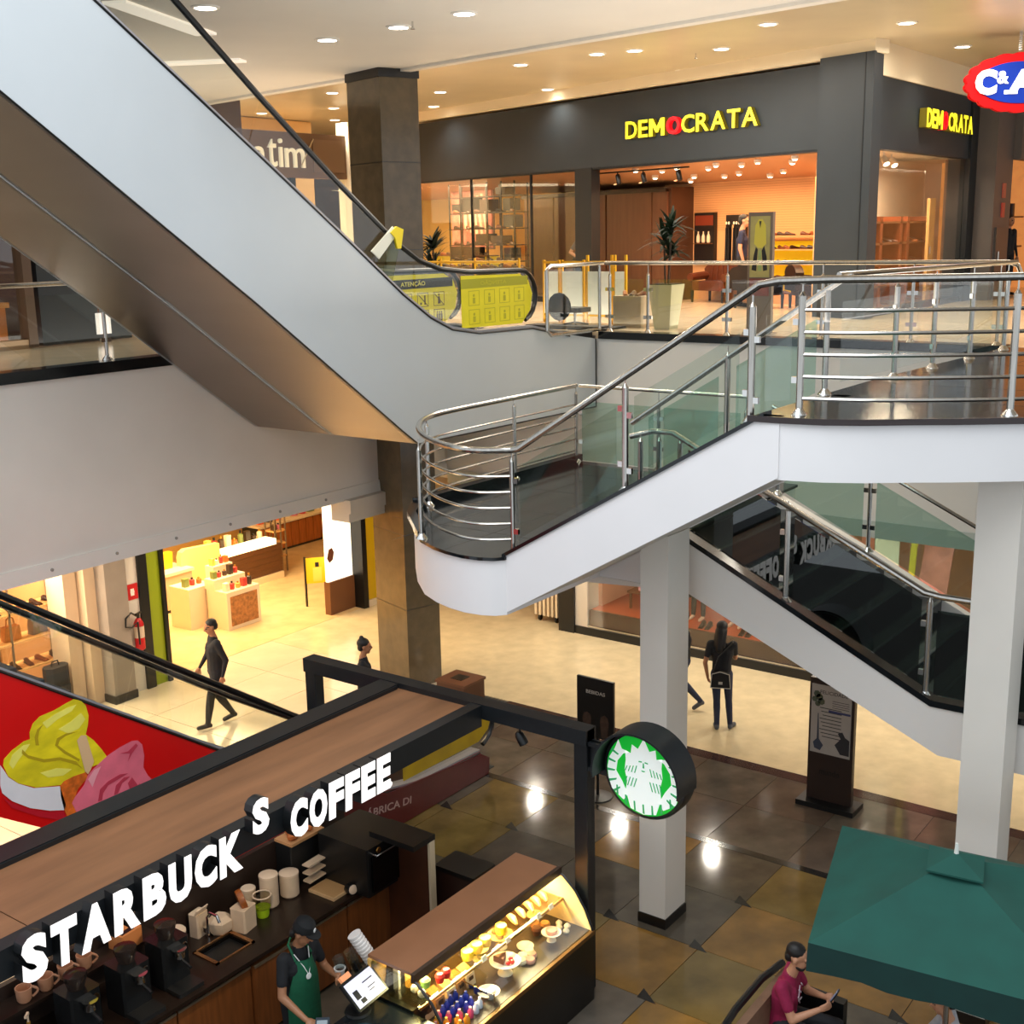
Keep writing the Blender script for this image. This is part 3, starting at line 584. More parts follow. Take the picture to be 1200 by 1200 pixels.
# flight B near railing
t=thing('stair_railing','steel railing with dark reflecting glass on the lower flight, near side','railing',(11.67,6.3,LZ)); xn=11.67
def zb(y): return LZ-(6.3-y)*1.35/2.78 if y>3.52 else -3.0
part('handrail',G().tube([(xn,6.98,LZ+1.02),(xn,6.7,LZ+1.1),(xn,6.45,LZ+1.1),(xn,3.66,-1.9),(xn,3.5,-1.92),(xn,1.0,-1.92)],.032,10),STEEL,t)
post(t,xn,6.62,LZ,1.0,.03,1.08); post(t,xn,6.36,LZ,1.0,.03,1.08)
for y in (5.1,3.6,1.9): post(t,xn,y,zb(y),.98,.03,1.08)
DG=glass('reflecting_glass','#8f9e9a',1.0,1.75)
pane(t,(xn,6.26),(xn,5.18),zb(6.26)+.1,zb(5.18)+.1,zb(6.26)+.95,zb(5.18)+.95,DG); pane(t,(xn,5.02),(xn,3.68),zb(5.02)+.1,zb(3.68)+.1,zb(5.02)+.95,zb(3.68)+.95,DG); pane(t,(xn,3.52),(xn,1.98),-2.92,-2.92,-2.06,-2.06,DG)
for y in (5.1,3.6):
    for dz in (.25,.75): clamp(t,xn,y,zb(y)+dz,0,1)
# far landing / flight B railing
t=thing('stair_railing','steel and green glass railing behind the landing and along the lower flight','railing',(14.7,9.6,LZ))
part('handrail',G().tube([(14.7,9.64,LZ+1.1),(14.7,7.0,LZ+1.1)],.024,8),STEEL,t)
for y in (8.35,7.05): post(t,14.7,y,LZ,.9,.026,1.08)
pane(t,(14.7,9.6),(14.7,8.43),LZ+.03,LZ+.03,LZ+.88,LZ+.88); pane(t,(14.7,8.27),(14.7,7.13),LZ+.03,LZ+.03,LZ+.88,LZ+.88)
for y in (9.66,8.35,7.05):
    for dz in (.3,.72):
        clamp(t,14.7,y,LZ+dz,0,-1)
        if y<9: clamp(t,14.7,y,LZ+dz,0,1)
xq=14.08
part('handrail',G().tube([(xq,6.4,LZ+1.1),(xq,3.6,-1.9),(xq,1.0,-1.9)],.024,8),STEEL,t)
for y in (6.3,5.12,3.6,2.2): post(t,xq,y,zb(y),.95,.026,1.08)
for a,b in ((6.22,5.2),(5.04,3.68),(3.52,2.28)):
    pane(t,(xq,a),(xq,b),zb(a)+.08,zb(b)+.08,zb(a)+.9,zb(b)+.9)
for y in (5.12,3.6):
    for dz in (.3,.75): clamp(t,xq,y,zb(y)+dz,0,1); clamp(t,xq,y,zb(y)+dz,0,-1)
part('rail_bar',G().tube([(xq,3.5,-2.45),(xq,1.0,-2.45)],.016,6),STEEL,t)
# far platform railing
t=thing('stair_railing','steel and glass railing on the far edge of the platform towards the gallery','railing',(13,4.6,0))
part('handrail',G().tube([(11.6,4.62,1.14),(16.9,4.36,1.1)],.028,8),STEEL,t)
for x in (13.05,14.15,15.35,16.6): post(t,x,4.62-(x-11.6)*.049,0,.96,.03,1.08)
pane(t,(13.15,4.54),(14.05,4.50),.1,.1,.88,.88,EG); pane(t,(14.25,4.49),(15.25,4.44),.1,.1,.88,.88,EG); pane(t,(15.45,4.43),(16.5,4.38),.1,.1,.88,.88,EG); pane(t,(11.7,4.61),(12.95,4.55),.1,.1,.88,.88,EG)
for x in (13.05,14.15,15.35):
    y=4.62-(x-11.6)*.049
    for z in (.25,.75): clamp(t,x,y,z,1,0); clamp(t,x,y,z,-1,0)
# gallery front railing
t=thing('gallery_railing','steel and glass railing along the front gallery edge before the black shopfront','railing',(17.1,8,0))
part('handrail',G().tube([(17.1,10.7,1.09),(17.1,4.5,1.09),(17.12,4.40,1.05),(17.2,4.38,.95)],.032,10),STEEL,t)
for y in (10.62,9.92,8.55,7.05,5.75,4.6):
    post(t,17.1,y,.0,.9,.026,1.06)
    for z in (.25,.68): clamp(t,17.1,y,z,0,-1); clamp(t,17.1,y,z,0,1)
ys=(10.62,9.92,8.55,7.05,5.75,4.6)
for a,b in zip(ys,ys[1:]): pane(t,(17.1,a-.08),(17.1,b+.08),.02,.02,.84,.84,EG)
# framed guard beside the escalator landing
t=thing('escalator_guard','short glass guard in a bent steel tube frame beside the escalator landing','railing',(16,10.74,0))
part('frame',G().tube([(16.95,10.72,.04),(16.95,10.72,1.06)],.026,8).tube([(17.06,10.72,1.09),(15.55,10.70,1.09),(15.45,10.70,1.04),(15.45,10.70,.14),(15.55,10.70,.06),(16.95,10.72,.05)],.028,8),STEEL,t)
part('glass_pane',G().box(15.52,16.92,10.705,10.715,.1,1.04),EG,t)
# left gallery railing
t=thing('gallery_railing','steel and glass railing on the left gallery below the escalator','railing',(10,14.3,0))
part('handrail',G().tube([(4,14.25,1.07),(16.4,14.25,1.07)],.03,8),STEEL,t)
for x in (6.4,8.2,10.2,12.2,14.2,16.2):
    post(t,x,14.25,.035,.9,.026,1.05)
    for z in (.3,.7): clamp(t,x,14.25,z,1,0); clamp(t,x,14.25,z,-1,0)
xs=(4.4,6.4,8.2,10.2,12.2,14.2,16.2)
for a,b in zip(xs,xs[1:]): pane(t,(a+.08,14.25),(b-.08,14.25),.04,.04,.93,.93,EG)
single('junction_box',G().rbox((16.96,11.25,-.36),(.09,.3,.28),.02),M('box_grey','#b9bfc2',.45),'small grey box fixed where the escalator meets the front bulkhead','box')
# ================================================================== COFFEE KIOSK
t=thing('coffee_kiosk','black steel kiosk frame with a brown wooden roof panel','kiosk',(5.5,8,FL))
part('post',G().rbox((9.52,6.22,-4.575),(.14,.16,2.85),.006),BLACKM,t); part('post',G().rbox((9.52,9.94,-4.575),(.14,.16,2.85),.006),BLACKM,t)
part('cross_beam',G().box(9.43,9.61,6.14,10.02,-3.3,-3.14),BLACKM,t)
part('rear_beam',G().box(.5,9.43,8.56,8.82,-3.36,-3.15),BLACKM,t)
part('fascia',G().box(.5,9.43,7.42,7.56,-3.38,-3.15),BLACKM,t)
WROOF=M('roof_veneer','#80583a',.45,var=.22,scale=2.2,stretch=(.35,2.4,1),bump=.02)
for a,b in ((.5,4.35),(4.36,9.43)): part('roof_panel',G().box(a,b,7.56,8.56,-3.24,-3.2),WROOF,t)
part('cable_conduit',G().box(.5,9.4,8.545,8.56,-3.2,-3.16),BLACKM,t)
# illuminated channel letters
LF=M('letter_white','#fbf6f2',.4,emit=.6); LS=M('letter_return','#16181a',.4)
sg=thing('kiosk_sign','row of lit white letters STARBUCKS COFFEE on the kiosk fascia','sign',(5.9,7.35,-3.43))
def letter(ch,x,w,z0=-3.435,h=.35):
    g=G(); text(g,ch,(x,7.42-.1,z0),(1,0,0),(0,0,1),w,h,-.1,.035,.06)
    g=G(); v,f=None,None
    g=G(); text(g,ch,(x,7.42,z0),(1,0,0),(0,0,1),w,h,.10,.055,.06); p=part('letter',g,LS,sg,smooth=30)
    g=G(); text(g,ch,(x+.003,7.322,z0+.003),(1,0,0),(0,0,1),w-.006,h-.006,.008,.055,.06); part('letter_face',g,LF,p,smooth=0)
xs=4.09
for ch,w in zip('STARBUCK',(.205,.215,.255,.235,.215,.225,.225,.245)): letter(ch,xs,w); xs+=w+.026
letter('S',6.215,.185,-3.22,.31)
xs=6.625
for ch,w in zip('COFFEE',(.205,.22,.19,.19,.19,.19)): letter(ch,xs,w); xs+=w+.018
g=G(); g.lathe((7.90,7.33,-3.40),[(.026,0),(.026,.012)],12,(0,-1,0)); part('trademark_dot',g,LF,sg)
# round illuminated sign on a bracket
sg=thing('round_sign','round lit green sign with white crowned mermaid emblem on a black bracket','sign',(9.5,5.5,-3.42))
cx,cy,cz,R=9.42,5.48,-3.42,.385
part('housing',G().lathe((cx,cy,cz),[(.44,0),(.45,.02),(.45,.17),(.40,.18)],40,(1,0,0)),BLACKM,sg)
g=G(); n=26; vs=[]
for i in range(n+1):
    a=radians(-8+196*i/n)
    for r,x in ((.455,-.20),(.475,-.20),(.475,.15),(.455,.15)): vs.append((cx+x,cy-r*cos(a)*1.0,cz+r*sin(a)))
fs=[]
for i in range(n):
    for j in range(4): fs.append((i*4+j,i*4+(j+1)%4,(i+1)*4+(j+1)%4,(i+1)*4+j))
g.add(vs,fs+[(0,1,2,3),(n*4+3,n*4+2,n*4+1,n*4)]); part('hood',g,BLACKM,sg)
GF=M('sign_green','#03a02a',.4,emit=.5); WF=M('sign_white','#e4ebe6',.4,emit=.32); GD=M('sign_green_line','#2f9a5c',.4,emit=.3)
part('face',G().lathe((cx,cy,cz),[(R+.02,0),(R+.02,-.012)],48,(1,0,0)),GF,sg)
def emb(par,name,polys,mat,x):
    g=G()
    for p in polys: g.prism([(cy-u*R,cz+v*R) for u,v in p],'x',x-.004,x)
    return part(name,g,mat,par)
def mirror(p): return [(-u,v) for u,v in p][::-1]
body=[(-.50,.30),(-.52,.55),(-.36,.50),(-.33,.74),(-.16,.66),(0,.96),(.16,.66),(.33,.74),(.36,.50),(.52,.55),(.50,.30),(.53,.05),(.46,-.25),(.50,-.5),(.36,-.95),(0,-1.03),(-.36,-.95),(-.50,-.5),(-.46,-.25),(-.53,.05)]
tail=[(-.60,-.30),(-.78,-.05),(-.74,.22),(-.58,.44),(-.42,.52),(-.62,.56),(-.72,.78),(-.82,.52),(-.97,.28),(-1.03,0),(-1.0,-.28),(-.90,-.55),(-.72,-.68),(-.56,-.78),(-.44,-.6)]
e=emb(sg,'emblem',[body,tail,mirror(tail)],WF,cx-.014)
lines=[]
for i in range(4):
    u=.20+i*.09
    lines+= [[(-u,.22-.02*i),(-u+.025,.22-.02*i),(-u-.03,.02),(-u-.055,.02)],[(-u,-.12),(-u+.025,-.12),(-u-.05,-.36),(-u-.075,-.36)]]
lines+= [mirror(p) for p in lines]
for i in range(7):
    u=-.75+i*.25; v=-sqrt(max(0,1-u*u))*.98
    lines.append([(u-.02,v+.22),(u+.02,v+.22),(u+.045,v-.02),(u-.005,v-.02)])
for i in range(5):
    a=radians(150+i*16); lines.append([(cos(a)*.80,sin(a)*.80),(cos(a+.05)*.82,sin(a+.05)*.82),(cos(a+.06)*1.03,sin(a+.06)*1.03),(cos(a)*1.03,sin(a)*1.03)]); lines.append(mirror(lines[-1]))
face=[[(-.13,.36),(-.04,.37),(-.04,.34),(-.13,.33)],[(.04,.37),(.13,.36),(.13,.33),(.04,.34)],[(-.01,.33),(.015,.33),(.03,.2),(-.02,.2)],[(-.06,.13),(.06,.13),(.03,.10),(-.03,.10)]]
emb(e,'emblem_line',lines+face,GD,cx-.0185)['kind']='stuff'
part('bracket',G().box(9.46,9.56,5.9,6.16,-3.3,-3.26).box(9.46,9.56,5.9,6.16,-3.56,-3.52).box(9.50,9.53,5.9,6.16,-3.56,-3.26),BLACKM,sg)
# track spots under the frame
def trackspot(x,y,z,label,aim=(0,-.3,-1),lit=False):
    t=thing('spotlight',label,'lamp',(x,y,z)); a=Vector(aim).normalized(); c=Vector((x,y,z-.12))
    part('stem',G().cyl((x,y,z),(x,y,z-.1),.012,n=8).obox((x,y,z-.01),(.08,.04,.025)),BLACK,t)
    part('lamp_head',G().lathe(c-a*.05,[(.03,0),(.05,.03),(.055,.14),(.045,.145)],14,a),BLACK,t)
    part('bulb',G().lathe(c+a*.088,[(.04,0),(.03,.012)],12,a),M('spot_bulb','#ffdfae',.5,emit=9) if lit else M('spot_glass','#3a3a3a',.2),t)
    return t
trackspot(9.52,7.0,-3.3,'black spotlight hanging from the kiosk cross beam',(.2,-.5,-1))
trackspot(8.3,7.75,-3.24,'lit black spotlight under the kiosk roof next to the last letter',(-.1,-.6,-1),True)
trackspot(8.95,7.75,-3.24,'unlit black spotlight under the kiosk roof against the yellow newel',(-.1,-.4,-1))
trackspot(5.05,7.9,-3.24,'lit spotlight under the kiosk roof below the first R of the sign',(-.2,-.6,-1),True)
spot('kiosk_spot',(8.3,7.7,-3.4),40,(1,.8,.55),80,.6,.05,(7.8,8.7,-5.1)); spot('kiosk_spot',(6.6,7.75,-3.4),45,(1,.8,.55),95,.6,.05,(7.0,8.8,-5.1)); spot('kiosk_spot',(5.05,7.75,-3.4),22,(1,.8,.55),90,.6,.05,(5.3,8.7,-5.0))
# back counter
WC=M('counter_top','#241a15',.3,var=.2,scale=14); CAB=M('cabinet_veneer','#7a4722',.4,var=.22,scale=4,stretch=(6,6,.5)); EDGE=M('aluminium_edge','#a89a86',.3,metal=.8)
bc=thing('back_counter','dark kiosk back counter with brown veneer doors and a sink','counter',(6.8,8.7,FL))
part('worktop',G().box(4.2,6.72,8.33,9.2,-5.14,-5.1).box(7.16,9.15,8.33,9.2,-5.14,-5.1).box(6.72,7.16,8.86,9.2,-5.14,-5.1).box(6.72,7.16,8.33,8.55,-5.14,-5.1),WC,bc)
part('carcass',G().box(4.2,9.1,8.42,9.18,-5.98,-5.14),DARK,bc)
xs=[5.2,6.1,6.98,7.6,8.3,9.05]
for i,(a,b) in enumerate(zip(xs,xs[1:])):
    if i==2: d=part('door',G().box(a+.01,b-.01,8.34,8.42,-5.95,-5.2),CAB,bc)
    else: d=part('door',G().box(a+.01,b-.01,8.38,8.42,-5.95,-5.2),CAB,bc)
    part('door_edge',G().box(a+.01,b-.01,8.33 if i==2 else 8.37,8.385 if i!=2 else 8.35,-5.215,-5.19),EDGE,d)
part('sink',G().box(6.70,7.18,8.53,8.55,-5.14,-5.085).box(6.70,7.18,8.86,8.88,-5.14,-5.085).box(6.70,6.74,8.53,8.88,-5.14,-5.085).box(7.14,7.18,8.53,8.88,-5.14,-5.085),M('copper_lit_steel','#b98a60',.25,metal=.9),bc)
part('basin',G().box(6.74,7.14,8.55,8.86,-5.36,-5.34).box(6.74,7.14,8.55,8.56,-5.36,-5.1).box(6.74,6.75,8.55,8.86,-5.36,-5.1).box(7.13,7.14,8.55,8.86,-5.36,-5.1).box(6.74,7.14,8.85,8.86,-5.36,-5.1),M('basin_dark','#2a2623',.25,metal=.8),bc)
part('tap',G().tube([(6.96,8.95,-5.1),(6.96,8.95,-4.86),(6.96,8.9,-4.8),(6.96,8.8,-4.8),(6.96,8.77,-4.86)],.015,8).obox((6.96,8.98,-5.0),(.05,.05,.05)),CHROME,bc)
part('back_panel',G().box(4.2,9.15,9.2,9.26,-6,-4.62),M('kiosk_back','#241812',.5,var=.2,scale=4),bc)
part('wall_shelf',G().box(4.2,6.4,8.95,9.2,-4.78,-4.75),WC,bc)
# things on the back counter
PORC=M('porcelain','#d9c3ab',.3); CARD=M('cardboard_white','#cdb79e',.6,var=.06,scale=9); KRAFT=M('kraft','#b98a5c',.65,var=.1,scale=9)
def canister(x,y,r,h,label):
    t=thing('canister',label,'canister',(x,y,-5.1)); part('body',G().lathe((x,y,-5.1),[(r*.82,0),(r,.02),(r,h-.03),(r*.97,h-.01)],18),CARD,t); part('lid',G().lathe((x,y,-5.1+h-.012),[(r*1.04,0),(r*1.04,.022),(r*.9,.03)],18),PORC,t)
canister(7.74,8.92,.095,.34,'tall white lidded tub in the middle of the back counter'); canister(8.0,8.9,.1,.25,'shorter white lidded tub at the right of the tall tub'); canister(7.60,9.08,.075,.20,'small pale lidded tub behind the green basket')
t=thing('basket','bright green rimmed clear basket before the white tubs','basket',(7.56,8.83,-5.1)); part('bowl',G().lathe((7.56,8.83,-5.1),[(.06,0),(.075,.09),(.085,.1)],16),M('lime_plastic','#9fc31c',.4),t); part('clear_wall',G().lathe((7.56,8.83,-5.0),[(.085,0),(.09,.13)],16),glass('clear_plastic','#e8e4dc'),t); part('lid_ring',G().tube([(7.56+.092*cos(a),8.83+.092*sin(a),-4.87) for a in [2*pi*k/16 for k in range(16)]],.008,6,True),PORC,t)
t=thing('paper_bag_box','tall white carton holding round brown lids left of the tubs','box',(7.3,8.82,-5.1)); part('carton',G().rbox((7.3,8.82,-4.98),(.2,.18,.24),.015,.2),CARD,t); part('lids',G().lathe((7.32,8.86,-4.82),[(.105,-.03),(.11,-.01),(.11,.03),(.08,.035)],20,(1,-.5,.3)),M('lid_brown','#8a4a16',.4,var=.2,scale=12),t)
t=thing('carton','squat white angular carton between the sink and the tall carton','box',(7.12,8.96,-5.1)); part('body',G().lathe((7.12,8.96,-5.1),[(.09,0),(.125,.05),(.125,.13),(.07,.18)],6),CARD,t); part('slot',G().obox((7.2,8.88,-5.0),(.03,.05,.03),.4),BLACK,t)
t=thing('paper_carton','open pale carton with a torn top behind the tap','box',(6.95,9.08,-5.1)); part('body',G().rbox((6.97,9.1,-4.98),(.16,.12,.24),.012,.15),CARD,t); part('flap',G().obox((6.97,9.05,-4.83),(.16,.012,.08),.15,.5),CARD,t)
t=thing('cup','magenta cup with a pale lid left of the sink','cup',(6.66,9.04,-5.1)); part('body',G().lathe((6.66,9.04,-5.1),[(.055,0),(.085,.2)],16),M('magenta','#b3125e',.35),t); part('lid',G().lathe((6.66,9.04,-4.9),[(.09,0),(.09,.02),(.07,.04)],16),PORC,t)
t=thing('serving_board','pale square chopping board on the worktop before the black oven','board',(8.35,8.62,-5.1)); part('board',G().obox((8.33,8.60,-5.08),(.36,.36,.03),.02),M('maple','#c9a87e',.5,var=.08,scale=5,stretch=(1,6,1)),t); part('juice_groove',G().obox((8.33,8.60,-5.064),(.32,.32,.003),.02),M('maple_dark','#b79365',.5),t)
t=thing('oven','black countertop oven with a steel handle under the sign end','oven',(8.72,8.5,-5.1)); part('body',G().rbox((8.74,8.52,-4.83),(.66,.72,.54),.015),M('oven_black','#101112',.35),t); part('door',G().box(8.46,9.02,8.135,8.16,-5.05,-4.66),M('oven_glass','#08090a',.08),t); part('handle',G().tube([(8.48,8.16,-4.63),(8.48,8.10,-4.63),(9.0,8.10,-4.63),(9.0,8.16,-4.63)],.012,8),CHROME,t); part('badge',G().lathe((8.55,8.13,-4.6),[(.035,0),(.03,.01)],14,(0,-1,0)),M('brass','#b98a4c',.3,metal=1),t)
t=thing('speaker_can','small round white can lying before the oven','can',(8.42,8.24+.15,-5.1)); part('body',G().lathe((8.38,8.4,-5.05),[(.05,-.04),(.055,-.03),(.055,.05)],14,(-.3,-1,.2)),DARK,t); part('rim',G().lathe((8.375,8.35,-5.04),[(.05,0),(.03,.01)],14,(-.3,-1,.2)),PORC,t)
t=thing('bread_basket','wooden tray heaped with orange bread rolls above the tubs','tray',(8.35,9.08,-4.6)); part('tray',G().rbox((8.33,9.08,-4.86),(.46,.24,.48),.01),DARK,t); part('board',G().box(8.1,8.58,8.94,9.2,-4.62,-4.59),KRAFT,t)
for i,(x,y) in enumerate(((8.2,9.02),(8.32,9.06),(8.45,9.04),(8.26,9.13),(8.4,9.13))): single('bread_roll',G().ell((x,y,-4.55),(.075,.05,.045),10,(0,0,.4*i)),M('bread','#b8652a',.6,var=.3,scale=12,bump=.3),['front left','front middle','front right','rear left','rear right'][i]+' orange baked roll on the wooden tray above the tubs','bread','rolls on the wooden tray')
for i in range(3): single('paper_pad',G().obox((8.33,8.82,-5.0+i*.09),(.34,.1,.016),.04),CARD,['lowest of three pale trays slotted beside the oven','middle of three pale trays slotted beside the oven','topmost of three pale trays slotted beside the oven'][i],'tray')
# mugs on the shelf below the first letters
def mug(x,y,z,col,label,ang):
    t=thing('mug',label,'mug',(x,y,z)); part('body',G().lathe((x,y,z),[(.05,0),(.062,.02),(.07,.13),(.064,.13),(.055,.03),(0.01,.025)],16),col,t); a=ang; part('handle',G().tube([(x+cos(a)*(.065+.05*sin(pi*k/8)),y+sin(a)*(.065+.05*sin(pi*k/8)),z+.02+.095*k/8) for k in range(9)],.011,6),col,t)
MUG=M('mug_terracotta','#b8876a',.35)
for i,x in enumerate((5.06,5.27,5.47,5.66)): mug(x,9.05,-4.75,MUG,f'tan mug on the shelf below the first letters, {ORD[i]} from the left',-.4)
t=thing('sugar_box','orange kraft box of sachets under the first R of the sign','box',(6.05,9.05,-4.75)); part('box',G().rbox((6.1,9.05,-4.67),(.24,.2,.16),.01,.1),M('kraft_orange','#c07a45',.6),t); part('slot',G().obox((6.08,9.0,-4.588),(.14,.05,.004),.1),BLACK,t)
for i,(x,y,c) in enumerate(((4.62,8.75,'#a8843c'),(4.78,8.6,'#b99a62'),(4.93,8.8,'#8d6a2a'))):
    t=thing('syrup_bottle',['amber syrup bottle at the far left edge of the counter','pale syrup bottle in front of the amber one','dark syrup bottle right of the pale one'][i],'bottle',(x,y,-5.1)); part('body',G().lathe((x,y,-5.1),[(.04,0),(.042,.02),(.042,.2),(.016,.26),(.016,.32)],14),M('syrup'+c,c,.15),t); part('pump',G().cyl((x,y,-4.78),(x,y,-4.7),.008,n=6).obox((x-.02,y-.02,-4.7),(.07,.02,.02),.7),PORC,t)
def brewer(x,y,z,label,k):
    t=thing('coffee_machine',label,'coffee machine',(x,y,z))
    part('body',G().rbox((x,y+.1,z+.22),(.3,.28,.44),.02),M('machine_black','#17191b',.25),t); part('drip_tray',G().rbox((x,y-.12,z+.02),(.28,.22,.04),.01),M('tray_steel','#4b4d4f',.3,metal=.8),t)
    part('group_head',G().lathe((x,y-.08,z+.3),[(.05,0),(.05,.06),(.07,.09)],14),CHROME,t); part('portafilter',G().tube([(x,y-.08,z+.29),(x-.02,y-.26,z+.27)],.014,8),DARK,t); part('gauge',G().lathe((x+.09,y-.045,z+.36),[(.035,0),(.03,.008)],14,(0,-1,0)),CHROME,t); part('hopper',G().lathe((x,y+.1,z+.44),[(.07,0),(.1,.1),(.1,.14),(.03,.16)],12),M('hopper_smoke','#2b2320',.15),t)
brewer(5.35,8.62,-5.1,'black coffee machine at the left end of the back counter',0); brewer(5.85,8.6,-5.1,'black coffee machine in the middle of the left counter',1); brewer(6.3,8.62,-5.1,'black coffee machine next to the sink',2)
# brown partition, bin behind the case
t=thing('partition','dark brown upright partition with a pale edge behind the display case','partition',(8.9,7.9,FL)); part('panel',G().box(8.86,8.92,7.72,8.3,-6,-4.52),M('partition_brown','#43210f',.45,var=.2,scale=4),t); part('edge_strip',G().box(8.85,8.93,7.69,7.72,-6,-4.52),M('pale_edge','#c9b797',.4),t); part('cap',G().box(8.6,8.94,7.69,8.3,-4.52,-4.46),BLACK,t)
t=thing('waste_bin','dark brown bin with a black top behind the display case','bin',(9.35,7.6,FL)); part('body',G().rbox((9.3,7.62,-5.5),(.34,.5,1.0),.01),M('bin_brown','#2b1710',.45,var=.15,scale=5),t); part('lid',G().rbox((9.32,7.62,-4.98),(.38,.54,.05),.01),BLACK,t); part('label_plate',G().box(9.2,9.4,7.355,7.368,-5.2,-5.05),PORC,t)
# POS counter
pc=thing('order_counter','black order counter beside the display case','counter',(6.6,6.6,FL)); part('body',G().rbox((6.62,6.55,-5.55),(1.0,.75,.9),.015),M('counter_black','#101416',.35,var=.2,scale=6),pc); part('top',G().rbox((6.62,6.55,-5.08),(1.06,.8,.05),.01),M('counter_stone','#12181b',.2),pc); part('framed_notice',G().obox((6.8,6.165,-5.35),(.2,.012,.28)),M('notice','#5c5a3e',.5,var=.4,scale=18),pc)
t=thing('order_screen','tilted point of sale screen showing a white page on the order counter','monitor',(6.9,6.85,-5.05)); part('stand',G().cyl((6.92,6.95,-5.05),(6.96,6.97,-4.9),.03,n=10).lathe((6.9,6.9,-5.055),[(.12,0),(.11,.02)],16),DARK,t)
Rm=Matrix.Translation((6.95,6.86,-4.84))@Euler((radians(-48),0,radians(4))).to_matrix().to_4x4()
g=G().box(-.2,.2,-.015,.015,-.14,.14).xf(Rm); part('bezel',g,DARK,t)
g=G().box(-.18,.18,-.019,-.0151,-.12,.12).xf(Rm); d=part('display',g,M('display_white','#d9d8ea',.3,emit=.35),t)
g=G().box(-.15,-.09,-.021,-.0192,-.05,.03).box(-.12,-.06,-.021,-.0192,-.1,-.06).box(.0,.13,-.021,-.0192,.04,.05).box(.02,.12,-.021,-.0192,-.02,-.012).box(.02,.09,-.021,-.0192,-.05,-.042).xf(Rm); part('page_item',g,M('page_ink','#1b1d24',.5),d)
g=G().box(-.16,-.04,-.016,.016,.15,.2).xf(Rm); part('side_display',g,M('customer_display','#d98f62',.4,emit=.4),t)
t=thing('card_reader','card terminal near the hand of the person in a green apron','card reader',(6.5,7.0,-5.05)); part('body',G().obox((6.48,6.92,-5.0),(.12,.2,.07),-.9,.2),M('reader_grey','#38424a',.3),t); part('keypad',G().obox((6.48,6.92,-4.957),(.09,.1,.006),-.9,.2),M('keypad','#9aa6ad',.4),t)
t=thing('round_tray','dark round tray on the order counter below the screen','tray',(6.66,6.6,-5.05)); part('dish',G().lathe((6.66,6.62,-5.055),[(.1,0),(.14,.012),(.15,.03),(.14,.028),(.1,.012)],22),M('tray_blue','#1d2e38',.2),t)
def cups(x,y,z,n,r,h,lean,mat,label):
    t=thing('cup_stack',label,'cups',(x,y,z)); a=Vector(lean).normalized()
    for k in range(n): part('cup',G().lathe(Vector((x,y,z))+a*(k*.035),[(r*.72,0),(r,h),(r*1.08,h),(r*1.08,h+.012),(r*.95,h+.012)],14,a),mat,t)
WCUP=M('paper_cup','#e4ded8',.5); CCUP=glass('clear_cup','#f0f3f3',.9)
cups(7.34,6.98,-5.0,12,.062,.13,(-.30,.36,.85),WCUP,'tall leaning stack of white paper cups on the black cup holder')
cups(7.22,7.12,-5.02,7,.05,.12,(-.2,.3,.9),CCUP,'stack of clear cups beside the white cup stack'); cups(7.08,7.18,-5.02,6,.05,.12,(-.12,.25,.9),CCUP,'leftmost stack of clear cups behind the screen')
t=thing('cup_holder','black slotted cup holder at the end of the order counter','holder',(7.3,6.9,FL)); part('body',G().rbox((7.26,6.72,-5.5),(.24,.5,.95),.012),M('holder_black','#0d1012',.3),t); part('cradle',G().obox((7.36,6.86,-4.93),(.12,.12,.3),0,-.2,.25),DARK,t); part('slot',G().obox((7.30,6.79,-4.9),(.03,.06,.2),0,-.2,.25),M('slot_grey','#8d8a86',.4),t)
# display case
dc=thing('display_case','lit glass pastry display case with a brown top','display case',(8.3,6.5,FL)); CB=M('case_black','#141312',.3,var=.2,scale=8)
part('base',G().box(7.12,9.4,6.04,6.95,-6,-5.26),CB,dc); part('top',G().box(7.14,9.38,6.46,6.98,-4.68,-4.65),M('case_top','#8d6043',.35,var=.06,scale=3),dc)
part('top_edge',G().box(7.12,9.4,6.42,6.46,-4.73,-4.645),M('case_edge','#3a2a20',.35),dc); part('back_wall',G().box(7.12,9.4,6.93,6.97,-5.26,-4.68),M('case_back','#d8a95a',.5),dc)
prof=[(6.05,-5.24),(6.06,-5.2),(6.14,-5.02),(6.25,-4.86),(6.40,-4.73),(6.46,-4.72)]
for a,b,nm in ((7.12,7.15,'end_panel'),(9.37,9.4,'end_panel')):
    part(nm,G().prism([(6.05,-5.26)]+prof[1:]+[(6.93,-4.70),(6.93,-5.26)],'x',a,b),M('end_cream','#d9c08f',.4) if a>9 else glass('end_glass','#dfe6e0'),dc)
    part('end_trim',G().tube([((a+b)/2,y-.004,z) for y,z in prof],.014,6),BLACK,dc)
g=G()
for i in range(len(prof)-1):
    (ya,za_),(yb,zb_)=prof[i],prof[i+1]; g.add([(7.15,ya,za_),(9.37,ya,za_),(9.37,yb,zb_),(7.15,yb,zb_),(7.15,ya+.006,za_),(9.37,ya+.006,za_),(9.37,yb+.006,zb_),(7.15,yb+.006,zb_)],[(0,1,2,3),(7,6,5,4)])
part('front_glass',g,GLASS,dc)
part('case_floor',G().box(7.15,9.37,6.07,6.92,-5.26,-5.22),M('case_floor','#3b3029',.35),dc); part('shelf',G().box(7.15,9.37,6.40,6.76,-4.985,-4.97),glass('shelf_glass','#e9e2c8'),dc); part('shelf_rail',G().box(7.15,9.37,6.385,6.40,-4.995,-4.965),M('rail_brass','#a9834f',.35,metal=.7),dc)
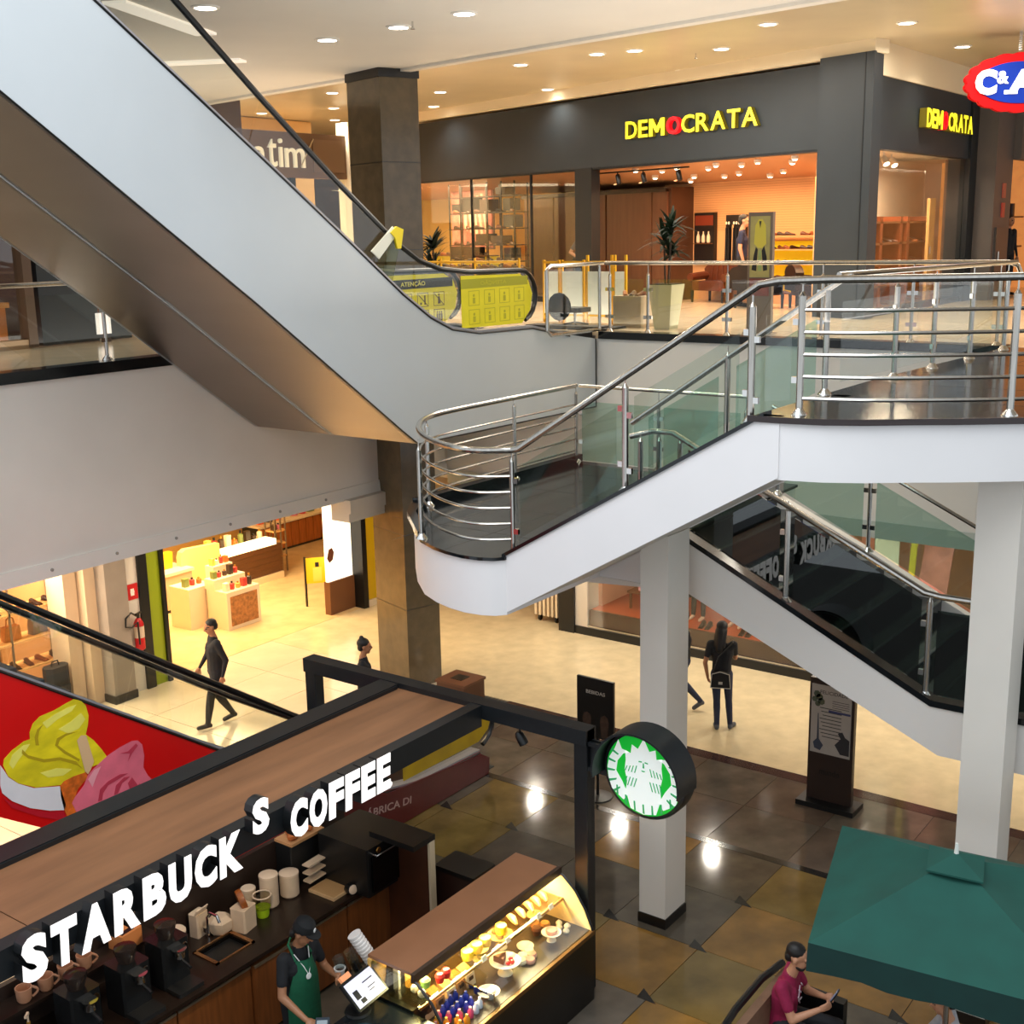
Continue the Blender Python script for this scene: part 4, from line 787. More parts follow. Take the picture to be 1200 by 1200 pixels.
part('front_rail',G().box(7.12,9.4,6.03,6.07,-5.27,-5.225),M('rail_bronze','#7d5f3c',.3,metal=.7),dc); part('divider',G().box(7.82,7.835,6.1,6.9,-5.22,-5.1),CHROME,dc)
area('case_light',(8.25,6.62,-4.70),2.1,60,(1,.78,.42),(radians(-12),0,0),sy=.12)
PLATE=M('plate_white','#ece4d8',.25)
def plate(x,y,z,r,label,foot=0):
    nm='cake_stand' if foot else 'plate'; t=thing(nm,label,'cake stand' if foot else 'plate',(x,y,z))
    if foot: part('foot',G().lathe((x,y,z),[(r*.5,0),(r*.48,.01),(r*.14,.03),(r*.12,foot),(r*.3,foot+.01)],18),PLATE,t)
    part('dish',G().lathe((x,y,z+foot),[(r*.6,0),(r,.018),(r,.024),(r*.6,.01),(.001,.008)],24),PLATE,t); return z+foot+.012
FZ=-5.22
def cream(x,y,z,s=1): return G().ell((x,y,z+.02*s),(.045*s,.045*s,.03*s),10)
CAKE=M('cake_brown','#6b3a1d',.6,var=.3,scale=20,bump=.3); CREAM2=M('cream_food','#ead9bd',.5,var=.1,scale=20,bump=.2); BUN=M('bun_golden','#c98a45',.5,var=.25,scale=15,bump=.2); BERRY=M('berry_red','#c0241c',.3); LEMON=M('lemon_yellow','#e8c21a',.4,var=.1,scale=18,bump=.15); PINKF=M('macaron_pink','#d9a08f',.5)
zt=plate(8.3,6.33,FZ,.15,'large white cake stand with berries in the middle of the display case',.11)
single('cake_slice',G().prism([(8.24,6.30),(8.36,6.36),(8.24,6.42)],'z',zt,zt+.06),CAKE,'brown cake slice on the large white cake stand','cake')
for i,(x,y) in enumerate(((8.27,6.27),(8.31,6.25),(8.34,6.29))): single('berry',G().ell((x,y,zt+.02),(.024,.024,.024),8),BERRY,['left','front','right'][i]+' red berry beside the cake slice on the large stand','fruit','berries on the large cake stand')
zt=plate(7.9,6.22,FZ,.105,'small white cake stand with a tart near the front of the case',.05); single('tart',G().lathe((7.9,6.22,zt),[(.05,0),(.065,.02),(.06,.028),(.02,.022)],16),CREAM2,'pale tart on the small front cake stand','tart')
zt=plate(9.0,6.28,FZ,.1,'white cake stand at the right of the case',.07); single('cake',G().lathe((9.0,6.28,zt),[(.055,0),(.06,.04),(.04,.05),(.001,.052)],16),PINKF,'pinkish round cake on the right-hand cake stand','cake')
zt=plate(8.62,6.62,FZ,.13,'white plate of orange tarts at the back of the case floor',.12)
for i,(x,y) in enumerate(((8.58,6.6),(8.66,6.62),(8.62,6.68))): single('pastry',G().ell((x,y,zt+.025),(.045,.04,.03),10),[BUN,LEMON,BUN][i],['golden tart at the left of the back plate','yellow tart at the right of the back plate','golden tart at the rear of the back plate'][i],'pastry')
zt=plate(8.33,6.68,FZ,.11,'white plate of buns behind the large cake stand',.1)
for i,(x,y) in enumerate(((8.3,6.65),(8.37,6.69))): single('bun',G().ell((x,y,zt+.03),(.05,.045,.035),10),BUN,['bun on the left of the plate behind the large stand','bun on the right of the plate behind the large stand'][i],'bun')
plate(8.75,6.42,FZ,.085,'empty small plate right of the large cake stand'); plate(9.2,6.62,FZ,.09,'small empty plate in the dark right corner of the case',.05)
for i,(x,y) in enumerate(((8.52,6.30),(8.58,6.24),(8.60,6.34),(8.66,6.28),(8.70,6.34))): single('cookie',G().lathe((x,y,FZ),[(.05,0),(.055,.02),(.045,.04),(.001,.045)],14),PINKF if i%2 else CREAM2,f'pale round biscuit right of the large cake stand, {ORD[i]} from the left','biscuit','biscuits heaped right of the large stand')
for i,(x,y) in enumerate(((9.0,6.46),(9.06,6.52),(9.12,6.44))): single('muffin',G().lathe((x,y,FZ),[(.035,0),(.045,.05),(.055,.06),(.045,.085),(.001,.095)],12),BUN if i else CAKE,f'small muffin behind the right-hand cake stand, {ORD[i]} from the left','muffin','muffins behind the right-hand stand')
for i,(x,y) in enumerate(((9.15,6.3),(9.2,6.24),(9.22,6.34),(9.28,6.28),(9.28,6.38))): single('meringue',G().lathe((x,y,FZ),[(.03,0),(.035,.02),(.02,.04),(.003,.055)],10),CREAM2,f'small white meringue at the right end of the case, {ORD[i]} from the left','meringue','meringues at the right end of the case')
SZ=-4.97
for i,x in enumerate((7.98,8.12,8.25,8.50)): single('lemon_cake',G().lathe((x,6.52,SZ),[(.05,0),(.06,.05),(.055,.085),(.001,.095)],14),LEMON,f'glowing yellow cake on the upper shelf, {ORD[i]} from the left','cake')
for i,x in enumerate((8.72,8.86,9.0,9.12,9.24)): single('croissant',G().tube([(x-.05,6.46,SZ+.025),(x-.025,6.5,SZ+.035),(x,6.54,SZ+.038),(x+.025,6.6,SZ+.035),(x+.05,6.66,SZ+.025)],.03,8,rs=[.012,.028,.036,.028,.012]),BUN,f'golden croissant at the right of the upper shelf, {ORD[i]} from the left','croissant','croissants on the upper shelf')
for i,x in enumerate((7.55,7.64)): single('red_fruit_cup',G().lathe((x,6.5,SZ),[(.035,0),(.045,.06),(.03,.085),(.001,.09)],12),BERRY,['left cup of red fruit on the upper shelf','right cup of red fruit on the upper shelf'][i],'fruit cup')
single('salad_cup',G().lathe((7.42,6.56,SZ),[(.04,0),(.05,.07),(.03,.09),(.001,.092)],12),M('salad_green','#7fae5c',.4),'green salad cup at the left of the upper shelf','salad')
for i,(x,y) in enumerate(((7.28,6.48),(7.3,6.58))): single('egg_cup',G().ell((x,y,SZ+.04),(.04,.04,.04),10),CREAM2,['front one of two white round puddings at the left end of the upper shelf','rear one of two white round puddings at the left end of the upper shelf'][i],'pudding')
for i,x in enumerate((7.36,7.52,7.68,7.82,7.96)):
    t=thing('sandwich_box',f'boxed sandwich in the row below the upper shelf, {ORD[i]} from the left','sandwich',(x,6.4,FZ)); part('box',G().prism([(6.46,FZ),(6.60,FZ),(6.60,FZ+.17),(6.48,FZ+.12)],'x',x-.06,x+.06),CREAM2 if i%2==0 else KRAFT,t); part('window',G().prism([(6.468,FZ+.06),(6.473,FZ+.095),(6.468,FZ+.096),(6.463,FZ+.06)],'x',x-.03,x+.03),M('sandwich_fill','#5a3a24',.5),t)
BC={'blue':'#2636a8','pink':'#d04a78','orange':'#d98a1e','white':'#c9cfe6'}
rowsb=[('blue',7.46,6.40),('blue',7.54,6.42),('blue',7.62,6.44),('blue',7.70,6.45),('blue',7.5,6.32),('blue',7.58,6.33),('blue',7.66,6.35),('blue',7.74,6.36),('blue',7.62,6.26),('blue',7.70,6.27),('pink',7.38,6.38),('pink',7.42,6.30),('pink',7.50,6.24),('pink',7.58,6.18),('orange',7.30,6.34),('orange',7.34,6.26),('orange',7.42,6.20),('orange',7.48,6.14),('orange',7.38,6.14),('white',7.66,6.18),('white',7.74,6.2),('pink',7.24,6.3),('pink',7.28,6.2),('pink',7.22,6.14)]
for c,x,y in rowsb:
    t=thing('juice_bottle',f'{c} juice bottle at the left of the case, {ORD[sum(1 for q in rowsb if q[0]==c and q[1]-.6*q[2]<x-.6*y)]} of that colour from the left','bottle',(x,y,FZ),0,f'{c} juice bottles'); m=M('bottle_'+c,BC[c],.25)
    h=.06; part('body',G().lathe((x,y,FZ),[(.026,0),(.029,.01),(.029,h),(.012,h+.025)],10),m,t); part('cap',G().lathe((x,y,FZ+h+.025),[(.013,0),(.013,.018)],8),M('cap_'+c,{'blue':'#4a5cc8','pink':'#f0a0b8','orange':'#e8b838','white':'#ffffff'}[c],.35),t)
for i,x in enumerate((8.05,8.42,8.93,9.14)): single('price_tag',G().obox((x,6.378,-4.955),(.07,.006,.05),0,-.3),M('tag_paper','#efe3cf',.5),f'small white price card on the shelf rail, {ORD[i]} from the left','price card')
# ================================================================== PEOPLE
SKIN=M('skin','#c08a6a',.5,var=.05,scale=20); SKIN2=M('skin_tan','#a87452',.5,var=.05,scale=20); HAIRB=M('hair_black','#15110f',.55,var=.3,scale=60); LIP=M('lip','#8f4a40',.5); EYE=M('eye_dark','#1a1310',.3)
def remesh(name,prims,mats,parent,vox,smooth=2):
    """one continuous skin grown over tapered limbs and ellipsoids; each face takes the material of the nearest limb"""
    g=G()
    for p in prims:
        if p[0]=='c':
            _,a,b,ra,rb,mi=p; a,b=Vector(a),Vector(b); d=(b-a)
            if d.length<1e-5: continue
            g.cyl(a,b,ra,rb,n=12); g.ell(a,(ra,)*3,12); g.ell(b,(rb,)*3,12)
        else:
            _,c,r,mi=p[:4]; g.ell(c,r,14,p[4] if len(p)>4 else None)
    me=mesh_of(g,name,mats,0); ob=bpy.data.objects.new(name,me); COL.objects.link(ob)
    m=ob.modifiers.new('r','REMESH'); m.mode='VOXEL'; m.voxel_size=vox
    if smooth: s=ob.modifiers.new('s','SMOOTH'); s.factor=.5; s.iterations=smooth
    bpy.context.view_layer.update(); dg=bpy.context.evaluated_depsgraph_get(); ev=ob.evaluated_get(dg); m2=bpy.data.meshes.new_from_object(ev)
    bpy.data.objects.remove(ob); bpy.data.meshes.remove(me)
    n=len(m2.polygons); c=np.zeros(n*3); m2.polygons.foreach_get('center',c); c=c.reshape(-1,3); best=np.full(n,1e9); mi=np.zeros(n,dtype=np.int32)
    for p in prims:
        if p[0]=='c':
            a,b=np.array(p[1],float),np.array(p[2],float); d=b-a; L=d@d
            if L<1e-9: continue
            t=np.clip(((c-a)@d)/L,0,1); dist=np.linalg.norm(c-a-t[:,None]*d,axis=1)-(p[3]+(p[4]-p[3])*t); k=p[5]
        else:
            R=np.array(Euler(p[4]).to_matrix()) if len(p)>4 else np.eye(3); q=(c-np.array(p[1],float))@R; r=np.array(p[2],float); k=p[3]
            l=np.linalg.norm(q/r,axis=1); dist=(l-1)*r.min()
        if k<0: continue
        u=dist<best; best[u]=dist[u]; mi[u]=k
    m2.materials.clear()
    for m in mats: m2.materials.append(m)
    m2.polygons.foreach_set('material_index',mi); m2.polygons.foreach_set('use_smooth',[True]*n); m2.update(); m2.name=name
    return part(name,m2,None,parent,0)
def hand(P,wr,fdir,nrm,side,mi,curl=.5,s=1):
    "palm, four unequal bent fingers and a thumb from the side of the palm; nrm = palm side"
    f=Vector(fdir).normalized(); n=Vector(nrm); n=(n-f*n.dot(f)).normalized(); u=f.cross(n)*side; w=Vector(wr)
    P.append(('c',w,w+f*.05*s,.024*s,.026*s,mi)); P.append(('c',w+f*.035*s-u*.022*s,w+f*.085*s-u*.028*s,.016*s,.014*s,mi)); P.append(('c',w+f*.035*s+u*.022*s,w+f*.08*s+u*.028*s,.016*s,.014*s,mi)); P.append(('c',w+f*.04*s,w+f*.088*s,.017*s,.015*s,mi))
    for k,L in enumerate((.072,.082,.077,.058)):
        b=w+f*.085*s+u*(-.033+.022*k)*s; d=f
        for j in range(3):
            a=curl*(j+.6)*.75; d2=(f*cos(a)+n*sin(a)); e=b+d2*L*s*(.42,.33,.25)[j]; P.append(('c',b,e,(.0098-.0012*j)*s,(.0092-.0012*j)*s,mi)); b=e
    b=w+f*.03*s-u*.028*s; e=b+(f*.6-u*.55+n*.35).normalized()*.045*s; P.append(('c',b,e,.013*s,.011*s,mi)); P.append(('c',e,e+(f*.85-u*.1+n*.4).normalized()*.035*s,.011*s,.009*s,mi))
def head(P,c,fw,up,skin,eye,lip,s=1):
    f=Vector(fw).normalized(); u=Vector(up); u=(u-f*u.dot(f)).normalized(); r=f.cross(u); c=Vector(c)
    rot=Matrix((r,f,u)).transposed().to_euler()
    def at(x,y,z): return c+(r*x+f*y+u*z)*s
    P+= [('e',at(0,-.012,.03),(.076*s,.094*s,.088*s),skin,rot),('e',at(0,.02,-.035),(.06*s,.072*s,.08*s),skin,rot),('c',at(0,.055,-.09),at(0,.06,-.085),.026*s,.024*s,skin),
         ('c',at(0,.088,.012),at(0,.108,-.022),.009*s,.015*s,skin),('c',at(-.034,.082,.024),at(.034,.082,.024),.012*s,.012*s,skin),
         ('e',at(.077,-.005,-.005),(.012*s,.02*s,.032*s),skin,rot),('e',at(-.077,-.005,-.005),(.012*s,.02*s,.032*s),skin,rot),
         ('e',at(.03,.083,.005),(.012*s,.008*s,.007*s),eye,rot),('e',at(-.03,.083,.005),(.012*s,.008*s,.007*s),eye,rot),
         ('c',at(-.02,.086,-.052),at(.02,.086,-.052),.0085*s,.0085*s,lip)]
    return at,rot
def person(name,label,loc,rotz,J,mats,hair=None,vox=.011,sc=1.0,sleeve='short',curl=.5,girth=1.0,extra=None):
    """J: joints in the person's own frame (faces +y, x to the right). mats: skin,top,trousers,shoes,eye,lip,hair"""
    t=thing(name,label,'person',loc,rotz); P=[]; V=Vector
    SK,TOP,TR,SH,EY,LP=0,1,2,3,4,5
    pel,ch,nk,hd=[V(J[k]) for k in ('pel','chest','neck','head')]
    up=(ch-pel).normalized(); mid=pel.lerp(ch,.5); g=girth
    sr=(V(J['shR'])-V(J['shL'])).normalized(); hr=(V(J['hpR'])-V(J['hpL'])).normalized()
    P+= [('c',V(J['hpL'])-hr*-.02,V(J['hpR'])-hr*.02,.105*g,.105*g,TR),('c',pel-hr*.05,mid-sr*.05,.105*g,.1*g,TOP),('c',pel+hr*.05,mid+sr*.05,.105*g,.1*g,TOP),('c',mid-sr*.05,ch-sr*.07,.1*g,.115*g,TOP),('c',mid+sr*.05,ch+sr*.07,.1*g,.115*g,TOP),
         ('c',ch-sr*.06,V(J['shL'])+sr*.02,.1*g,.062*g,TOP),('c',ch+sr*.06,V(J['shR'])-sr*.02,.1*g,.062*g,TOP),('c',ch+up*.05,ch+up*.16,.088*g,.062*g,TOP),('c',ch+up*.11,nk,.058,.052,SK),('c',nk-up*.02,hd-up*.04,.052,.047,SK)]
    hf=V(J.get('face',(0,1,0))); head(P,hd,hf,V(J.get('headup',(0,0,1))),SK,EY,LP)
    for S,sd in (('L',-1),('R',1)):
        sh,el,wr=[V(J[k+S]) for k in ('sh','el','wr')]; P.append(('c',sh,el,.052*g,.042*g,TOP if sleeve!='none' else SK))
        if sleeve=='short': P[-1]=('c',sh,sh.lerp(el,.62),.056*g,.052*g,TOP); P.append(('c',sh.lerp(el,.55),el,.043*g,.039*g,SK))
        P.append(('c',el,wr,.040*g,.026,TOP if sleeve=='long' else SK))
        if not J.get('nohand'+S): hand(P,wr,J.get('hd'+S,(wr-el)),J.get('hn'+S,(-sd,0,0)),sd,SK,J.get('curl'+S,curl))
        hp,kn,an=[V(J[k+S]) for k in ('hp','kn','an')]; P+= [('c',hp,kn,.088*g,.060*g,TR),('c',kn,kn.lerp(an,.35),.058*g,.058*g,TR),('c',kn.lerp(an,.3),an,.058*g,.042,TR)]
        to=V(J.get('to'+S,an+V((0,.15,-.05)))); d=(to-an); P+= [('c',an+V((0,-.02,-.03)),to,.04,.036,SH),('c',an+V((0,-.035,-.035)),an,.038,.04,SH)]
    if extra: P+=extra
    body=remesh('body',P,mats[:6],t,vox)
    if hair: 
        H=[]; c=hd; f=hf.normalized(); u=V(J.get('headup',(0,0,1))); u=(u-f*u.dot(f)).normalized(); r=f.cross(u); rot=Matrix((r,f,u)).transposed().to_euler()
        for q in hair:
            pos=c+r*q[0][0]+f*q[0][1]+u*q[0][2]
            if len(q)==2: H.append(('e',pos,q[1],0,rot))
            else: H.append(('c',pos,c+r*q[1][0]+f*q[1][1]+u*q[1][2],q[2],q[3],0))
        remesh('hair',H,[mats[6]],t,vox,1)
    if sc!=1: t.scale=(sc,)*3
    return t
def stand(**k):
    J=dict(pel=(0,0,.97),chest=(0,.0,1.27),neck=(0,-.01,1.47),head=(0,.03,1.63),shL=(-.18,-.01,1.40),shR=(.18,-.01,1.40),elL=(-.23,-.03,1.12),elR=(.23,-.03,1.12),wrL=(-.24,.04,.87),wrR=(.24,.04,.87),
        hpL=(-.09,0,.92),hpR=(.09,0,.92),knL=(-.1,.02,.49),knR=(.1,.02,.49),anL=(-.1,-.03,.085),anR=(.1,-.03,.085),toL=(-.11,.13,.036),toR=(.11,.13,.036)); J.update(k); return J
SHORT=[((0,-.025,.052),(.083,.094,.078)),((0,-.06,.0),(.078,.06,.075))]
def clothm(n,c): return M('cloth_'+n,c,.8,var=.12,scale=25,bump=.1)
NAVY=clothm('black','#14151b'); DEN=clothm('denim','#232a42'); SHOEB=M('shoe_black','#15130f',.4)
# man walking along the left corridor (to the left and towards us)
J=stand(pel=(0,0,.95),hpL=(-.09,0,.9),hpR=(.09,0,.9),knL=(-.09,.13,.49),anL=(-.09,.2,.09),toL=(-.1,.35,.045),knR=(.09,-.02,.48),anR=(.09,-.24,.13),toR=(.1,-.1,.04),elL=(-.24,-.12,1.13),wrL=(-.25,-.05,.88),elR=(.24,.06,1.13),wrR=(.23,.2,.92),face=(-.1,1,-.25))
w1=person('person','man in black clothes and glasses walking on the beige tiles',(12.12,14.87,FL),radians(62),J,[SKIN2,NAVY,NAVY,SHOEB,EYE,LIP,HAIRB],SHORT,sleeve='long',sc=1.01,girth=1.14)
part('glasses',G().tube([(-.065,.0,1.645),(-.062,.1,1.642),(-.012,.115,1.642),(.012,.115,1.642),(.062,.1,1.642),(.065,.0,1.645)],.006,6),BLACK,w1,0)
# woman on the beige floor, seen from behind, carrying a bag
J=stand(knL=(-.07,.03,.49),anL=(-.06,-.02,.085),toL=(-.09,.13,.036),knR=(.11,.06,.49),anR=(.14,.04,.085),toR=(.2,.17,.036),elL=(-.25,-.1,1.12),wrL=(-.22,-.02,.90),elR=(.2,.1,1.15),wrR=(.12,.28,1.2),face=(.35,1,-.1))
BAGM=M('bag_black','#1a1715',.4,var=.2,scale=30)
w2=person('person','woman with long dark hair, black top and blue jeans carrying a shoulder bag',(16.35,8.15,FL),radians(-65),J,[SKIN2,NAVY,DEN,M('shoe_grey','#4b4d52',.6),EYE,LIP,HAIRB],[((0,-.03,.05),(.088,.1,.085)),((0,-.075,-.02),(0,-.10,-.30),.075,.06),((-.05,-.05,-.02),(-.06,-.09,-.25),.045,.035),((.05,-.05,-.02),(.06,-.09,-.25),.045,.035)],sleeve='short',sc=1.0,girth=.95)
b=thing('shoulder_bag','black handbag with pale piping hanging on the back of the woman in jeans','bag',(16.1,8.0,FL+.85)); 
wm=Matrix.Translation((16.35,8.15,FL))@Matrix.Rotation(radians(-65),4,'Z')
g=G().prism([(-.16,.78),(.14,.78),(.12,1.0),(-.02,1.04),(-.14,1.0)],'y',-.26,-.17).xf(wm); part('body',g,BAGM,b)
g=G().tube([(-.16,-.27,.78),(-.14,-.27,1.0),(-.02,-.27,1.04),(.12,-.27,1.0),(.14,-.27,.78),(-.16,-.27,.78)],.007,6).obox((-.01,-.268,.86),(.06,.01,.04)).xf(wm); part('piping',g,M('piping_pale','#c8c2b8',.5),b)
g=G().tube([(-.13,-.2,1.0),(-.05,-.19,1.25),(.16,-.08,1.45),(.17,.02,1.45)],.01,6).xf(wm); part('strap',g,BAGM,b)
# walker mostly hidden behind the slim column
J=stand(knL=(-.09,.12,.5),anL=(-.09,.10,.085),toL=(-.1,.25,.036),knR=(.09,-.02,.5),anR=(.09,-.30,.17),toR=(.1,-.2,.05),elL=(-.24,.05,1.13),wrL=(-.24,.15,.9))
person('person','walker in dark trousers stepping out of sight behind the cream column',(16.6,8.95,FL),radians(40),J,[SKIN,NAVY,DEN,M('shoe_grey','#4b4d52',.6),EYE,LIP,HAIRB],SHORT,sleeve='long')
# woman with hair bun behind the kiosk beam
J=stand(face=(0,1,-.05),elL=(-.23,.02,1.12),wrL=(-.2,.2,1.0))
person('person','person in black with hair in a bun, half hidden behind the kiosk beam',(12.75,12.25,FL),radians(-140),J,[SKIN2,NAVY,NAVY,SHOEB,EYE,LIP,HAIRB],[((0,-.025,.05),(.086,.098,.084)),((0,-.06,-.02),(.078,.05,.06)),((0,-.05,.135),(.035,.035,.032))],sleeve='long')
# barista
J=stand(chest=(0,.04,1.25),neck=(0,.06,1.44),head=(0,.13,1.585),shL=(-.18,.05,1.37),shR=(.18,.05,1.37),elL=(-.27,.08,1.10),wrL=(-.20,.30,1.13),hdL=(.2,.9,.1),hnL=(.9,-.1,.2),curlL=1.2,elR=(.27,.12,1.08),wrR=(.24,.38,.95),hdR=(-.25,.9,-.2),hnR=(0,0,-1),curlR=.7,face=(-.42,1,-.55))
bp_=(6.80,7.56,FL); br=radians(178)
ba=person('person','barista in black cap and green apron behind the order counter',bp_,br,J,[SKIN2,clothm('shirt_black','#15161a'),NAVY,SHOEB,EYE,LIP,HAIRB],[((0,-.02,.04),(.084,.095,.07)),((0,-.07,-.03),(.07,.04,.07))],vox=.009,curl=.6,sc=1.0)
bm=Matrix.Translation(bp_)@Matrix.Rotation(br,4,'Z')
APR=clothm('apron_green','#0f5c3d')
g=G(); n=9; rowsA=[(.55,.19,.155),(.8,.19,.15),(.98,.185,.148),(1.1,.165,.165),(1.22,.13,.178),(1.34,.095,.165)]
vs=[]
for z,wd,dep in rowsA:
    for k in range(n):
        u=-1+2*k/(n-1); vs.append((u*wd,dep+.02-.07*u*u,z))
for z,wd,dep in rowsA:
    for k in range(n):
        u=-1+2*k/(n-1); vs.append((u*wd,dep+.012-.07*u*u,z))
R=len(rowsA); fs=[(i*n+k,i*n+k+1,(i+1)*n+k+1,(i+1)*n+k) for i in range(R-1) for k in range(n-1)]; o=R*n; fs+=[tuple(reversed([q+o for q in f])) for f in fs]
for i in range(R-1): fs+=[(i*n,(i+1)*n,o+(i+1)*n,o+i*n),((i+1)*n-1+0,o+(i+1)*n-1,o+(i+2)*n-1,(i+2)*n-1)]
fs+=[(k,o+k,o+k+1,k+1) for k in range(n-1)]
g.add(vs,fs).tube([(-.095,.12,1.34),(-.08,.02,1.46),(0,-.03,1.49),(.08,.02,1.46),(.095,.12,1.34)],.012,6); part('apron',g,APR,ba,0)
part('badge',G().lathe((.02,.20,1.19),[(.03,0),(.026,.006)],12,(0,1,.1)),M('badge_white','#e6e6e2',.4),ba,0); part('lanyard',G().tube([(.09,.1,1.40),(.05,.175,1.29),(.02,.205,1.2),(-.02,.18,1.29),(-.08,.1,1.40)],.005,5),M('badge_white','#e6e6e2'),ba,0)
f=Vector((-.42,1,-.55)).normalized(); u=Vector((0,0,1)); u=(u-f*u.dot(f)).normalized(); r=f.cross(u); Rm=Matrix((r,f,u)).transposed().to_4x4(); Rm.translation=Vector((0,.13,1.585))
g=G(); g.lathe((0,-.01,.045),[(.099,0),(.1,.03),(.09,.07),(.06,.095),(.002,.105)],16).xf(Rm); cp_=part('cap',g,clothm('cap_black','#101113'),ba,0)
g=G(); g.prism([(-.08,.06),(-.07,.12),(-.04,.155),(0,.165),(.04,.155),(.07,.12),(.08,.06)],'z',.04,.052).xf(Rm); part('cap_peak',g,clothm('cap_black','#101113'),cp_)
g=G(); g.lathe((0,.088,.085),[(.022,0),(.02,.006)],10,(0,1,.3)).xf(Rm); part('cap_badge',g,M('badge_white','#e6e6e2'),cp_)
t=thing('paper_cup','round paper cup held by the barista above the counter','cup',(6.98,7.24,-4.9)); part('cup',G().lathe((7.02,7.22,-4.93),[(.033,0),(.048,.11),(.054,.112),(.054,.122),(.043,.118),(.03,.02)],18),WCUP,t); part('coffee',G().lathe((7.02,7.22,-4.84),[(.04,0),(.001,.001)],16),M('coffee','#6b3a1c',.3),t)
# ---- parasol corner
um=thing('parasol','large square green canvas parasol with a valance','parasol',(9.2,2.42,FL)); ur=radians(-83+0)
cxu,cyu=9.23,2.53; a=Vector((.968,.25)); b_=Vector((.117,-.993)); ha=1.015; hb=1.015
cn=[Vector((cxu,cyu))+a*sx*ha+b_*sy*hb for sx,sy in ((-1,-1),(1,-1),(1,1),(-1,1))]
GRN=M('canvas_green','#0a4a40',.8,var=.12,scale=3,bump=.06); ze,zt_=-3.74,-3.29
g=G(); N=6
for k in range(4):
    p,q=cn[k],cn[(k+1)%4]; vs=[]
    for i in range(N+1):
        s=i/N
        for j in range(N+1):
            e=p.lerp(q,j/N); pt=e.lerp(Vector((cxu,cyu)),s); vs.append((pt.x,pt.y,ze+(zt_-ze)*s-.035*sin(pi*s)*(sin(pi*j/N))))
    g.add(vs,[(i*(N+1)+j,i*(N+1)+j+1,(i+1)*(N+1)+j+1,(i+1)*(N+1)+j) for i in range(N) for j in range(N)])
part('canopy',g,GRN,um,smooth=20)
g=G()
for k in range(4):
    p,q=cn[k],cn[(k+1)%4]; vs=[]; m=10
    for j in range(m+1):
        e=p.lerp(q,j/m); w=.012*sin(j*2.1); nrm=(e-Vector((cxu,cyu))).normalized(); e2=e+nrm*(w); vs+=[(e.x,e.y,ze),(e2.x,e2.y,ze-.23+.01*sin(j*1.7))]
    g.add(vs,[(2*j,2*j+1,2*j+3,2*j+2) for j in range(m)])
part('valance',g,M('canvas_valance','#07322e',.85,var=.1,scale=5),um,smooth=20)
g=G(); 
for k in range(4):
    p,q=[Vector((cxu,cyu))+(c-Vector((cxu,cyu)))*.21 for c in (cn[k],cn[(k+1)%4])]; g.add([(p.x,p.y,zt_-.05),(q.x,q.y,zt_-.05),(cxu,cyu,zt_+.045),(p.x,p.y,zt_-.065),(q.x,q.y,zt_-.065)],[(0,1,2),(3,4,1,0)])
part('vent_flap',g,GRN,um,smooth=0); part('finial',G().cyl((cxu,cyu,zt_+.03),(cxu,cyu,zt_+.12),.02,.012,10),M('finial_white','#d8dcd4',.4),um)
part('pole',G().cyl((cxu,cyu,FL+.05),(cxu,cyu,zt_+.02),.024,n=10),STEEL,um); part('foot',G().lathe((cxu,cyu,FL),[(.26,0),(.26,.04),(.05,.08)],20),BLACK,um)
for c in cn: part('rib',G().cyl((cxu,cyu,zt_-.05),(cxu+(c.x-cxu)*.97,cyu+(c.y-cyu)*.97,ze-.035),.01,n=6),STEEL,um)
# sofa and seated man
so=thing('sofa','dark framed cafe sofa with tan upholstery at the edge of the parasol','sofa',(9.3,4.08,FL)); SOF=M('upholstery_tan','#7d5d47',.7,var=.12,scale=10,bump=.1)
g=G(); pth=[(8.45,4.2,-5.15),(8.9,4.24,-5.13),(9.45,4.25,-5.13),(9.8,4.2,-5.13)]; g.tube(pth,.035,8); part('back_rail',g,BLACK,so)
part('backrest',G().prism([(8.45,4.1),(9.82,4.12),(9.82,4.2),(8.45,4.18)],'z',-5.75,-5.19),SOF,so); part('seat',G().box(8.45,9.87,3.6,4.12,-5.72,-5.55),SOF,so); part('seat_base',G().box(8.45,9.87,3.6,4.18,-5.82,-5.72),BLACK,so)
for x in (8.51,9.81):
    for y in (3.78,4.27): part('leg',G().box(x-.025,x+.025,y-.025,y+.025,FL,-5.8),BLACK,so)
part('armrest',G().box(9.81,9.91,3.6,4.18,-5.75,-5.35),BLACK,so)
J=dict(pel=(0,-.02,.50),chest=(0,.02,.83),neck=(0,.06,1.03),head=(0,.11,1.19),shL=(-.19,.02,.97),shR=(.19,.02,.97),elL=(-.25,.14,.72),elR=(.25,.14,.72),wrL=(-.10,.34,.80),wrR=(.12,.34,.80),hdL=(.35,.75,.35),hdR=(-.3,.75,.4),hnL=(.8,0,.4),hnR=(-.8,0,.4),curlL=1.1,curlR=1.1,
    hpL=(-.1,.02,.53),hpR=(.1,.02,.53),knL=(-.13,.46,.53),knR=(.13,.46,.53),anL=(-.13,.44,.09),anR=(.13,.44,.09),toL=(-.14,.6,.036),toR=(.14,.6,.036),face=(0,1,-.22))
mp_=(9.47,4.03,FL); mr=radians(-172)
MAR=clothm('maroon','#8a0f3e')
mn=person('person','bearded man in a maroon t-shirt sitting with a phone under the parasol edge',mp_,mr,J,[SKIN,MAR,clothm('trouser_dark','#1b1a1e'),SHOEB,EYE,LIP,HAIRB],[((0,-.03,.06),(.083,.094,.074)),((0,-.07,0),(.075,.05,.07)),((0,.05,-.085),(.05,.042,.03)),((0,.03,-.07),(.064,.035,.03))],vox=.009,girth=1.05)
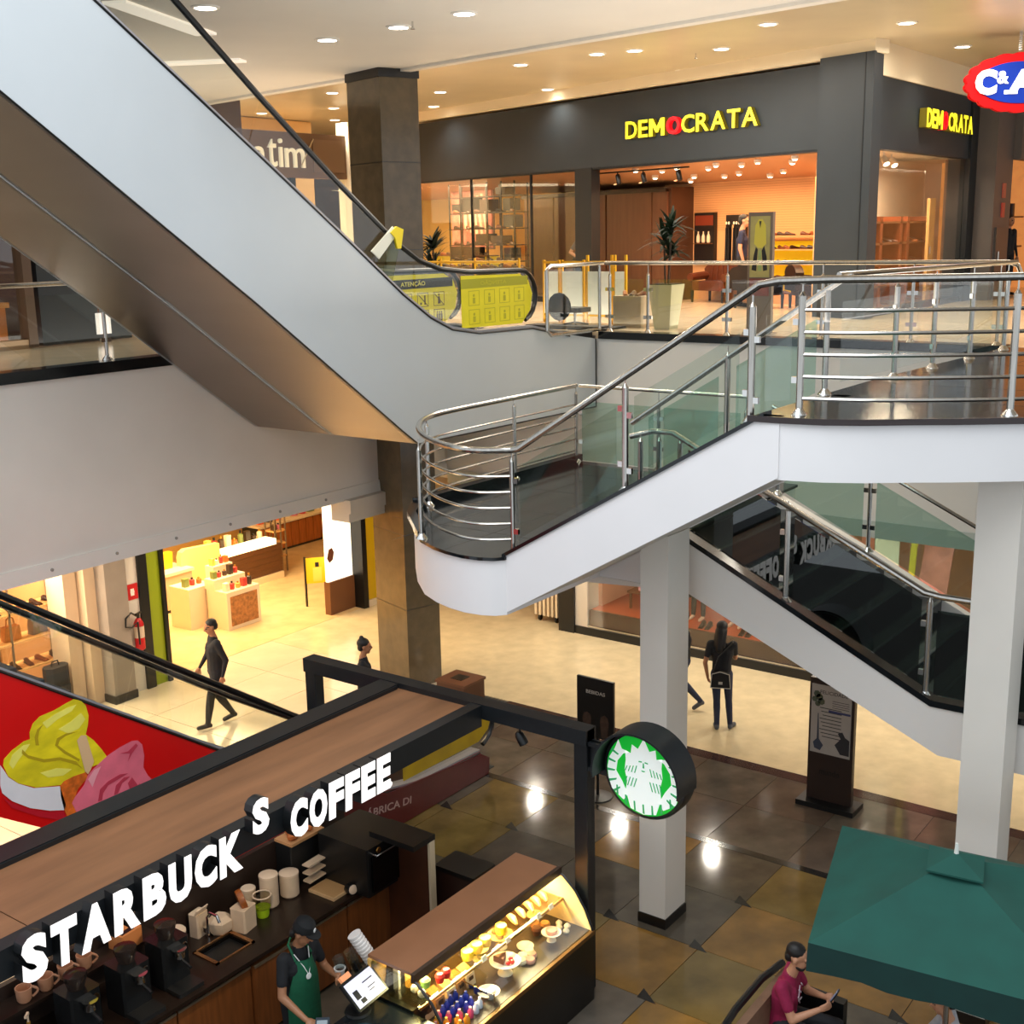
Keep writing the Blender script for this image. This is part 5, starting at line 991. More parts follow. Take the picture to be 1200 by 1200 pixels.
mm=Matrix.Translation(mp_)@Matrix.Rotation(mr,4,'Z')
g=G().prism([(-.06,.80),(-.02,.86),(-.045,.90),(-.09,.83)],'y',.15,.152)
g=G()
for x0,z0,x1,z1,w in ((-.07,.88,-.02,.93,.012),(-.03,.83,.05,.90,.014),(.02,.93,.05,.80,.012),(-.06,.76,.05,.79,.014),(.0,.74,.07,.84,.01)): g.obox(((x0+x1)/2,.143,(z0+z1)/2),(sqrt((x1-x0)**2+(z1-z0)**2),.006,w),0,0,-atan2(z1-z0,x1-x0))
part('shirt_print',g,M('print_white','#d9c8d2',.6),mn,0)
t=thing('phone','dark phone held in the hands of the seated man','phone',(9.3,3.5,-5.1)); g=G().obox((.01,.45,.90),(.075,.012,.15),0,-.5).xf(mm); part('case',g,DARK,t); g=G().obox((.01,.444,.905),(.068,.004,.14),0,-.5).xf(mm); part('screen',g,M('phone_screen','#5b6a86',.2,emit=.25),t)
# companion across from him, mostly under the canvas
J2=dict(J); J2.update(elL=(-.28,.2,.72),wrL=(-.2,.46,.86),elR=(.24,.16,.74),wrR=(.12,.4,.70),hdL=(.1,.9,.2))
person('person','person in a pale grey sleeve and dark trousers sitting opposite, hidden by the canvas',(9.62,2.55+.0,FL),radians(28),J2,[SKIN,clothm('pale_grey','#a9a8ac'),clothm('trouser_dark','#1b1a1e'),SHOEB,EYE,LIP,HAIRB],SHORT,sleeve='long',vox=.011)
t=thing('chair','dark cafe armchair under the parasol','chair',(9.55,2.4,FL)); part('seat',G().rbox((9.58,2.42,-5.6),(.5,.5,.1),.04),DARK,t); part('backrest',G().rbox((9.5,2.14,-5.35),(.5,.08,.5),.03,.4),DARK,t)
for dx in (-.2,.2):
    for dy in (-.2,.2): part('leg',G().cyl((9.58+dx,2.42+dy,FL),(9.58+dx,2.42+dy,-5.64),.02,n=8),BLACK,t)
t=thing('cafe_table','round dark cafe table under the parasol','table',(8.75,2.85,FL)); part('top',G().lathe((8.72,2.82,-5.28),[(.34,0),(.35,.015),(.34,.03)],24),M('table_brown','#3a2519',.35),t); part('stem',G().cyl((8.72,2.82,FL+.02),(8.72,2.82,-5.28),.03,n=10),BLACK,t); part('foot',G().lathe((8.72,2.82,FL),[(.22,0),(.2,.02),(.03,.05)],20),BLACK,t)
t=thing('white_orb','glowing white rounded shade half hidden under the parasol valance','lamp',(8.3,1.75,FL)); part('orb',G().lathe((8.06,1.93,-4.98),[(.03,-.1),(.09,-.06),(.11,0),(.09,.08),(.02,.11)],18),M('opal_glow','#f3f0ea',.4,emit=.7),t); part('stand',G().cyl((8.06,1.93,FL),(8.06,1.93,-5.06),.014,n=8).lathe((8.06,1.93,FL),[(.12,0),(.1,.02),(.02,.03)],16),BLACK,t)  # rounded white body on a thin stand, set to glow slightly
# ================================================================== BLACK SHOPFRONT (upper floor)
P0=Vector((21.09,7.57,0)); Df=Vector((.289,.957,0)); Nf=Vector((.957,-.289,0))
MF=Matrix(((Df.x,Nf.x,0,P0.x),(Df.y,Nf.y,0,P0.y),(0,0,1,0),(0,0,0,1)))     # (s along the front, t inward, z) -> world
def fx(g): g.v=[tuple(MF@Vector(v)) for v in g.v]; g.f=[f[::-1] for f in g.f]; return g
def FP(s,t,z): return tuple(MF@Vector((s,t,z)))
ANTH=M('anthracite_panel','#2c3237',.45,var=.05,scale=2,spec=.3); ANTH2=M('anthracite_dark','#1d2023',.45,spec=.3)
sf=thing('shopfront','anthracite shopfront with a wide fascia and corner pier','shopfront',(21.1,7.9,0))
part('fascia',fx(G().box(1.47,14.7,.05,.3,2.92,4.35)),ANTH,sf); part('corner_pier',G().prism([FP(.33,-.12,0)[:2],(21.52,7.93),(21.56,8.3),FP(1.35,.9,0)[:2],FP(1.47,.6,0)[:2],FP(1.47,-.12,0)[:2]],'z',0,4.42),ANTH,sf)
part('mullion',fx(G().box(7.75,8.3,.03,.28,0,2.92)),ANTH2,sf); part('fascia_underside',fx(G().box(1.47,14.7,.06,.3,2.88,2.92)),ANTH2,sf)
for s in (10.0,12.4): part('slim_mullion',fx(G().box(s,s+.035,.12,.18,0,2.9)),ANTH2,sf)
part('side_fascia',G().box(21.5,27.0,8.0,8.2,2.88,4.08),ANTH,sf); part('end_pier',G().box(26.75,27.2,7.95,8.15,0,4.08),ANTH2,sf)
part('pier_groove',fx(G().box(.5,.52,-.128,-.118,0,4.42)),ANTH2,sf)
part('stall_riser',fx(G().box(8.3,14.7,.1,.25,0,.12)),ANTH2,sf); part('stall_riser',G().box(21.56,26.75,8.02,8.16,0,.12),ANTH2,sf)
for a,b in ((8.3,10.0),(10.035,12.4),(12.435,14.65)): part('glass_pane',fx(G().box(a,b,.14,.152,.12,2.9)),EG,sf)
for a,b in ((21.58,24.3),(24.32,26.75)): part('glass_pane',G().box(a,b,8.05,8.062,.12,2.88),EG,sf)
struct('trim_5',fx(G().box(.36,15,-.08,.3,4.40,4.62)).add(*(lambda q:(q.v,q.f))(G().box(21.3,27.5,7.96,8.2,4.08,4.62))),M('cornice_cream','#e4d6b8',.6),'cream band between the black fascia and the ceiling')
YL=M('letter_yellow','#f3e62c',.4,emit=.85); RL=M('letter_red','#e0101c',.4,emit=.45); YS=M('letter_yellow_side','#6d6206',.5,emit=.06)
def flet(par,ch,s_right,w,z0,h,mat,back=.11):
    # text runs to decreasing s on the front face
    g=G(); o=FP(s_right,.05,z0); text(g,ch,o,-Df,(0,0,1),w,h,.09,.03); p=part('letter',g,YS if mat is YL else RL,par)
    g=G(); text(g,ch,FP(s_right,-.042,z0),-Df,(0,0,1),w,h,.006,.012); part('letter_face',g,mat,p,smooth=0)
sg=thing('shop_sign','lit yellow letters DEMOCRATA with a red O on the front fascia','sign',FP(4.8,0,3.43))
s=6.56; ws=(.40,.33,.50,.44,.41,.40,.44,.38,.45)
for ch,w in zip('DEMOCRATA',ws):
    flet(sg,ch,s,w-.055,3.43,.34,RL if (ch=='O') else YL); s-=w-.01
sg=thing('shop_sign','lit yellow letters DEMOCRATA with a red O on the side fascia','sign',(24.2,7.97,3.43))
x=23.6
for ch,w in zip('DEMOCRATA',ws):
    w*=.78; g=G(); text(g,ch,(x,7.98,3.33),(1,0,0),(0,0,1),w-.03,.34,.14,.03); p=part('letter',g,YS if ch!='O' else RL,sg); g=G(); text(g,ch,(x,7.84,3.33),(1,0,0),(0,0,1),w-.03,.34,.006,.03); part('letter_face',g,RL if ch=='O' else YL,p,smooth=0); x+=w-.012
# interior shell
PEA=M('shop_wall_peach','#e0a873',.6,var=.03,scale=2,bump=.02); CEI=M('shop_ceiling','#b8845c',.6); BRN=M('shop_brown','#4f3222',.35,var=.15,scale=2)
g=fx(G().box(2.98,8.4,2.85,3.0,0,2.95)); struct('wall_shop_back',g,PEA,'peach boarded back wall of the shoe shop')
g=G()
for k in range(22): g.box(3.4,8.1,2.842,2.852,1.55+k*.05,1.556+k*.05)
part('board_joint',fx(g),M('board_joint','#b98352',.6),bpy.data.objects['wall_shop_back'],kind='stuff')
g=G().add([(1.4,.3,2.9),(17,.3,2.9),(19,3.0,2.58),(3.05,3.0,2.58),(2.3,1.0,2.817),(1.4,.3,3.0),(17,.3,3.0),(19,3.0,3.0),(3.05,3.0,3.0),(2.3,1.0,3.0)],[(0,1,2,3,4),(9,8,7,6,5),(0,5,6,1),(1,6,7,2),(2,7,8,3),(3,8,9,4),(4,9,5,0)]); struct('ceiling.003',fx(g),CEI,'sloping peach ceiling of the shoe shop')
struct('wall_shop_right',G().prism([FP(1.38,.88,0)[:2],(22.7,9.45),FP(2.98,2.9,0)[:2],FP(3.1,2.9,0)[:2],(22.7,9.58),FP(1.47,.88,0)[:2]],'z',0,2.9),PEA,'wall between the shoe shop and its side window')
struct('wall_shop_left',fx(G().box(12.9,20,3.4,3.55,0,3.1)),M('shop_yellow_wall','#e6b45c',.6,var=.04,scale=1),'yellow lit wall behind the display shelves')
t=thing('cabinet_wall','dark brown panelled wall block with double doors inside the shoe shop','wall unit',FP(8.5,2,0))
part('block',fx(G().box(7.45,12.9,2.15,3.3,0,2.52)),BRN,t)
for a,b in ((7.55,8.02),(8.06,9.6),(9.66,10.5),(10.56,11.6),(11.66,12.8)): part('door',fx(G().box(a,b,2.1,2.16,.06,2.42)),M('shop_door_brown','#6b4530',.4,var=.12,scale=2,stretch=(6,6,.6)),t)
part('track',fx(G().box(7.55,12.9,2.05,2.1,2.42,2.5)),M('bronze_trim','#2c1b12',.4),t)
for i,(s,z,w,h,l) in enumerate(((7.0,1.38,.62,1.12,'framed black display of bottles on the peach wall'),(6.05,1.3,.56,1.15,'dark framed rack of hanging ties on the peach wall'))):
    t=thing('wall_display',l,'wall display',FP(s,2.8,z)); part('frame',fx(G().box(s-w/2,s+w/2,2.74,2.84,z-h/2,z+h/2)),M('frame_black','#1b1311',.4),t)
    if i==0:
        for a in (-.16,0,.16):
            for zz in (.0,): part('bottle',fx(G().lathe((s+a,2.72,z-.1),[(.03,0),(.045,.03),(.04,.14),(.015,.2),(.015,.25)],10)),M('bottle_pale','#e8c9a4',.3,emit=.1),t)
        part('shelf_board',fx(G().box(s-w/2+.03,s+w/2-.03,2.68,2.74,z-.13,z-.11)),WOODB,t); part('red_panel',fx(G().box(s-w/2+.03,s+w/2-.03,2.735,2.74,z+.28,z+.5)),M('panel_rust','#7a2f18',.5),t)
    else:
        for k in range(7):
            if k==4: part('pale_tie',fx(G().box(s+.02,s+.06,2.7,2.72,z-.52,z+.36)),M('tie_pale','#caa06e',.6),t); continue
            part('tie',fx(G().prism([(s-.22+k*.075-.03,z-.5),(s-.22+k*.075+.03,z-.5),(s-.22+k*.075+.018,z+.3),(s-.22+k*.075-.018,z+.3)],'y',2.69,2.72)),M('tie_dark','#141116',.5),t)
            part('hook',fx(G().ell((s-.22+k*.075,2.7,z+.4),(.022,.022,.035),8)),M('hook_pale','#f2d9b4',.4,emit=.3),t)
# yellow backed shoe shelves
SHC=['#2a140c','#5a2d14','#3b1f12','#8a4a20','#17100d']
def shoe_mesh(col):
    g=G(); g.add([],[])
    sec=[(-.13,.035,.0,.075),(-.09,.04,.0,.085),(-.03,.036,.0,.07),(.03,.04,.0,.05),(.09,.044,.0,.042),(.13,.03,.0,.03)]
    vs=[]; n=8
    for y,w,z0,z1 in sec:
        for j in range(n):
            a=2*pi*j/n; vs.append((w*cos(a),y,max(0,(z1/2)+(z1/2)*sin(a)*(1.05 if sin(a)>0 else 1))))
    fs=[(i*n+j,i*n+(j+1)%n,(i+1)*n+(j+1)%n,(i+1)*n+j) for i in range(len(sec)-1) for j in range(n)]+[tuple(range(n))[::-1],tuple(range((len(sec)-1)*n,len(sec)*n))]
    g.add(vs,fs); g.box(-.04,.04,-.135,.135,0,.012); return mesh_of(g,'shoe',M('leather'+col,col,.35))
SHM=[shoe_mesh(c) for c in SHC]
def shoe(loc,rz,k,label,group,sc=1.0):
    o=part('shoe',SHM[k%len(SHM)],None,None); o.location=loc; o.rotation_euler=(0,0,rz); o.scale=(sc,)*3; o['label']=label; o['category']='shoe'; o['group']=group; return o
FROT=atan2(Df.y,Df.x)
t=thing('shoe_shelf','yellow backlit shelf unit of shoes right of the standing man','shelf',FP(4.3,2.7,0))
part('back_panel',fx(G().box(3.4,5.3,2.78,2.84,.15,1.3)),M('shelf_yellow','#e6b60c',.5,emit=.35),t)
for i,z in enumerate((1.42,1.14,.84,.52,.2)): part('shelf_board',fx(G().box(3.4,5.3,2.5,2.78,z-.03,z)),M('shelf_oak','#c98f5a',.5,var=.1,scale=5),t)
for i,z in enumerate((1.42,1.14,.84,.52,.2)):
    for k in range(8):
        if i==0 and k==3: continue
        shoe(FP(3.55+k*.22+random.uniform(-.03,.03),2.64,z),FROT+pi/2+random.uniform(-.5,.5)+(pi/2 if k%3==0 else 0),k*3+i,f'leather shoe on the {["topmost","second","middle","fourth","lowest"][i]} yellow-backed shelf, {ORD[k]} from the right',f'shoes on the {["topmost","second","middle","fourth","lowest"][i]} yellow shelf',.95)
part_g=fx(G().box(3.4,5.3,2.45,2.8,0,.17)); single('display_plinth',part_g,M('plinth_peach','#c78f63',.5),'peach plinth below the yellow shoe shelves','plinth')
# shop floor furniture
LEA=M('leather_brown','#5a2c18',.35,var=.2,scale=9); LEAB=M('leather_black','#1c1413',.35)
def armchair(s,t_,rz,mat,label,w=.95):
    T=thing('armchair',label,'armchair',FP(s,t_,0),FROT+rz)
    part('seat',G().rbox((0,0,.36),(w,.6,.2),.06),mat,T,0); part('backrest',G().lathe((0,.0,0),[(.01,0),(.01,.01)],4) if 0 else G().prism([(-w/2-.06,.36),(-w/2-.1,.72),(-w/2,.80),(-w*.2,.86),(w*.2,.86),(w/2,.80),(w/2+.1,.72),(w/2+.06,.36)],'y',.24,.40),mat,T,0)
    for sx in (-1,1):
        part('armrest',G().tube([(sx*(w/2+.03),.3,.58),(sx*(w/2+.05),0,.56),(sx*(w/2+.03),-.28,.54)],.09,10),mat,T,0)
        part('leg',G().cyl((sx*(w/2-.02),-.25,0),(sx*(w/2-.02),-.25,.27),.025,.035,8),DARK,T,0); part('leg',G().cyl((sx*(w/2-.02),.3,0),(sx*(w/2-.02),.3,.27),.025,.035,8),DARK,T,0)
    g=G()
    for k in range(5): g.tube([(-w*.35+k*w*.175,.235,.42),(-w*.35+k*w*.175,.225,.6),(-w*.3+k*w*.15,.23,.8)],.012,6)
    part('tufting',g,mat,T,0,kind='stuff')
    return T
armchair(6.15,2.25,pi,LEA,'brown leather tufted armchair against the peach wall'); armchair(4.0,1.3,0,LEAB,'black leather armchair behind the poster totem, seen from the back',.8); armchair(3.05,1.7,-pi*.2,LEAB,'black leather armchair right of the poster totem',.75)
t=thing('foot_mirror','dark framed low shoe mirror by the yellow shelves','mirror',FP(3.2,2.2,0)); part('frame',fx(G().box(3.3,3.75,2.1,2.16,.0,.62)),BLACK,t); part('mirror_glass',fx(G().box(3.34,3.71,2.09,2.1,.05,.57)),M('mirror','#8a7a6a',.05,metal=1),t)
J=stand(elL=(-.30,.02,1.16),wrL=(-.26,.26,1.08),hdL=(.5,.8,.1),face=(.1,1,-.1))
person('person','man in a dark navy shirt standing behind the poster totem in the shoe shop',FP(4.5,1.3,0),FROT+pi*.72,J,[SKIN,clothm('navy','#1c2440'),clothm('trouser_dark','#1b1a1e'),SHOEB,EYE,LIP,HAIRB],SHORT,sc=1.06)
# shop lamps: ceiling spots and track heads
SL=M('shop_lamp','#ffe9c6',.5,emit=11); st0=thing('ceiling_spot','x','light'); part('housing',G().lathe((0,0,0),[(.07,0),(.075,-.05),(.06,-.07)],12),M('spot_white','#e8dccb',.4),st0,0); part('bulb',G().lathe((0,0,0),[(.055,-.065),(.03,-.085)],12),SL,st0,0)
lp=[(6.9,.55),(6.35,.8),(5.7,.6),(5.1,.9),(4.6,.6),(4.1,.8),(3.5,.6),(2.9,.9),(2.5,.5),(6.3,1.7),(5.6,1.9),(5.0,1.7),(6.9,2.2),(4.6,2.2),(3.9,1.8),(3.3,2.2),(7.3,1.5),(2.7,1.9)]
lp=sorted(lp,key=lambda q:-q[0])
for i,(s,t_) in enumerate(lp):
    z=2.9-.32*(t_-.3)/2.7; row='front' if t_<1.2 else 'rear'; n_=sum(1 for q in lp[:i] if (q[1]<1.2)==(t_<1.2))
    lab=f'small glowing ceiling spot in the shoe shop, {ORD[n_]} from the left in the {row} row'
    if i==0: o=st0; o.location=FP(s,t_,z); o['label']=lab; o['group']='shop ceiling spots'
    else: dup(st0,FP(s,t_,z),0,lab,'shop ceiling spots')
t=thing('track_rail','black ceiling track above the shop entrance','track',FP(7,.5,2.86)); part('rail',fx(G().box(5.2,8.2,.42,.46,2.80,2.83)),BLACK,t)
for i,s in enumerate((7.35,6.55,5.5)):
    t=thing('track_lamp',['black track lamp above the shop entrance, left one','black track lamp above the shop entrance, middle one','black track lamp above the shop entrance, right one'][i],'lamp',FP(s,.44,2.8)); part('arm',fx(G().cyl((s,.44,2.81),(s,.44,2.72),.015,n=8)),BLACK,t); part('lamp_head',G().lathe(FP(s,.44,2.76),[(.045,0),(.055,.04),(.055,.2),(.05,.21)],12,(-.15,-.3,-1)),BLACK,t); part('bulb',G().lathe(FP(s-.01,.36,2.56),[(.04,0),(.02,.012)],10,(-.15,-.3,-1)),M('bulb_dim','#d9a878',.4,emit=1.0),t)
# left window display
PNK=M('art_pink','#c9786c',.5,var=.5,scale=3.5); 
t=thing('wall_picture','large pink and brown picture behind the left window','picture',FP(14.4,1.6,1.9)); part('canvas',fx(G().box(14.0,15.9,1.9,1.95,1.2,2.7)),PNK,t); part('frame',fx(G().box(13.96,15.94,1.93,1.97,1.16,2.74)),M('frame_taupe','#8a6a58',.5),t)
g=G()
for k in range(6): g.prism([(14.1+k*.26,1.25+.1*k),(14.22+k*.26,1.25+.12*k),(14.5+k*.2,2.62-.05*k),(14.4+k*.2,2.62-.05*k)],'y',1.893,1.9)
part('stroke',fx(g),M('art_cream','#ecc9b0',.5,var=.3,scale=9),bpy.data.objects[t.name],kind='stuff')
t=thing('display_shelf','open black display rack of shoes and boxes in the left window','shelf',FP(11.6,.9,0)); RK=M('rack_black','#191413',.4)
RS=.85
for s in (10.75,11.3,11.9,12.5,13.1,13.6):
    s+=RS; part('upright',fx(G().box(s,s+.03,.85,.88,.3,2.9)),RK,t)
    part('upright',fx(G().box(s,s+.03,1.25,1.28,.3,2.9)),RK,t)
for z in (.9,1.3,1.7,2.1,2.5): part('shelf_board',fx(G().box(10.75+RS,13.63+RS,.84,1.29,z-.025,z)),RK,t)
for i,(s,z,w,h) in enumerate(((13.2,.92,.5,.34),(12.55,.92,.5,.32),(11.0,.92,.3,.3),(12.0,1.32,.5,.25),(11.35,1.32,.5,.2),(10.9,1.72,.4,.3),(12.6,2.12,.45,.36),(11.9,2.12,.4,.3),(11.0,2.12,.3,.3),(13.15,2.14,.4,.2),(11.2,2.52,.4,.18))):
    single('display_box',fx(G().box(s+RS,s+w+RS,.9,1.22,z,z+h)),M(['box_black','box_brown','box_slate'][i%3],['#1c1a1a','#3b2418','#3d4448'][i%3],.4),f'{["black","dark brown","slate grey"][i%3]} box on the display rack, {ORD[[0,0,0,1,1,1,2,2,2,3,3][i]]} of its colour from the bottom','box')
for i,z in enumerate((.9,1.3,1.7,2.1)):
    for k in range(6): shoe(FP(10.95+RS+k*.47,.92,z),FROT+pi/2+(k%2)*.6-.3,k+i,f'leather shoe on the {ORD[i]} rack shelf from the bottom, {ORD[k]} from the right',f'shoes on rack shelf {ORD[i]} from the bottom',1.05)
t=thing('window_plinth','long yellow topped plinth of shoes at the foot of the left window','plinth',FP(13.4,.6,0)); part('body',fx(G().box(10.8,16,.35,.8,0,.75)),M('plinth_black','#17130f',.4),t); part('yellow_top',fx(G().box(12.9,16,1.3,1.36,.55,1.0)),M('shelf_yellow','#e6b60c'),t); part('ledge',fx(G().box(12.9,16,.9,1.3,1.0,1.03)),M('ledge_brown','#7a4a24',.5),t)
for k in range(11): shoe(FP(13.1+k*.24,1.05,1.03),FROT+pi/2+.3*(k%3-1),k,f'shoe on the yellow ledge of the left window, {ORD[k]} from the right','shoes on the yellow window ledge',.95)
for k in range(16): shoe(FP(10.95+k*.3,.58,.75),FROT+pi/2+.4*(k%3-1),k+1,f'shoe in the low row at the foot of the left window, {ORD[k]} from the right','shoes at the foot of the left window',.95)
# side window
t=thing('shoe_cabinet','brown shoe cabinet of cubby holes in the side window','cabinet',(23.5,9,0)); part('back',G().box(21.9,26.6,9.05,9.1,0,1.75),WOODB,t)
for x in (21.9,23.2,23.6,24.7,25.1,26.3): part('upright',G().box(x,x+.14,8.62,9.05,0,1.75),M('cubby_brown','#7a3a1c',.4,var=.2,scale=4),t)
for z in (0.02,.42,.82,1.22,1.62): part('shelf_board',G().box(21.9,26.44,8.62,9.05,z,z+.04),WOODB,t)
for i,z in enumerate((.06,.46,.86,1.26)):
    for k,x in enumerate((22.3,22.7,23.0,23.95,24.3,24.6,25.45,25.8,26.1)): shoe((x,8.78,z),pi+.5*(k%3-1),k+i*2,f'shoe on the {["lowest","second","third","topmost"][i]} shelf of the side window cabinet, {ORD[k]} from the left',f'shoes on the {["lowest","second","third","topmost"][i]} cabinet shelf',1.1)
struct('wall_shop_side',G().box(22.7,29.5,9.4,9.5,0,3.0),M('side_wall_cream','#e9d2b4',.6),'cream wall behind the side window'); part('niche_panel',G().box(22.8,25.3,9.36,9.4,1.8,2.4),M('niche','#e0b48a',.6),bpy.data.objects['wall_shop_side'])
struct('ceiling.004',G().prism([(21.6,8.2),(28.5,8.2),(28.5,9.4),(22.7,9.4),(21.7,8.6)],'z',2.9,3.0),M('side_ceiling','#d9cdb9',.6),'ceiling of the side window')
t=thing('fire_door','tall light wooden door panel at the right end of the side window','door',(26.0,8.6,0)); part('leaf',G().box(25.75,26.1,8.4,8.46,0,2.1),M('oak_light','#c99a5c',.5,var=.15,scale=4,stretch=(6,6,.7)),t); part('handle',G().cyl((25.8,8.38,1.0),(25.8,8.38,1.15),.014,n=8),STEEL,t)
for i,(x,y) in enumerate(((21.95,8.5),(22.5,8.45),(22.75,8.8),(23.0,8.4),(23.7,8.5))):
    t=thing('window_spot',f'white spotlight at the top of the side window, {ORD[i]} from the left','lamp',(x,y,2.9)); part('stem',G().cyl((x,y,2.9),(x,y,2.78),.012,n=8),WHITE,t); part('lamp_head',G().lathe((x,y,2.80),[(.05,0),(.06,.05),(.065,.16)],12,(-.4,-.6,-.9)),M('spot_white','#e8dccb'),t); part('bulb',G().lathe(Vector((x,y,2.80))+Vector((-.4,-.6,-.9)).normalized()*.161,[(.055,0),(.03,.01)],12,(-.4,-.6,-.9)),SL,t)
# ---- corridor things in front of the shop
t=thing('poster_totem','grey upright poster stand with a yellow shirt poster before the shoe shop','poster stand',(17.6,8.28,0)); g=G().box(17.58,17.66,8.06,8.46,0,1.82); part('frame',g,M('totem_taupe','#7d6c5b',.4,var=.06,scale=4),t)
p_=part('poster',G().box(17.57,17.58,8.10,8.42,.86,1.76),M('poster_olive','#b3a765',.5,var=.15,scale=4),t)
def pp_(nm,pts,c,d): part(nm,G().prism([(8.42-u*.32,.86+v*.9) for u,v in pts],'x',17.57-d,17.571-d),M('pr'+c,c,.5),p_)
pp_('print_shirt',[(.2,.55),(.25,.85),(.42,.95),(.6,.95),(.78,.85),(.82,.55),(.62,.48),(.42,.48)],'#d8c94a',.001); pp_('print_collar',[(.44,.92),(.5,.8),(.56,.92)],'#2b2a20',.002); pp_('print_shoe',[(.1,.12),(.2,.36),(.3,.5),(.4,.46),(.36,.22),(.34,.1)],'#1c1712',.002); pp_('print_shoe',[(.66,.22),(.6,.44),(.72,.52),(.86,.34),(.9,.12),(.7,.1)],'#1c1712',.002); pp_('print_ribbon',[(.42,.1),(.44,.44),(.58,.44),(.6,.1)],'#9fb06a',.0015)
part('lower_poster',G().box(17.57,17.58,8.10,8.42,.58,.84),M('poster_red','#8a4232',.5,var=.3,scale=7),t); part('foot',G().box(17.5,17.74,8.03,8.49,0,.03),STEEL,t)
def planter(x,y,h,w,label,stems,leafc,ph,cat='plant'):
    t=thing('potted_plant',label,cat,(x,y,0)); P=M('planter_sage','#b9b493',.5,var=.04,scale=3)
    g=G(); a,b=w*.32,w*.5
    g.add([(x-a,y-a,0),(x+a,y-a,0),(x+a,y+a,0),(x-a,y+a,0),(x-b,y-b,ph),(x+b,y-b,ph),(x+b,y+b,ph),(x-b,y+b,ph)],[(0,3,2,1),(4,5,6,7),(0,1,5,4),(1,2,6,5),(2,3,7,6),(3,0,4,7)]); part('planter',g,P,t,smooth=0)
    part('soil',G().box(x-b*.92,x+b*.92,y-b*.92,y+b*.92,ph-.01,ph+.012),M('soil','#2a1e16',.9,bump=.4,scale=40),t)
    for sx,sy,ht in stems:
        p0=Vector((x+sx*.4,y+sy*.4,ph)); p1=Vector((x+sx,y+sy,ht)); part('stem',G().tube([p0,p0.lerp(p1,.5)+Vector((.02,.01,0)),p1],.016,7),M('stem_brown','#3a2a1c',.7),t)
        for k in range(34):
            a_=random.uniform(0,2*pi); L=random.uniform(.3,.48)*h; el=random.uniform(.0,1.25); d=Vector((cos(a_)*cos(el),sin(a_)*cos(el),sin(el))); s_=d.cross(Vector((0,0,1))).normalized(); base=p1+Vector((0,0,random.uniform(-.12,.05)))
            vs=[]
            for i in range(5):
                f=i/4; c=base+d*(L*f)+Vector((0,0,-.35*L*f*f*(1.2-sin(el)*.8))); wd=.04*h*(1-abs(f-.35)*1.3 if f>.35 else .55+f*1.28)
                wd=max(wd,.001); vs+=[c-s_*wd,c+s_*wd]
            g=G(); g.add(vs,[(2*i,2*i+1,2*i+3,2*i+2) for i in range(4)]); part('leaf',g,leafc,t)
    return t
LEAF=M('leaf_dark','#0e2411',.65,var=.35,scale=10,spec=.2); LEAF2=M('leaf_deep','#0a180e',.65,var=.3,scale=10,spec=.2)
planter(18.0,10.1,1.0,.44,'tall yucca in a sage green square planter before the shoe shop',[(.02,.06,1.45),(-.06,-.12,1.62),(.1,-.02,1.25)],LEAF,.72)
planter(18.7,15.6,1.15,.5,'dark leafy yucca next to the granite column in front of the yellow window',[(0,0,1.4),(.08,.1,1.0),(-.1,-.12,.75)],LEAF2,.45)
# white boards in yellow frames
YF=M('frame_yellow','#d3a01c',.4); BW=M('board_white','#dfe3d6',.5,var=.03,scale=3)
for i,(ya,yb) in enumerate(((12.95,12.62),(12.56,12.1),(12.02,11.52),(11.46,11.24))):
    t=thing('display_board',f'white board in a tall yellow frame behind the railing, {ORD[i]} from the left','board',(18.6,(ya+yb)/2,0)); part('panel',G().box(18.59,18.62,yb+.02,ya-.02,.16,.90),BW,t)
    for y in (ya,yb): part('upright',G().box(18.6,18.64,y-.02,y+.02,0,1.18 if i>1 else 1.1),YF,t)
    part('top_bar',G().box(18.6,18.64,yb,ya,1.04,1.08),YF,t); part('low_bar',G().box(18.6,18.64,yb,ya,.12,.15),YF,t)
g=thing('crowd_barrier','yellow tubular barrier beside the escalator newel','barrier',(17.9,14.3,0))
for y in (13.2,14.2,15.0,15.9): part('upright',G().cyl((18.2,y,0),(18.2,y,1.15),.022,n=8),YF,g)
part('top_bar',G().cyl((18.2,13.2,1.08),(18.2,15.9,1.08),.02,n=8),YF,g); part('low_bar',G().cyl((18.2,13.2,.6),(18.2,15.9,.6),.016,n=8),YF,g)
t=thing('office_chair','black office chair with a round back behind the escalator guard','chair',(17.7,11.95,0)); part('backrest',G().ell((17.72,12.02,.34),(.07,.24,.24),14),M('chair_black','#040405',.7,spec=.15),t); part('seat',G().rbox((17.95,11.85,.28),(.42,.44,.08),.05),DARK,t); part('column',G().cyl((17.95,11.85,.06),(17.95,11.85,.26),.03,n=8),STEEL,t)
for k in range(5): part('leg',G().cyl((17.95,11.85,.07),(17.95+.24*cos(k*1.257),11.85+.24*sin(k*1.257),.03),.02,n=6),DARK,t)
single('plinth_box',G().rbox((18.25,10.85,.26),(.5,.55,.52),.01),M('box_taupe','#a39276',.5),'grey-beige display box between the white boards and the planter','box')
for i,y in enumerate((10.7,10.85,11.0)): shoe((18.2,y,.52),pi/2+.3*i,i+1,f'shoe on top of the grey-beige display box, {ORD[i]} from the right','shoes on the display box',1.0)
single('floor_cable_ramp',G().box(17.25,17.9,10.8,12.6,0,.035).box(17.25,17.5,10.9,12.4,.035,.06),M('ramp_black','#17181a',.5,bump=.2,scale=40),'flat black tool tray on the floor behind the railing','tray')
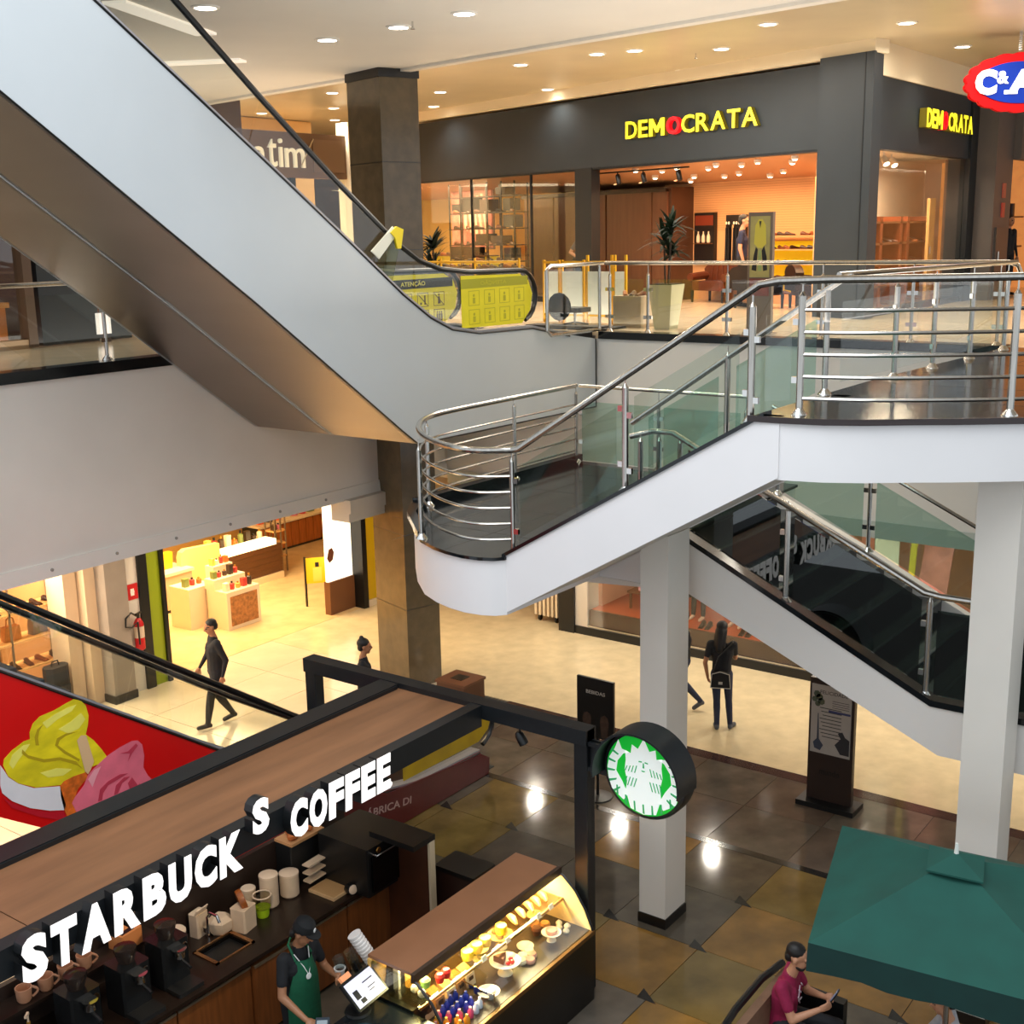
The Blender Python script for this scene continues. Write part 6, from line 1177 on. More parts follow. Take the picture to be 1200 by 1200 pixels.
J=stand(chest=(0,.18,1.24),neck=(0,.26,1.40),head=(0,.36,1.53),shL=(-.18,.18,1.36),shR=(.18,.18,1.36),elL=(-.24,.1,1.08),wrL=(-.2,.34,.98),elR=(.26,.02,1.12),wrR=(.2,.3,.97),face=(0,1,-.6))
person('person','person in a grey short sleeve shirt leaning behind the black mullion',FP(9.05,.75,0),radians(163),J,[SKIN,clothm('grey_shirt','#55525a'),NAVY,SHOEB,EYE,LIP,HAIRB],SHORT)
# hanging red and blue sign
hs=thing('hanging_sign','oval red and blue hanging sign with white C&A lettering','sign',(21.9,6.3,3.85)); d=Vector((.595,-.804,0)); nn=Vector((-.804,-.595,0)); c=Vector((22.1,5.87,3.82))
def oval(a,b,dep,off,wav=0,n=72):
    g=G(); vs=[]
    for k in range(n):
        th=2*pi*k/n; w=1+wav*abs(sin(th*9)); p=c+d*(a*w*cos(th))+Vector((0,0,b*w*sin(th))); vs+=[tuple(p+nn*off),tuple(p+nn*(off+dep))]
    g.add(vs,[tuple(2*k for k in range(n)),tuple(2*k+1 for k in range(n))[::-1]]+[(2*k,2*k+1,(2*k+3)%(2*n),(2*k+2)%(2*n)) for k in range(n)]); return g
part('scalloped_rim',oval(.86,.45,.12,-.06,.05),M('sign_red','#b8060c',.5,emit=.05,spec=.1),hs,smooth=0); b=part('blue_oval',oval(.70,.325,.02,.06),M('sign_blue','#0b2a8a',.5,emit=.05,spec=.1),hs,smooth=0)
WS=M('sign_letter','#f2f0ee',.4,emit=.5)
g=G()
for k in range(25):
    pass
def P2(u,v,o=.085): q=c+d*u+Vector((0,0,v))+nn*o; return tuple(q)
g=G(); text(g,'C',P2(-.74,-.19,.08),d,(0,0,1),.35,.40,.02,.06); text(g,'A',P2(-.21,-.18,.08),d,(0,0,1),.52,.38,.02,.055); text(g,'&',P2(-.385,-.02,.08),d,(0,0,1),.185,.2,.02,.03)
g.add([P2(-.26,-.18),P2(-.04,-.18),P2(-.04,-.12),P2(-.26,-.12)],[(0,1,2,3)]).add([P2(.15,-.18),P2(.38,-.18),P2(.38,-.12),P2(.15,-.12)],[(0,1,2,3)])
part('lettering',g,WS,b,smooth=0)
g=G()
for dx in (-.02,.0):
    for k in range(9): g.tube([P2(dx+.012*cos(a),.52+k*.035+.02*sin(a),0) for a in [2*pi*j/8 for j in range(8)]],.005,5,True)
g.cyl(P2(-.01,.78,0),P2(-.01,.84,0),.02,n=8); part('chain',g,CHROME,hs)
# far right: grey pier with door plates and the orange shop
struct('wall_pier',G().box(27.2,28.45,7.56,8.6,0,4.62),M('pier_grey','#544f4d',.5,var=.06,scale=3),'grey pier right of the black shopfront')
t=thing('door_panel','narrow grey service door in the pier at the far right','door',(27.8,7.54,0)); part('leaf',G().box(27.4,28.2,7.52,7.559,0,1.5),M('service_door','#474341',.45),t); part('handle',G().cyl((27.55,7.5,.75),(27.55,7.5,1.0),.016,n=8),STEEL,t)
for i,(z,cc) in enumerate(((2.1,'#b05a48'),(1.7,'#b8463a'))): single('wall_plate',G().box(27.75,27.95,7.53,7.559,z,z+.3),M('plate'+cc,cc,.5),['upper small red notice plate on the grey pier','lower small red notice plate on the grey pier'][i],'notice')
OS=M('orange_shop','#d98a4a',.5,emit=.5,var=.3,scale=3)
struct('wall_orange',G().box(33,33.2,2,12,0,3.2),OS,'glowing orange interior wall at the far right edge'); struct('trim_6',G().box(28.45,33,7.4,7.6,2.9,4.62),M('pier_grey','#544f4d'),'grey fascia over the orange shop')
for i,(z,y) in enumerate(((.3,6.3),(1.0,6.3),(1.7,6.3))):
    t=thing('rack',['lowest rack of red goods in the orange shop','middle rack of red goods in the orange shop','upper rack of red goods in the orange shop'][i],'rack',(30.5,8.6,z)); part('shelf_board',G().box(29,32.5,8.3,8.9,z,z+.04),WOODB,t)
    for k in range(8): part('goods',G().rbox((29.2+k*.42,8.6,z+.19),(.22,.3,.3),.03),M(['goods_red','goods_dark','goods_cream'][k%3],['#b8241c','#2a1512','#e0b080'][k%3],.5),t)
person('person','person in black at the far right edge by the orange shop',(29.2,7.75,0),radians(150),stand(),[SKIN,NAVY,NAVY,SHOEB,EYE,LIP,HAIRB],SHORT,sleeve='long',vox=.014)
# shop with silver letters beyond the column
t=thing('shopfront','brown fascia shopfront with a white side post beyond the escalators','shopfront',(20.5,22,0)); BRF=M('fascia_brown','#6b5038',.45,var=.1,scale=2)
part('fascia',G().box(15,23.15,22,22.25,2.95,3.98),BRF,t); part('fascia_panel',G().box(22.0,23.05,21.97,22.0,3.1,3.85),M('fascia_panel','#7a5f45',.4),t); part('post',G().box(21.25,21.4,22.0,22.15,0,2.95),ANTH2,t); part('edge_post',G().box(23.15,23.4,21.9,22.3,0,4.3),M('post_white','#efe4cc',.5),t); part('bracket',G().cyl((21.5,21.9,3.2),(21.95,21.9,3.85),.015,n=6),M('silver','#cdbf9c',.3,metal=.6),t)
for a,b in ((15,18.2),(18.22,21.25),(21.4,23.15)): part('glass_pane',G().box(a,b,22.08,22.09,0,2.95),EG,t)
sg=thing('shop_sign','pale silver lower-case letters atim on the brown fascia','sign',(20.9,21.95,3.2)); x=20.1
for ch,w,h,dz in (('a',.36,.44,0),('t',.25,.62,0),('i',.10,.64,0),('m',.62,.44,0)):
    g=G(); text(g,ch,(x,22.0,3.18+dz),(1,0,0),(0,0,1),w,h,.06,.0); part('letter',g,M('letter_silver','#e9dfc2',.3,emit=.35),sg); x+=w+.09
struct('wall_far_shop',G().box(14,25,25,25.2,0,4.6),M('far_shop_wall','#f0c98f',.6),'bright cream wall inside the silver-lettered shop'); part('glow_panel',G().box(22.3,24.2,24.95,25.0,1.9,3.1),M('glow','#ffe6bc',.5,emit=.7),bpy.data.objects['wall_far_shop'],label='glowing light box'); part('green_door',G().box(23.9,24.2,24.94,25.0,0,1.6),M('door_green','#3f6b52',.5),bpy.data.objects['wall_far_shop'])
t=thing('display_rack','low rack of red and brown goods inside the silver-lettered shop','rack',(22.4,24,0)); part('rack',G().box(21.6,23.2,23.9,24.2,.9,.96).box(21.6,23.2,23.9,24.2,.4,.46),WOODB,t)
for k in range(6): part('goods',G().ell((21.75+k*.25,24.0,1.1),(.1,.1,.15),8),M(['goods_red','goods_dark'][k%2],'#7a2f20'),t)
area('silver_shop_lamp',(21,23.6,2.9),5,130,(1,.84,.58),sy=2)
# upper left shop under the escalator
t=thing('shopfront','dark panelled shopfront on the left gallery seen under the escalator','shopfront',(10,17.4,0)); part('dark_panel',G().box(11.25,12.9,17.3,17.42,.02,3.0),M('panel_navy','#161d22',.4,var=.1,scale=3),t); part('post',G().box(10.97,11.12,17.22,17.45,.02,3.0),M('post_bronze','#4a3626',.4),t); part('white_notice',G().box(12.22,12.5,17.285,17.299,.12,.46),WHITE,t); part('sill',G().box(6,11,17.25,17.45,0,.14),M('sill_tan','#8f7355',.4),t)
part('glass_pane',G().box(6,10.95,17.33,17.34,.14,2.9),EG,t); struct('wall_upper_left',G().box(6,17.3,19.2,19.4,0,4.6),M('dark_red_wall','#3a1c14',.6),'dark red wall inside the left gallery shop')
t=thing('counter','orange-brown wooden counter behind the left gallery window','counter',(9.5,18,0)); part('body',G().box(6.3,10.85,17.6,18.2,.0,.62),M('counter_orange','#b8692e',.45,var=.2,scale=4),t); part('ledge',G().box(6.3,10.9,17.56,18.24,.62,.70),M('counter_ledge','#d08a4a',.4),t)
for i,x in enumerate((8.6,9.4,10.3)): single('counter_lamp',G().lathe((x,18.0,.7),[(.06,0),(.07,.12),(.03,.2)],12),M('lamp_amber','#e8a860',.4,emit=1.2),f'small amber lamp on the orange counter, {ORD[i]} from the left','lamp')
# ================================================================== LOWER LEVEL SHOPS (left, Y = 17.3)
PIL=M('pilaster_cream','#c9b296',.6,var=.03,scale=2); 
struct('wall_shopfront',G().box(11.28,11.52,17.5,18.0,-6,-2.65),PIL,'tan pilaster between the bag shop and the grey column')
struct('wall_shopfront.001',G().box(11.54,11.74,17.3,18.0,-6,-2.65),PIL,'second tan pilaster beside the grey column')
t=thing('pier','grey concrete pier with black base beside the fire extinguisher','pier',(12,17.2,-6)); part('shaft',G().box(11.74,12.16,17.02,17.9,-6,-2.65),M('concrete_grey','#8d8379',.7,var=.08,scale=3,bump=.05),t); part('base_band',G().box(11.72,12.18,17.0,17.9,-6,-5.86),M('base_black','#15110f'),t)
struct('wall_shopfront.002',G().box(12.16,12.5,17.2,17.9,-6,-2.65),M('wall_white_low','#d8d2c8',.6),'white wall strip behind the fire extinguisher')
t=thing('shop_portal','black and lime green portal at the left of the perfume shop','portal',(12.8,17.3,-6)); part('black_frame',G().box(12.50,12.68,17.15,17.6,-6,-2.65),BLACK,t); part('green_band',G().box(12.68,12.96,17.2,17.7,-6,-2.65),M('lime_green','#8a9a16',.4),t); part('inner_frame',G().box(12.96,13.04,17.15,17.7,-6,-2.65),BLACK,t)
t=thing('shop_portal','black and yellow portal at the right of the perfume shop','portal',(18.3,17.3,-6)); part('black_frame',G().box(18.02,18.16,17.2,17.7,-6,-2.65),BLACK,t); part('yellow_band',G().box(18.16,18.5,17.25,17.7,-5.86,-2.65),M('portal_yellow','#c9a40c',.4),t); part('base',G().box(18.16,18.55,17.22,17.7,-6,-5.86),BEIGE2,t); part('green_edge',G().box(18.5,18.58,17.2,17.7,-6,-2.65),M('green_edge','#5f6a16',.4),t)
struct('wall_shopfront.003',G().box(18.58,26,17.3,17.5,-6,-2.65),M('wall_cream_low','#d9bd92',.6),'cream wall right of the perfume shop')
struct('trim_7',G().box(14.3,15.3,13.86,14.3,-2.85,-2.63).box(14.3,15.6,13.9,14.3,-3.0,-2.85),M('header_white','#d3cbbd',.6),'stepped white header under the end of the left bulkhead')
t=thing('fire_extinguisher','red fire extinguisher hanging on the white wall strip','fire extinguisher',(12.37,17.1,-5.2)); g=G().lathe((12.37,17.09,-5.22),[(.07,0),(.085,.02),(.085,.46),(.05,.54),(.03,.56)],16); part('cylinder',g,M('extinguisher_red','#b3121a',.3),t); part('valve',G().cyl((12.37,17.09,-4.66),(12.37,17.09,-4.58),.025,n=8).obox((12.36,17.06,-4.57),(.16,.03,.03),.4),BLACK,t); part('hose',G().tube([(12.34,17.08,-4.62),(12.2,17.04,-4.52),(12.06,17.0,-4.58),(12.04,16.99,-4.72),(12.16,16.99,-4.76),(12.29,17.0,-4.7),(12.30,17.0,-5.1)],.017,6),BLACK,t); part('instruction_label',G().lathe((12.37,17.09,-5.0),[(.0865,0),(.0865,.2)],16),M('label_pale','#c9b7a2',.5),t)
t=thing('fire_sign','small red square fire sign above the extinguisher','sign',(12.36,17.19,-4.25)); part('plate',G().box(12.25,12.48,17.18,17.2,-4.35,-4.08),M('sign_red_flat','#c4171c',.4),t); part('pictogram',G().box(12.33,12.40,17.172,17.18,-4.28,-4.16).ell((12.365,17.176,-4.215),(.045,.003,.045),10),M('picto_white','#f0e6e0',.5),t)
# bag and shoe shop
struct('wall_bag_shop',G().box(3,11.65,20.2,20.4,-6,-2.65).box(11.65,12.5,18.0,20.4,-6,-2.65),M('bag_wall','#a87a4c',.6),'tan back wall of the bag and shoe shop')
PINE=M('shelf_pine','#d6a566',.5,var=.12,scale=3,stretch=(1,8,8))
def rack(label,x0,x1,y0,y1,zs):
    t=thing('shelving_unit',label,'shelf',((x0+x1)/2,(y0+y1)/2,-6))
    for z in zs: part('shelf_board',G().box(x0,x1,y0,y1,z-.035,z),PINE,t)
    for x in (x0,(x0+x1)/2,x1-.03):
        for y in (y0,y1-.03): part('upright',G().box(x,x+.03,y,y+.03,-6,zs[-1]+.5),M('upright_grey','#8c7c66',.4,metal=.5),t)
    return t
ZS=(-5.72,-5.28,-4.80,-4.30,-3.80)
rack('pale wooden shelving unit of shoes and bags beside the tan pilaster',9.6,11.6,18.05,18.5,ZS); rack('pale wooden shelving unit at the far left of the bag shop',7.4,9.4,18.05,18.5,ZS)
def bag_mesh(c,w=.3,h=.24,d=.14):
    g=G(); g.prism([(-w/2,0),(w/2,0),(w*.42,h),(-w*.42,h)],'y',-d/2,d/2); g.tube([(-w*.25,0,h),(-w*.2,0,h+.12),(0,0,h+.16),(w*.2,0,h+.12),(w*.25,0,h)],.012,6); g.box(-w*.12,w*.12,-d/2-.01,-d/2,h*.55,h*.7); return mesh_of(g,'handbag',M('bag'+c,c,.45,var=.15,scale=12))
BGM=[bag_mesh(c) for c in ('#6e3a1c','#c07d3c','#241712','#8a7a6c','#b0642c')]
for r,(xa,xb,nm) in enumerate(((9.65,11.55,'right'),(7.45,9.35,'left'))):
    for i,z in enumerate(ZS):
        n=8 if i<4 else 4; lv=['lowest','second','third','fourth','topmost'][i]
        for k in range(n):
            x=xa+.1+(xb-xa-.2)*k/(n-1)
            if i in (0,1,3): 
                shoe((x,18.22,z),pi+random.uniform(-.3,.3),k*2+i,f'shoe on the {lv} board of the {nm} wooden shelving unit, {ORD[k]} from the left',f'shoes on the {lv} board, {nm} unit',1.05)
            elif k%2==0:
                o=part('handbag',BGM[(k+i)%5],None,None); o.location=(x,18.25,z); o.rotation_euler=(0,0,random.uniform(-.2,.2)); o['label']=f'handbag on the {lv} board of the {nm} wooden shelving unit, {ORD[k//2]} from the left'; o['category']='bag'; o['group']=f'bags on the {lv} board, {nm} unit'
WSHOE=shoe_mesh('#e8ddcc')
for k in range(3): 
    o=part('shoe',WSHOE,None,None); o.location=(10.1+k*.2,18.0,-5.72+.0); o.location.y=18.12; o.rotation_euler=(0,0,pi+.5); o['label']=f'white trainer on the lowest board of the shelving unit, {ORD[k]} from the left'; o['category']='shoe'; o['group']='white trainers on the lowest board'
t=thing('low_table','low metal display frame of sandals on the bag shop floor','table',(9.6,17.6,-6)); 
for z in (-5.9,-5.72): part('shelf_board',G().box(8.6,10.6,17.4,17.8,z-.015,z),M('mesh_metal','#7a6a55',.4,metal=.5),t)
for x in (8.6,9.3,10.0,10.57):
    for y in (17.4,17.77): part('leg',G().box(x,x+.03,y,y+.03,-6,-5.72),M('mesh_metal','#7a6a55'),t)
for i,z in enumerate((-5.9,-5.72)):
    for k in range(9): shoe((8.75+k*.21,17.6,z),pi+.4*(k%3-1),k+i,f'sandal on the {["lower","upper"][i]} level of the low metal frame, {ORD[k]} from the left',f'sandals on the {["lower","upper"][i]} level of the low frame',1.0)
t=thing('backpack','black backpack hanging at the right end of the bag shop','bag',(11.0,17.5,-5.5)); part('body',G().rbox((11.02,17.55,-5.55),(.42,.26,.7),.08),M('nylon_black','#17181c',.6,bump=.1,scale=20),t); part('pocket',G().rbox((11.02,17.41,-5.68),(.32,.06,.32),.03),M('nylon_black2','#1d1e24',.6),t); part('handle',G().tube([(10.95,17.55,-5.2),(10.97,17.55,-5.12),(11.07,17.55,-5.12),(11.09,17.55,-5.2)],.012,6),BLACK,t)
# perfume shop
CW2=M('counter_white','#ecd9b8',.35,var=.02,scale=2); SLAT=M('slat_brown','#5f3d24',.45,var=.15,scale=4,stretch=(1,5,9)); PW=M('perfume_wall','#e9bd6f',.6)
struct('wall_perfume_back',G().box(12.5,25,24.5,24.7,-6,-2.65),PW,'warm lit back wall of the perfume shop'); struct('wall_perfume_left',G().box(12.5,12.7,17.9,24.5,-6,-2.65),PW,'warm lit left wall of the perfume shop')
def products(par,x0,x1,y,z,n,nm,seed,hs=(.1,.24)):
    random.seed(seed); cn_={'#c23a34':'red','#e0a84a':'amber','#f2e4c4':'cream','#3a2a20':'dark brown','#d87a8a':'pink','#f0d060':'yellow','#7a8a4a':'olive','#e86a2a':'orange'}; cols=['#c23a34','#e0a84a','#f2e4c4','#3a2a20','#d87a8a','#f0d060','#7a8a4a','#e86a2a']
    for k in range(n):
        x=x0+(x1-x0)*(k+.5)/n; h=random.uniform(*hs); w=(x1-x0)/n*.34; c=random.choice(cols); m=M('product'+c,c,.35)
        T=thing('perfume_bottle' if h>.14 else 'cosmetic_jar',f'{cn_[c]} item on {nm}, {ORD[k]} from left','product',(x,y,z),0,f'products on {nm}')
        if k%3==0: part('box',G().box(x-w,x+w,y-.05,y+.05,z,z+h),m,T)
        else: part('body',G().lathe((x,y,z),[(w*.9,0),(w,.02),(w,h*.7),(w*.4,h*.78)],10),m,T); part('cap',G().lathe((x,y,z+h*.78),[(w*.4,0),(w*.4,h*.22)],8),DARK if k%2 else M('cap_gold','#caa24a',.3,metal=.8),T)
t=thing('shop_counter','white counter with a dark shadow gap at the left of the perfume shop','counter',(14.7,20.3,-6)); part('body',G().box(14.6,16.2,20.4,21.2,-5.92,-5.2),M('counter_peach','#dcb795',.4),t); part('top',G().box(14.56,16.24,20.36,21.24,-5.2,-5.14),CW2,t); part('kick',G().box(14.65,16.15,20.45,21.15,-6,-5.92),BLACK,t)
products(None,14.6,15.6,20.7,-5.14,5,'the left white counter of the perfume shop',3,(.14,.3)); single('gift_bag',G().prism([(15.65,-5.14),(15.95,-5.14),(15.98,-4.8),(15.62,-4.8)],'y',20.7,20.85),M('gift_yellow','#e6b41e',.4),'yellow gift bag on the left white counter','bag')
t=thing('cash_desk','tall cream rounded desk panel behind the stepped display','counter',(17.2,20.6,-6)); part('panel',G().prism([(16.1,-6),(17.15,-6),(17.15,-4.85),(16.25,-4.8),(16.14,-4.85),(16.1,-4.95)],'y',20.6,20.75),M('panel_cream','#f2d789',.4),t)
t=thing('reception_counter','dark brown boarded counter with a glowing top strip in the perfume shop','counter',(18.4,20.7,-6))
for k in range(5): part('board',G().box(17.1,18.85,20.5,20.56,-5.84+k*.13,-5.715+k*.13),SLAT,t)
part('core',G().box(17.12,18.83,20.56,21.2,-5.95,-5.2),DARK,t); part('plinth',G().box(17.1,18.85,20.46,21.2,-6,-5.85),CW2,t); part('light_strip',G().box(17.25,18.7,20.5,20.85,-5.19,-5.06),M('strip_glow','#ffe8ae',.5,emit=2.2),t); part('top',G().box(17.05,18.9,20.85,21.3,-5.2,-5.14),CW2,t)
products(None,17.1,18.8,21.05,-5.14,9,'the brown boarded counter',5,(.16,.34))
t=thing('stepped_display','stepped white display unit with a brown printed front near the shop threshold','display',(16,18.9,-6)); part('base',G().box(15.45,16.3,18.45,19.05,-6,-5.22),CW2,t); part('front_print',G().box(15.53,16.22,18.435,18.45,-5.92,-5.32),M('print_brown','#a8703e',.5,var=.4,scale=14),t); part('step',G().box(15.45,16.25,18.8,19.1,-5.22,-5.02),CW2,t); part('step',G().box(15.7,16.2,19.1,19.35,-6,-4.84),CW2,t); part('side_counter',G().box(15.05,15.68,19.1,19.7,-6,-5.16),CW2,t)
products(None,15.5,16.25,18.6,-5.22,5,'the lowest step of the white display',7,(.12,.24)); products(None,15.5,16.2,18.95,-5.02,5,'the middle step of the white display',8,(.12,.22)); products(None,15.72,16.18,19.22,-4.84,4,'the top step of the white display',9,(.1,.2)); products(None,15.1,15.6,19.35,-5.16,3,'the side counter of the white display',10,(.1,.22))
t=thing('poster_stand','slim black legged stand holding a yellow panel with a bottle print','poster stand',(17.64,18.2,-6)); pa,pb=Vector((17.48,18.34)),Vector((17.82,18.06))
for q in (pa,pb): part('leg',G().box(q.x-.015,q.x+.015,q.y-.02,q.y+.02,-6,-4.92),BLACK,t)
dd=(pb-pa).normalized(); nn_=Vector((-dd.y,dd.x))
def sp(u0,u1,z0,z1,off,th):
    q=[pa+dd*u0-nn_*off,pa+dd*u1-nn_*off,pa+dd*u1-nn_*(off-th),pa+dd*u0-nn_*(off-th)]; return G().prism([(p.x,p.y) for p in q],'z',z0,z1)
part('panel',sp(.02,.42,-5.5,-4.95,.01,.02),M('panel_yellow','#e6bb12',.4,emit=.15),t); part('print_bottle',sp(.16,.34,-5.46,-5.16,.014,.003),M('print_bottle','#f0d860',.4),t); part('print_cap',sp(.21,.29,-5.15,-5.05,.014,.003),BLACK,t)
t=thing('wall_cabinet','brown slatted cabinet below the product shelves at the back of the perfume shop','cabinet',(21.5,22.4,-6)); part('body',G().box(19.8,23.4,22.3,22.9,-6,-5.3),DARK,t)
for k in range(14): part('slat',G().box(19.82+k*.256,20.05+k*.256,22.26,22.3,-5.93,-5.33),M('slat_orange','#a8602a',.45,var=.2,scale=5,stretch=(5,5,.6)),t)
part('top',G().box(19.78,23.42,22.22,22.92,-5.3,-5.25),CW2,t)
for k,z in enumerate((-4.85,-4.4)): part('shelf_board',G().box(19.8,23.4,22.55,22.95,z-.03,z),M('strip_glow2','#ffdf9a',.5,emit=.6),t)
part('shelf_back',G().box(19.8,23.4,22.95,23.0,-5.25,-3.8),PW,t)
products(None,19.9,23.3,22.5,-5.25,12,'the brown slatted cabinet',11,(.14,.3)); products(None,19.9,23.3,22.7,-4.85,12,'the lower glowing wall shelf',12,(.14,.3)); products(None,19.9,23.3,22.7,-4.4,10,'the upper glowing wall shelf',13,(.14,.3))
rk=rack('pale shelf unit of small products between the counter and the cabinet',18.95,19.3,20.8,21.15,(-5.6,-5.3,-5.0))
products(None,18.98,19.27,20.95,-5.0,2,'the middle board of the narrow pale shelf unit',14,(.12,.2))
t=thing('light_box','tall white light box with a faint portrait at the right of the perfume shop','light box',(17.5,17.6,-6)); part('panel',G().box(17.3,18.02,17.5,17.57,-5.3,-2.9),M('lightbox_white','#fff1d8',.5,emit=1.2),t); part('base',G().box(17.3,18.02,17.46,17.62,-6,-5.3),M('base_brown','#6b4326',.45),t); part('portrait_hair',G().prism([(17.3,-4.8),(17.36,-4.62),(17.45,-4.6),(17.5,-4.7),(17.46,-4.85),(17.36,-4.9)],'y',17.49,17.5),M('portrait_brown','#6b3a24',.5),t); part('portrait_dress',G().prism([(17.3,-5.28),(17.38,-4.98),(17.5,-4.95),(17.7,-5.05),(17.8,-5.28)],'y',17.493,17.5),M('portrait_cream','#ffe4b8',.5,emit=1.2),t)
# ================================================================== LOWER LEVEL SHOP (right, X = 19.1)
t=thing('shop_window','black framed shop window with brown display platform on the lower level','shopfront',(19.2,10,-6)); part('pillar',G().box(19.05,19.5,12.66,13.02,-6,-2.8),BLACK,t); part('white_pilaster',G().box(19.1,19.5,12.38,12.66,-5.86,-2.8),M('pilaster_white','#d3c8b8',.5),t); part('plinth',G().box(19.08,19.45,4,12.66,-6,-5.84),BLACK,t); part('platform_front',G().box(19.14,19.2,4,12.36,-5.84,-5.5),M('platform_brown','#4a2d1e',.4,var=.15,scale=3),t); part('platform_top',G().box(19.2,22.0,4,12.36,-5.56,-5.5),M('platform_orange_lit','#b5502a',.4,var=.1,scale=2),t); part('glass_rail',G().box(19.1,19.14,4,12.38,-5.84,-5.80),STEEL,t); part('glass_pane',G().box(19.12,19.13,4,12.36,-5.8,-2.8),EG,t)  # orange light on the brown platform top is put into its colour
struct('wall_window_back',G().box(22,22.2,2,13,-6,-2.8),M('window_back','#d8a080',.6,var=.1,scale=2),'pinkish back wall of the lower right shop'); struct('wall_window_side',G().box(19.5,22,12.3,12.45,-6,-2.8),M('window_side','#e0a888',.6),'pink side wall of the lower right shop')
t=thing('backdrop','dark backdrop panel behind the table in the lower shop window','panel',(21,11.2,-5.5)); part('panel',G().box(20.9,20.96,10.4,11.9,-5.5,-3.6),M('backdrop_dark','#221516',.5),t)
t=thing('display_table','small red-brown table with books in the lower shop window','table',(19.9,11.4,-5.5)); part('top',G().box(19.6,20.2,10.9,11.8,-5.18,-5.14),WOODB,t)
for x in (19.65,20.15):
    for y in (10.95,11.75): part('leg',G().box(x-.02,x+.02,y-.02,y+.02,-5.5,-5.18),WOODB,t)
for i,(y,c) in enumerate(((11.5,'#e8a0a0'),(11.15,'#e8c060'))): single('folded_shirt',G().rbox((19.85,y,-5.10),(.3,.26,.07),.03),M('fold'+c,c,.7),['pink folded garment on the window table','yellow folded garment on the window table'][i],'clothes')
for i,(y,l) in enumerate(((10.35,'left pair of'),(9.55,'right pair of'))):
    t=thing('mannequin',['left mannequin in black trousers on the window platform','right mannequin in black trousers on the window platform'][i],'mannequin',(19.75,y,-5.5)); P=[]
    for sd in (-1,1): P+= [('c',(0,sd*.09,.92),(.03,sd*.1,.5),.085,.06,1),('c',(.03,sd*.1,.5),(0,sd*.1,.1),.058,.045,1),('c',(.0,sd*.1,.05),(-.15,sd*.1,.03),.036,.03,0)]
    P+= [('c',(0,0,.95),(0,0,1.3),.13,.15,2),('c',(0,-.12,1.35),(0,.12,1.35),.09,.09,2),('c',(0,0,1.4),(0,0,1.55),.05,.05,0),('e',(0,0,1.66),(.09,.075,.11),0),('c',(0,-.18,1.36),(0,-.24,.95),.045,.035,2),('c',(0,.18,1.36),(0,.24,.95),.045,.035,2)]
    remesh('body',P,[M('mannequin_skin','#d9b8a0',.5),NAVY,clothm('pale_grey','#a9a8ac')],t,.014)
for i,(y,l) in enumerate(((10.75,'left'),(9.95,'middle'),(9.15,'right'))):
    for k in (0,1): shoe((19.4,y+k*.13,-5.5),pi/2+.2,3+i,f'{["left","right"][1-k]} shoe of the {l} pair on the window platform',f'{l} pair on the window platform',1.1)
t=thing('banner','slanted pink and white sale banner in the window behind the lower flight','banner',(19.4,6.0,-4.0)); part('panel',G().prism([(5.75,-4.6),(6.2,-4.4),(6.05,-3.1),(5.6,-3.1)],'x',19.3,19.33),M('banner_pink','#d98a80',.5,var=.25,scale=4),t); part('white_panel',G().prism([(6.5,-4.5),(6.9,-4.5),(6.9,-3.0),(6.5,-3.0)],'x',19.3,19.33),M('banner_white','#e9dccb',.5),t); part('yellow_stripe',G().prism([(6.25,-4.4),(6.35,-4.4),(6.3,-3.2),(6.2,-3.2)],'x',19.3,19.33),M('banner_yellow','#d9c13a',.5),t)
t=thing('slatted_cart','white slatted cart on black wheels beside the black pillar','cart',(19.7,13.5,-6)); 
for k in range(6): part('slat',G().box(19.3,19.34,13.22+k*.1,13.27+k*.1,-5.86,-5.2),CW2,t)
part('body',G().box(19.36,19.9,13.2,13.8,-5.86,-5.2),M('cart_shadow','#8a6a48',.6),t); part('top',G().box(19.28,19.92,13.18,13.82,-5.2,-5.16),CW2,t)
for y in (13.3,13.7):
    for x in (19.4,19.8): part('wheel',G().lathe((x,y-.02,-5.94),[(.06,0),(.06,.04)],12,(0,1,0)),BLACK,t)
t=thing('bench','orange bench in the corridor beyond the slatted cart','bench',(21.5,15,-6)); part('seat',G().box(20.6,21.2,14.2,15.8,-5.6,-5.5),M('bench_orange','#c9762e',.5),t)
for y in (14.3,15.7): part('leg',G().box(20.65,21.15,y-.04,y+.04,-6,-5.6),WOODB,t)
# ================================================================== THINGS STANDING ON THE LOWER FLOOR
t=thing('notice_stand','dark brown notice stand with a printed bulletin at the edge of the pale floor','notice stand',(14.85,5.76,-6)); NB=M('stand_umber','#2e2019',.4,var=.1,scale=4); part('board',G().box(14.78,14.86,5.45,6.07,-5.95,-4.22),NB,t); part('foot',G().box(14.62,15.0,5.36,6.16,-6,-5.93),BLACK,t); n_=part('bulletin',G().box(14.77,14.78,5.49,6.04,-5.26,-4.30),M('bulletin_paper','#a8a29a',.5,var=.06,scale=5),t)
g=G(); text(g,'FELICIDADE',(14.769,6.0-.08,-4.42),(0,-1,0),(0,0,1),.38,.05,.001)
for k in range(9): g.box(14.768,14.7695,5.62,5.92-.02*(k%3),-4.62-k*.05,-4.61-k*.05)
for k in range(4): g.box(14.768,14.7695,5.52,5.75,-4.5-k*.03,-4.494-k*.03)
part('bulletin_text',g,M('ink','#2a2a2e',.6),n_,kind='stuff')
g=G(); g.box(14.768,14.7695,5.50,5.80,-4.66,-4.63); part('bulletin_bar',g,M('ink_blue','#3a3f6a',.6),n_)
g=G()
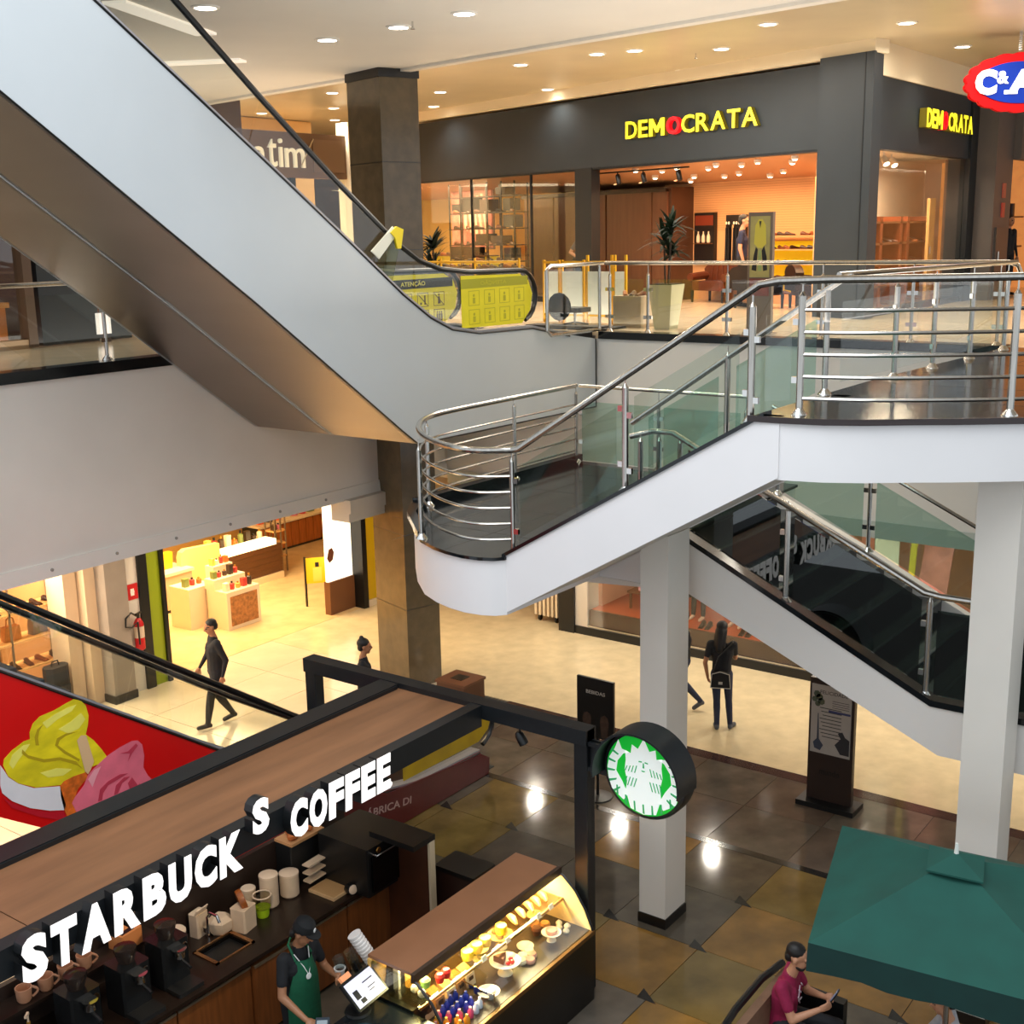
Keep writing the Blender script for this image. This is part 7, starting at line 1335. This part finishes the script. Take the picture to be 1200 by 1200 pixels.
for u,v,r in ((.86,.86,.05),(.8,.82,.05),(.92,.78,.04),(.75,.76,.05),(.84,.72,.04)): g.cyl((14.769,5.49+u*.55,-5.26+v*.96),(14.7675,5.49+u*.55,-5.26+v*.96),r,n=7)
part('printed_leaves',g,M('ink_olive','#4f5644',.6,var=.3,scale=30),n_)
g=G().prism([(5.98,-5.2),(5.90,-5.22),(5.86,-5.14),(5.92,-5.06),(5.935,-4.7),(5.945,-4.7),(5.95,-5.06),(6.0,-5.12)],'x',14.7675,14.769); part('printed_ladle',g,M('ink_slate','#3b4252',.6),n_)
g=G().prism([(5.7,-5.1),(5.62,-5.0),(5.66,-4.93),(5.6,-4.9),(5.56,-4.97),(5.5,-5.0),(5.5,-5.22),(5.62,-5.22)],'x',14.7675,14.769); part('printed_figure',g,M('ink','#2a2a2e'),n_)
g=G(); text(g,'mundo',(14.779,5.9,-5.56),(0,-1,0),(0,0,1),.28,.09,.002,.02); part('raised_word',g,M('word_dark','#15100d',.4),t)
t=thing('menu_stand','black drinks menu board on a pole with a round foot behind the kiosk post','menu board',(13.3,8.45,-6)); part('board',G().box(13.27,13.31,8.2,8.78,-5.12,-4.28),BLACK,t); g=G(); text(g,'BEBIDAS',(13.268,8.63,-4.50),(0,-1,0),(0,0,1),.30,.05,.002,.01); part('board_text',g,M('chalk','#b9b2a8',.6),t)
for y in (8.62,8.34): part('printed_drink',G().prism([(y+.05,-5.1),(y-.05,-5.1),(y-.07,-4.86),(y-.05,-4.80),(y,-4.77),(y+.05,-4.80),(y+.07,-4.86)],'x',13.266,13.27),M('drink_brown','#3c2a20',.5,var=.35,scale=20),t)
part('pole',G().cyl((13.3,8.47,-5.97),(13.3,8.47,-5.1),.02,n=8),BLACK,t); part('foot',G().lathe((13.3,8.47,-6),[(.2,0),(.2,.02),(.03,.04)],22),BLACK,t)
BIN=M('bin_brown_wood','#5c3620',.45,var=.15,scale=4)
t=thing('litter_bin','brown box litter bin with a square black opening in its top','bin',(14.2,11.6,-6)); part('body',G().box(13.95,14.45,11.3,11.85,-6,-5.22),BIN,t); part('top',G().box(13.93,14.47,11.28,11.87,-5.22,-5.18),M('bin_top','#6b4028',.4),t); part('opening',G().box(14.1,14.32,11.48,11.7,-5.182,-5.176),BLACK,t)
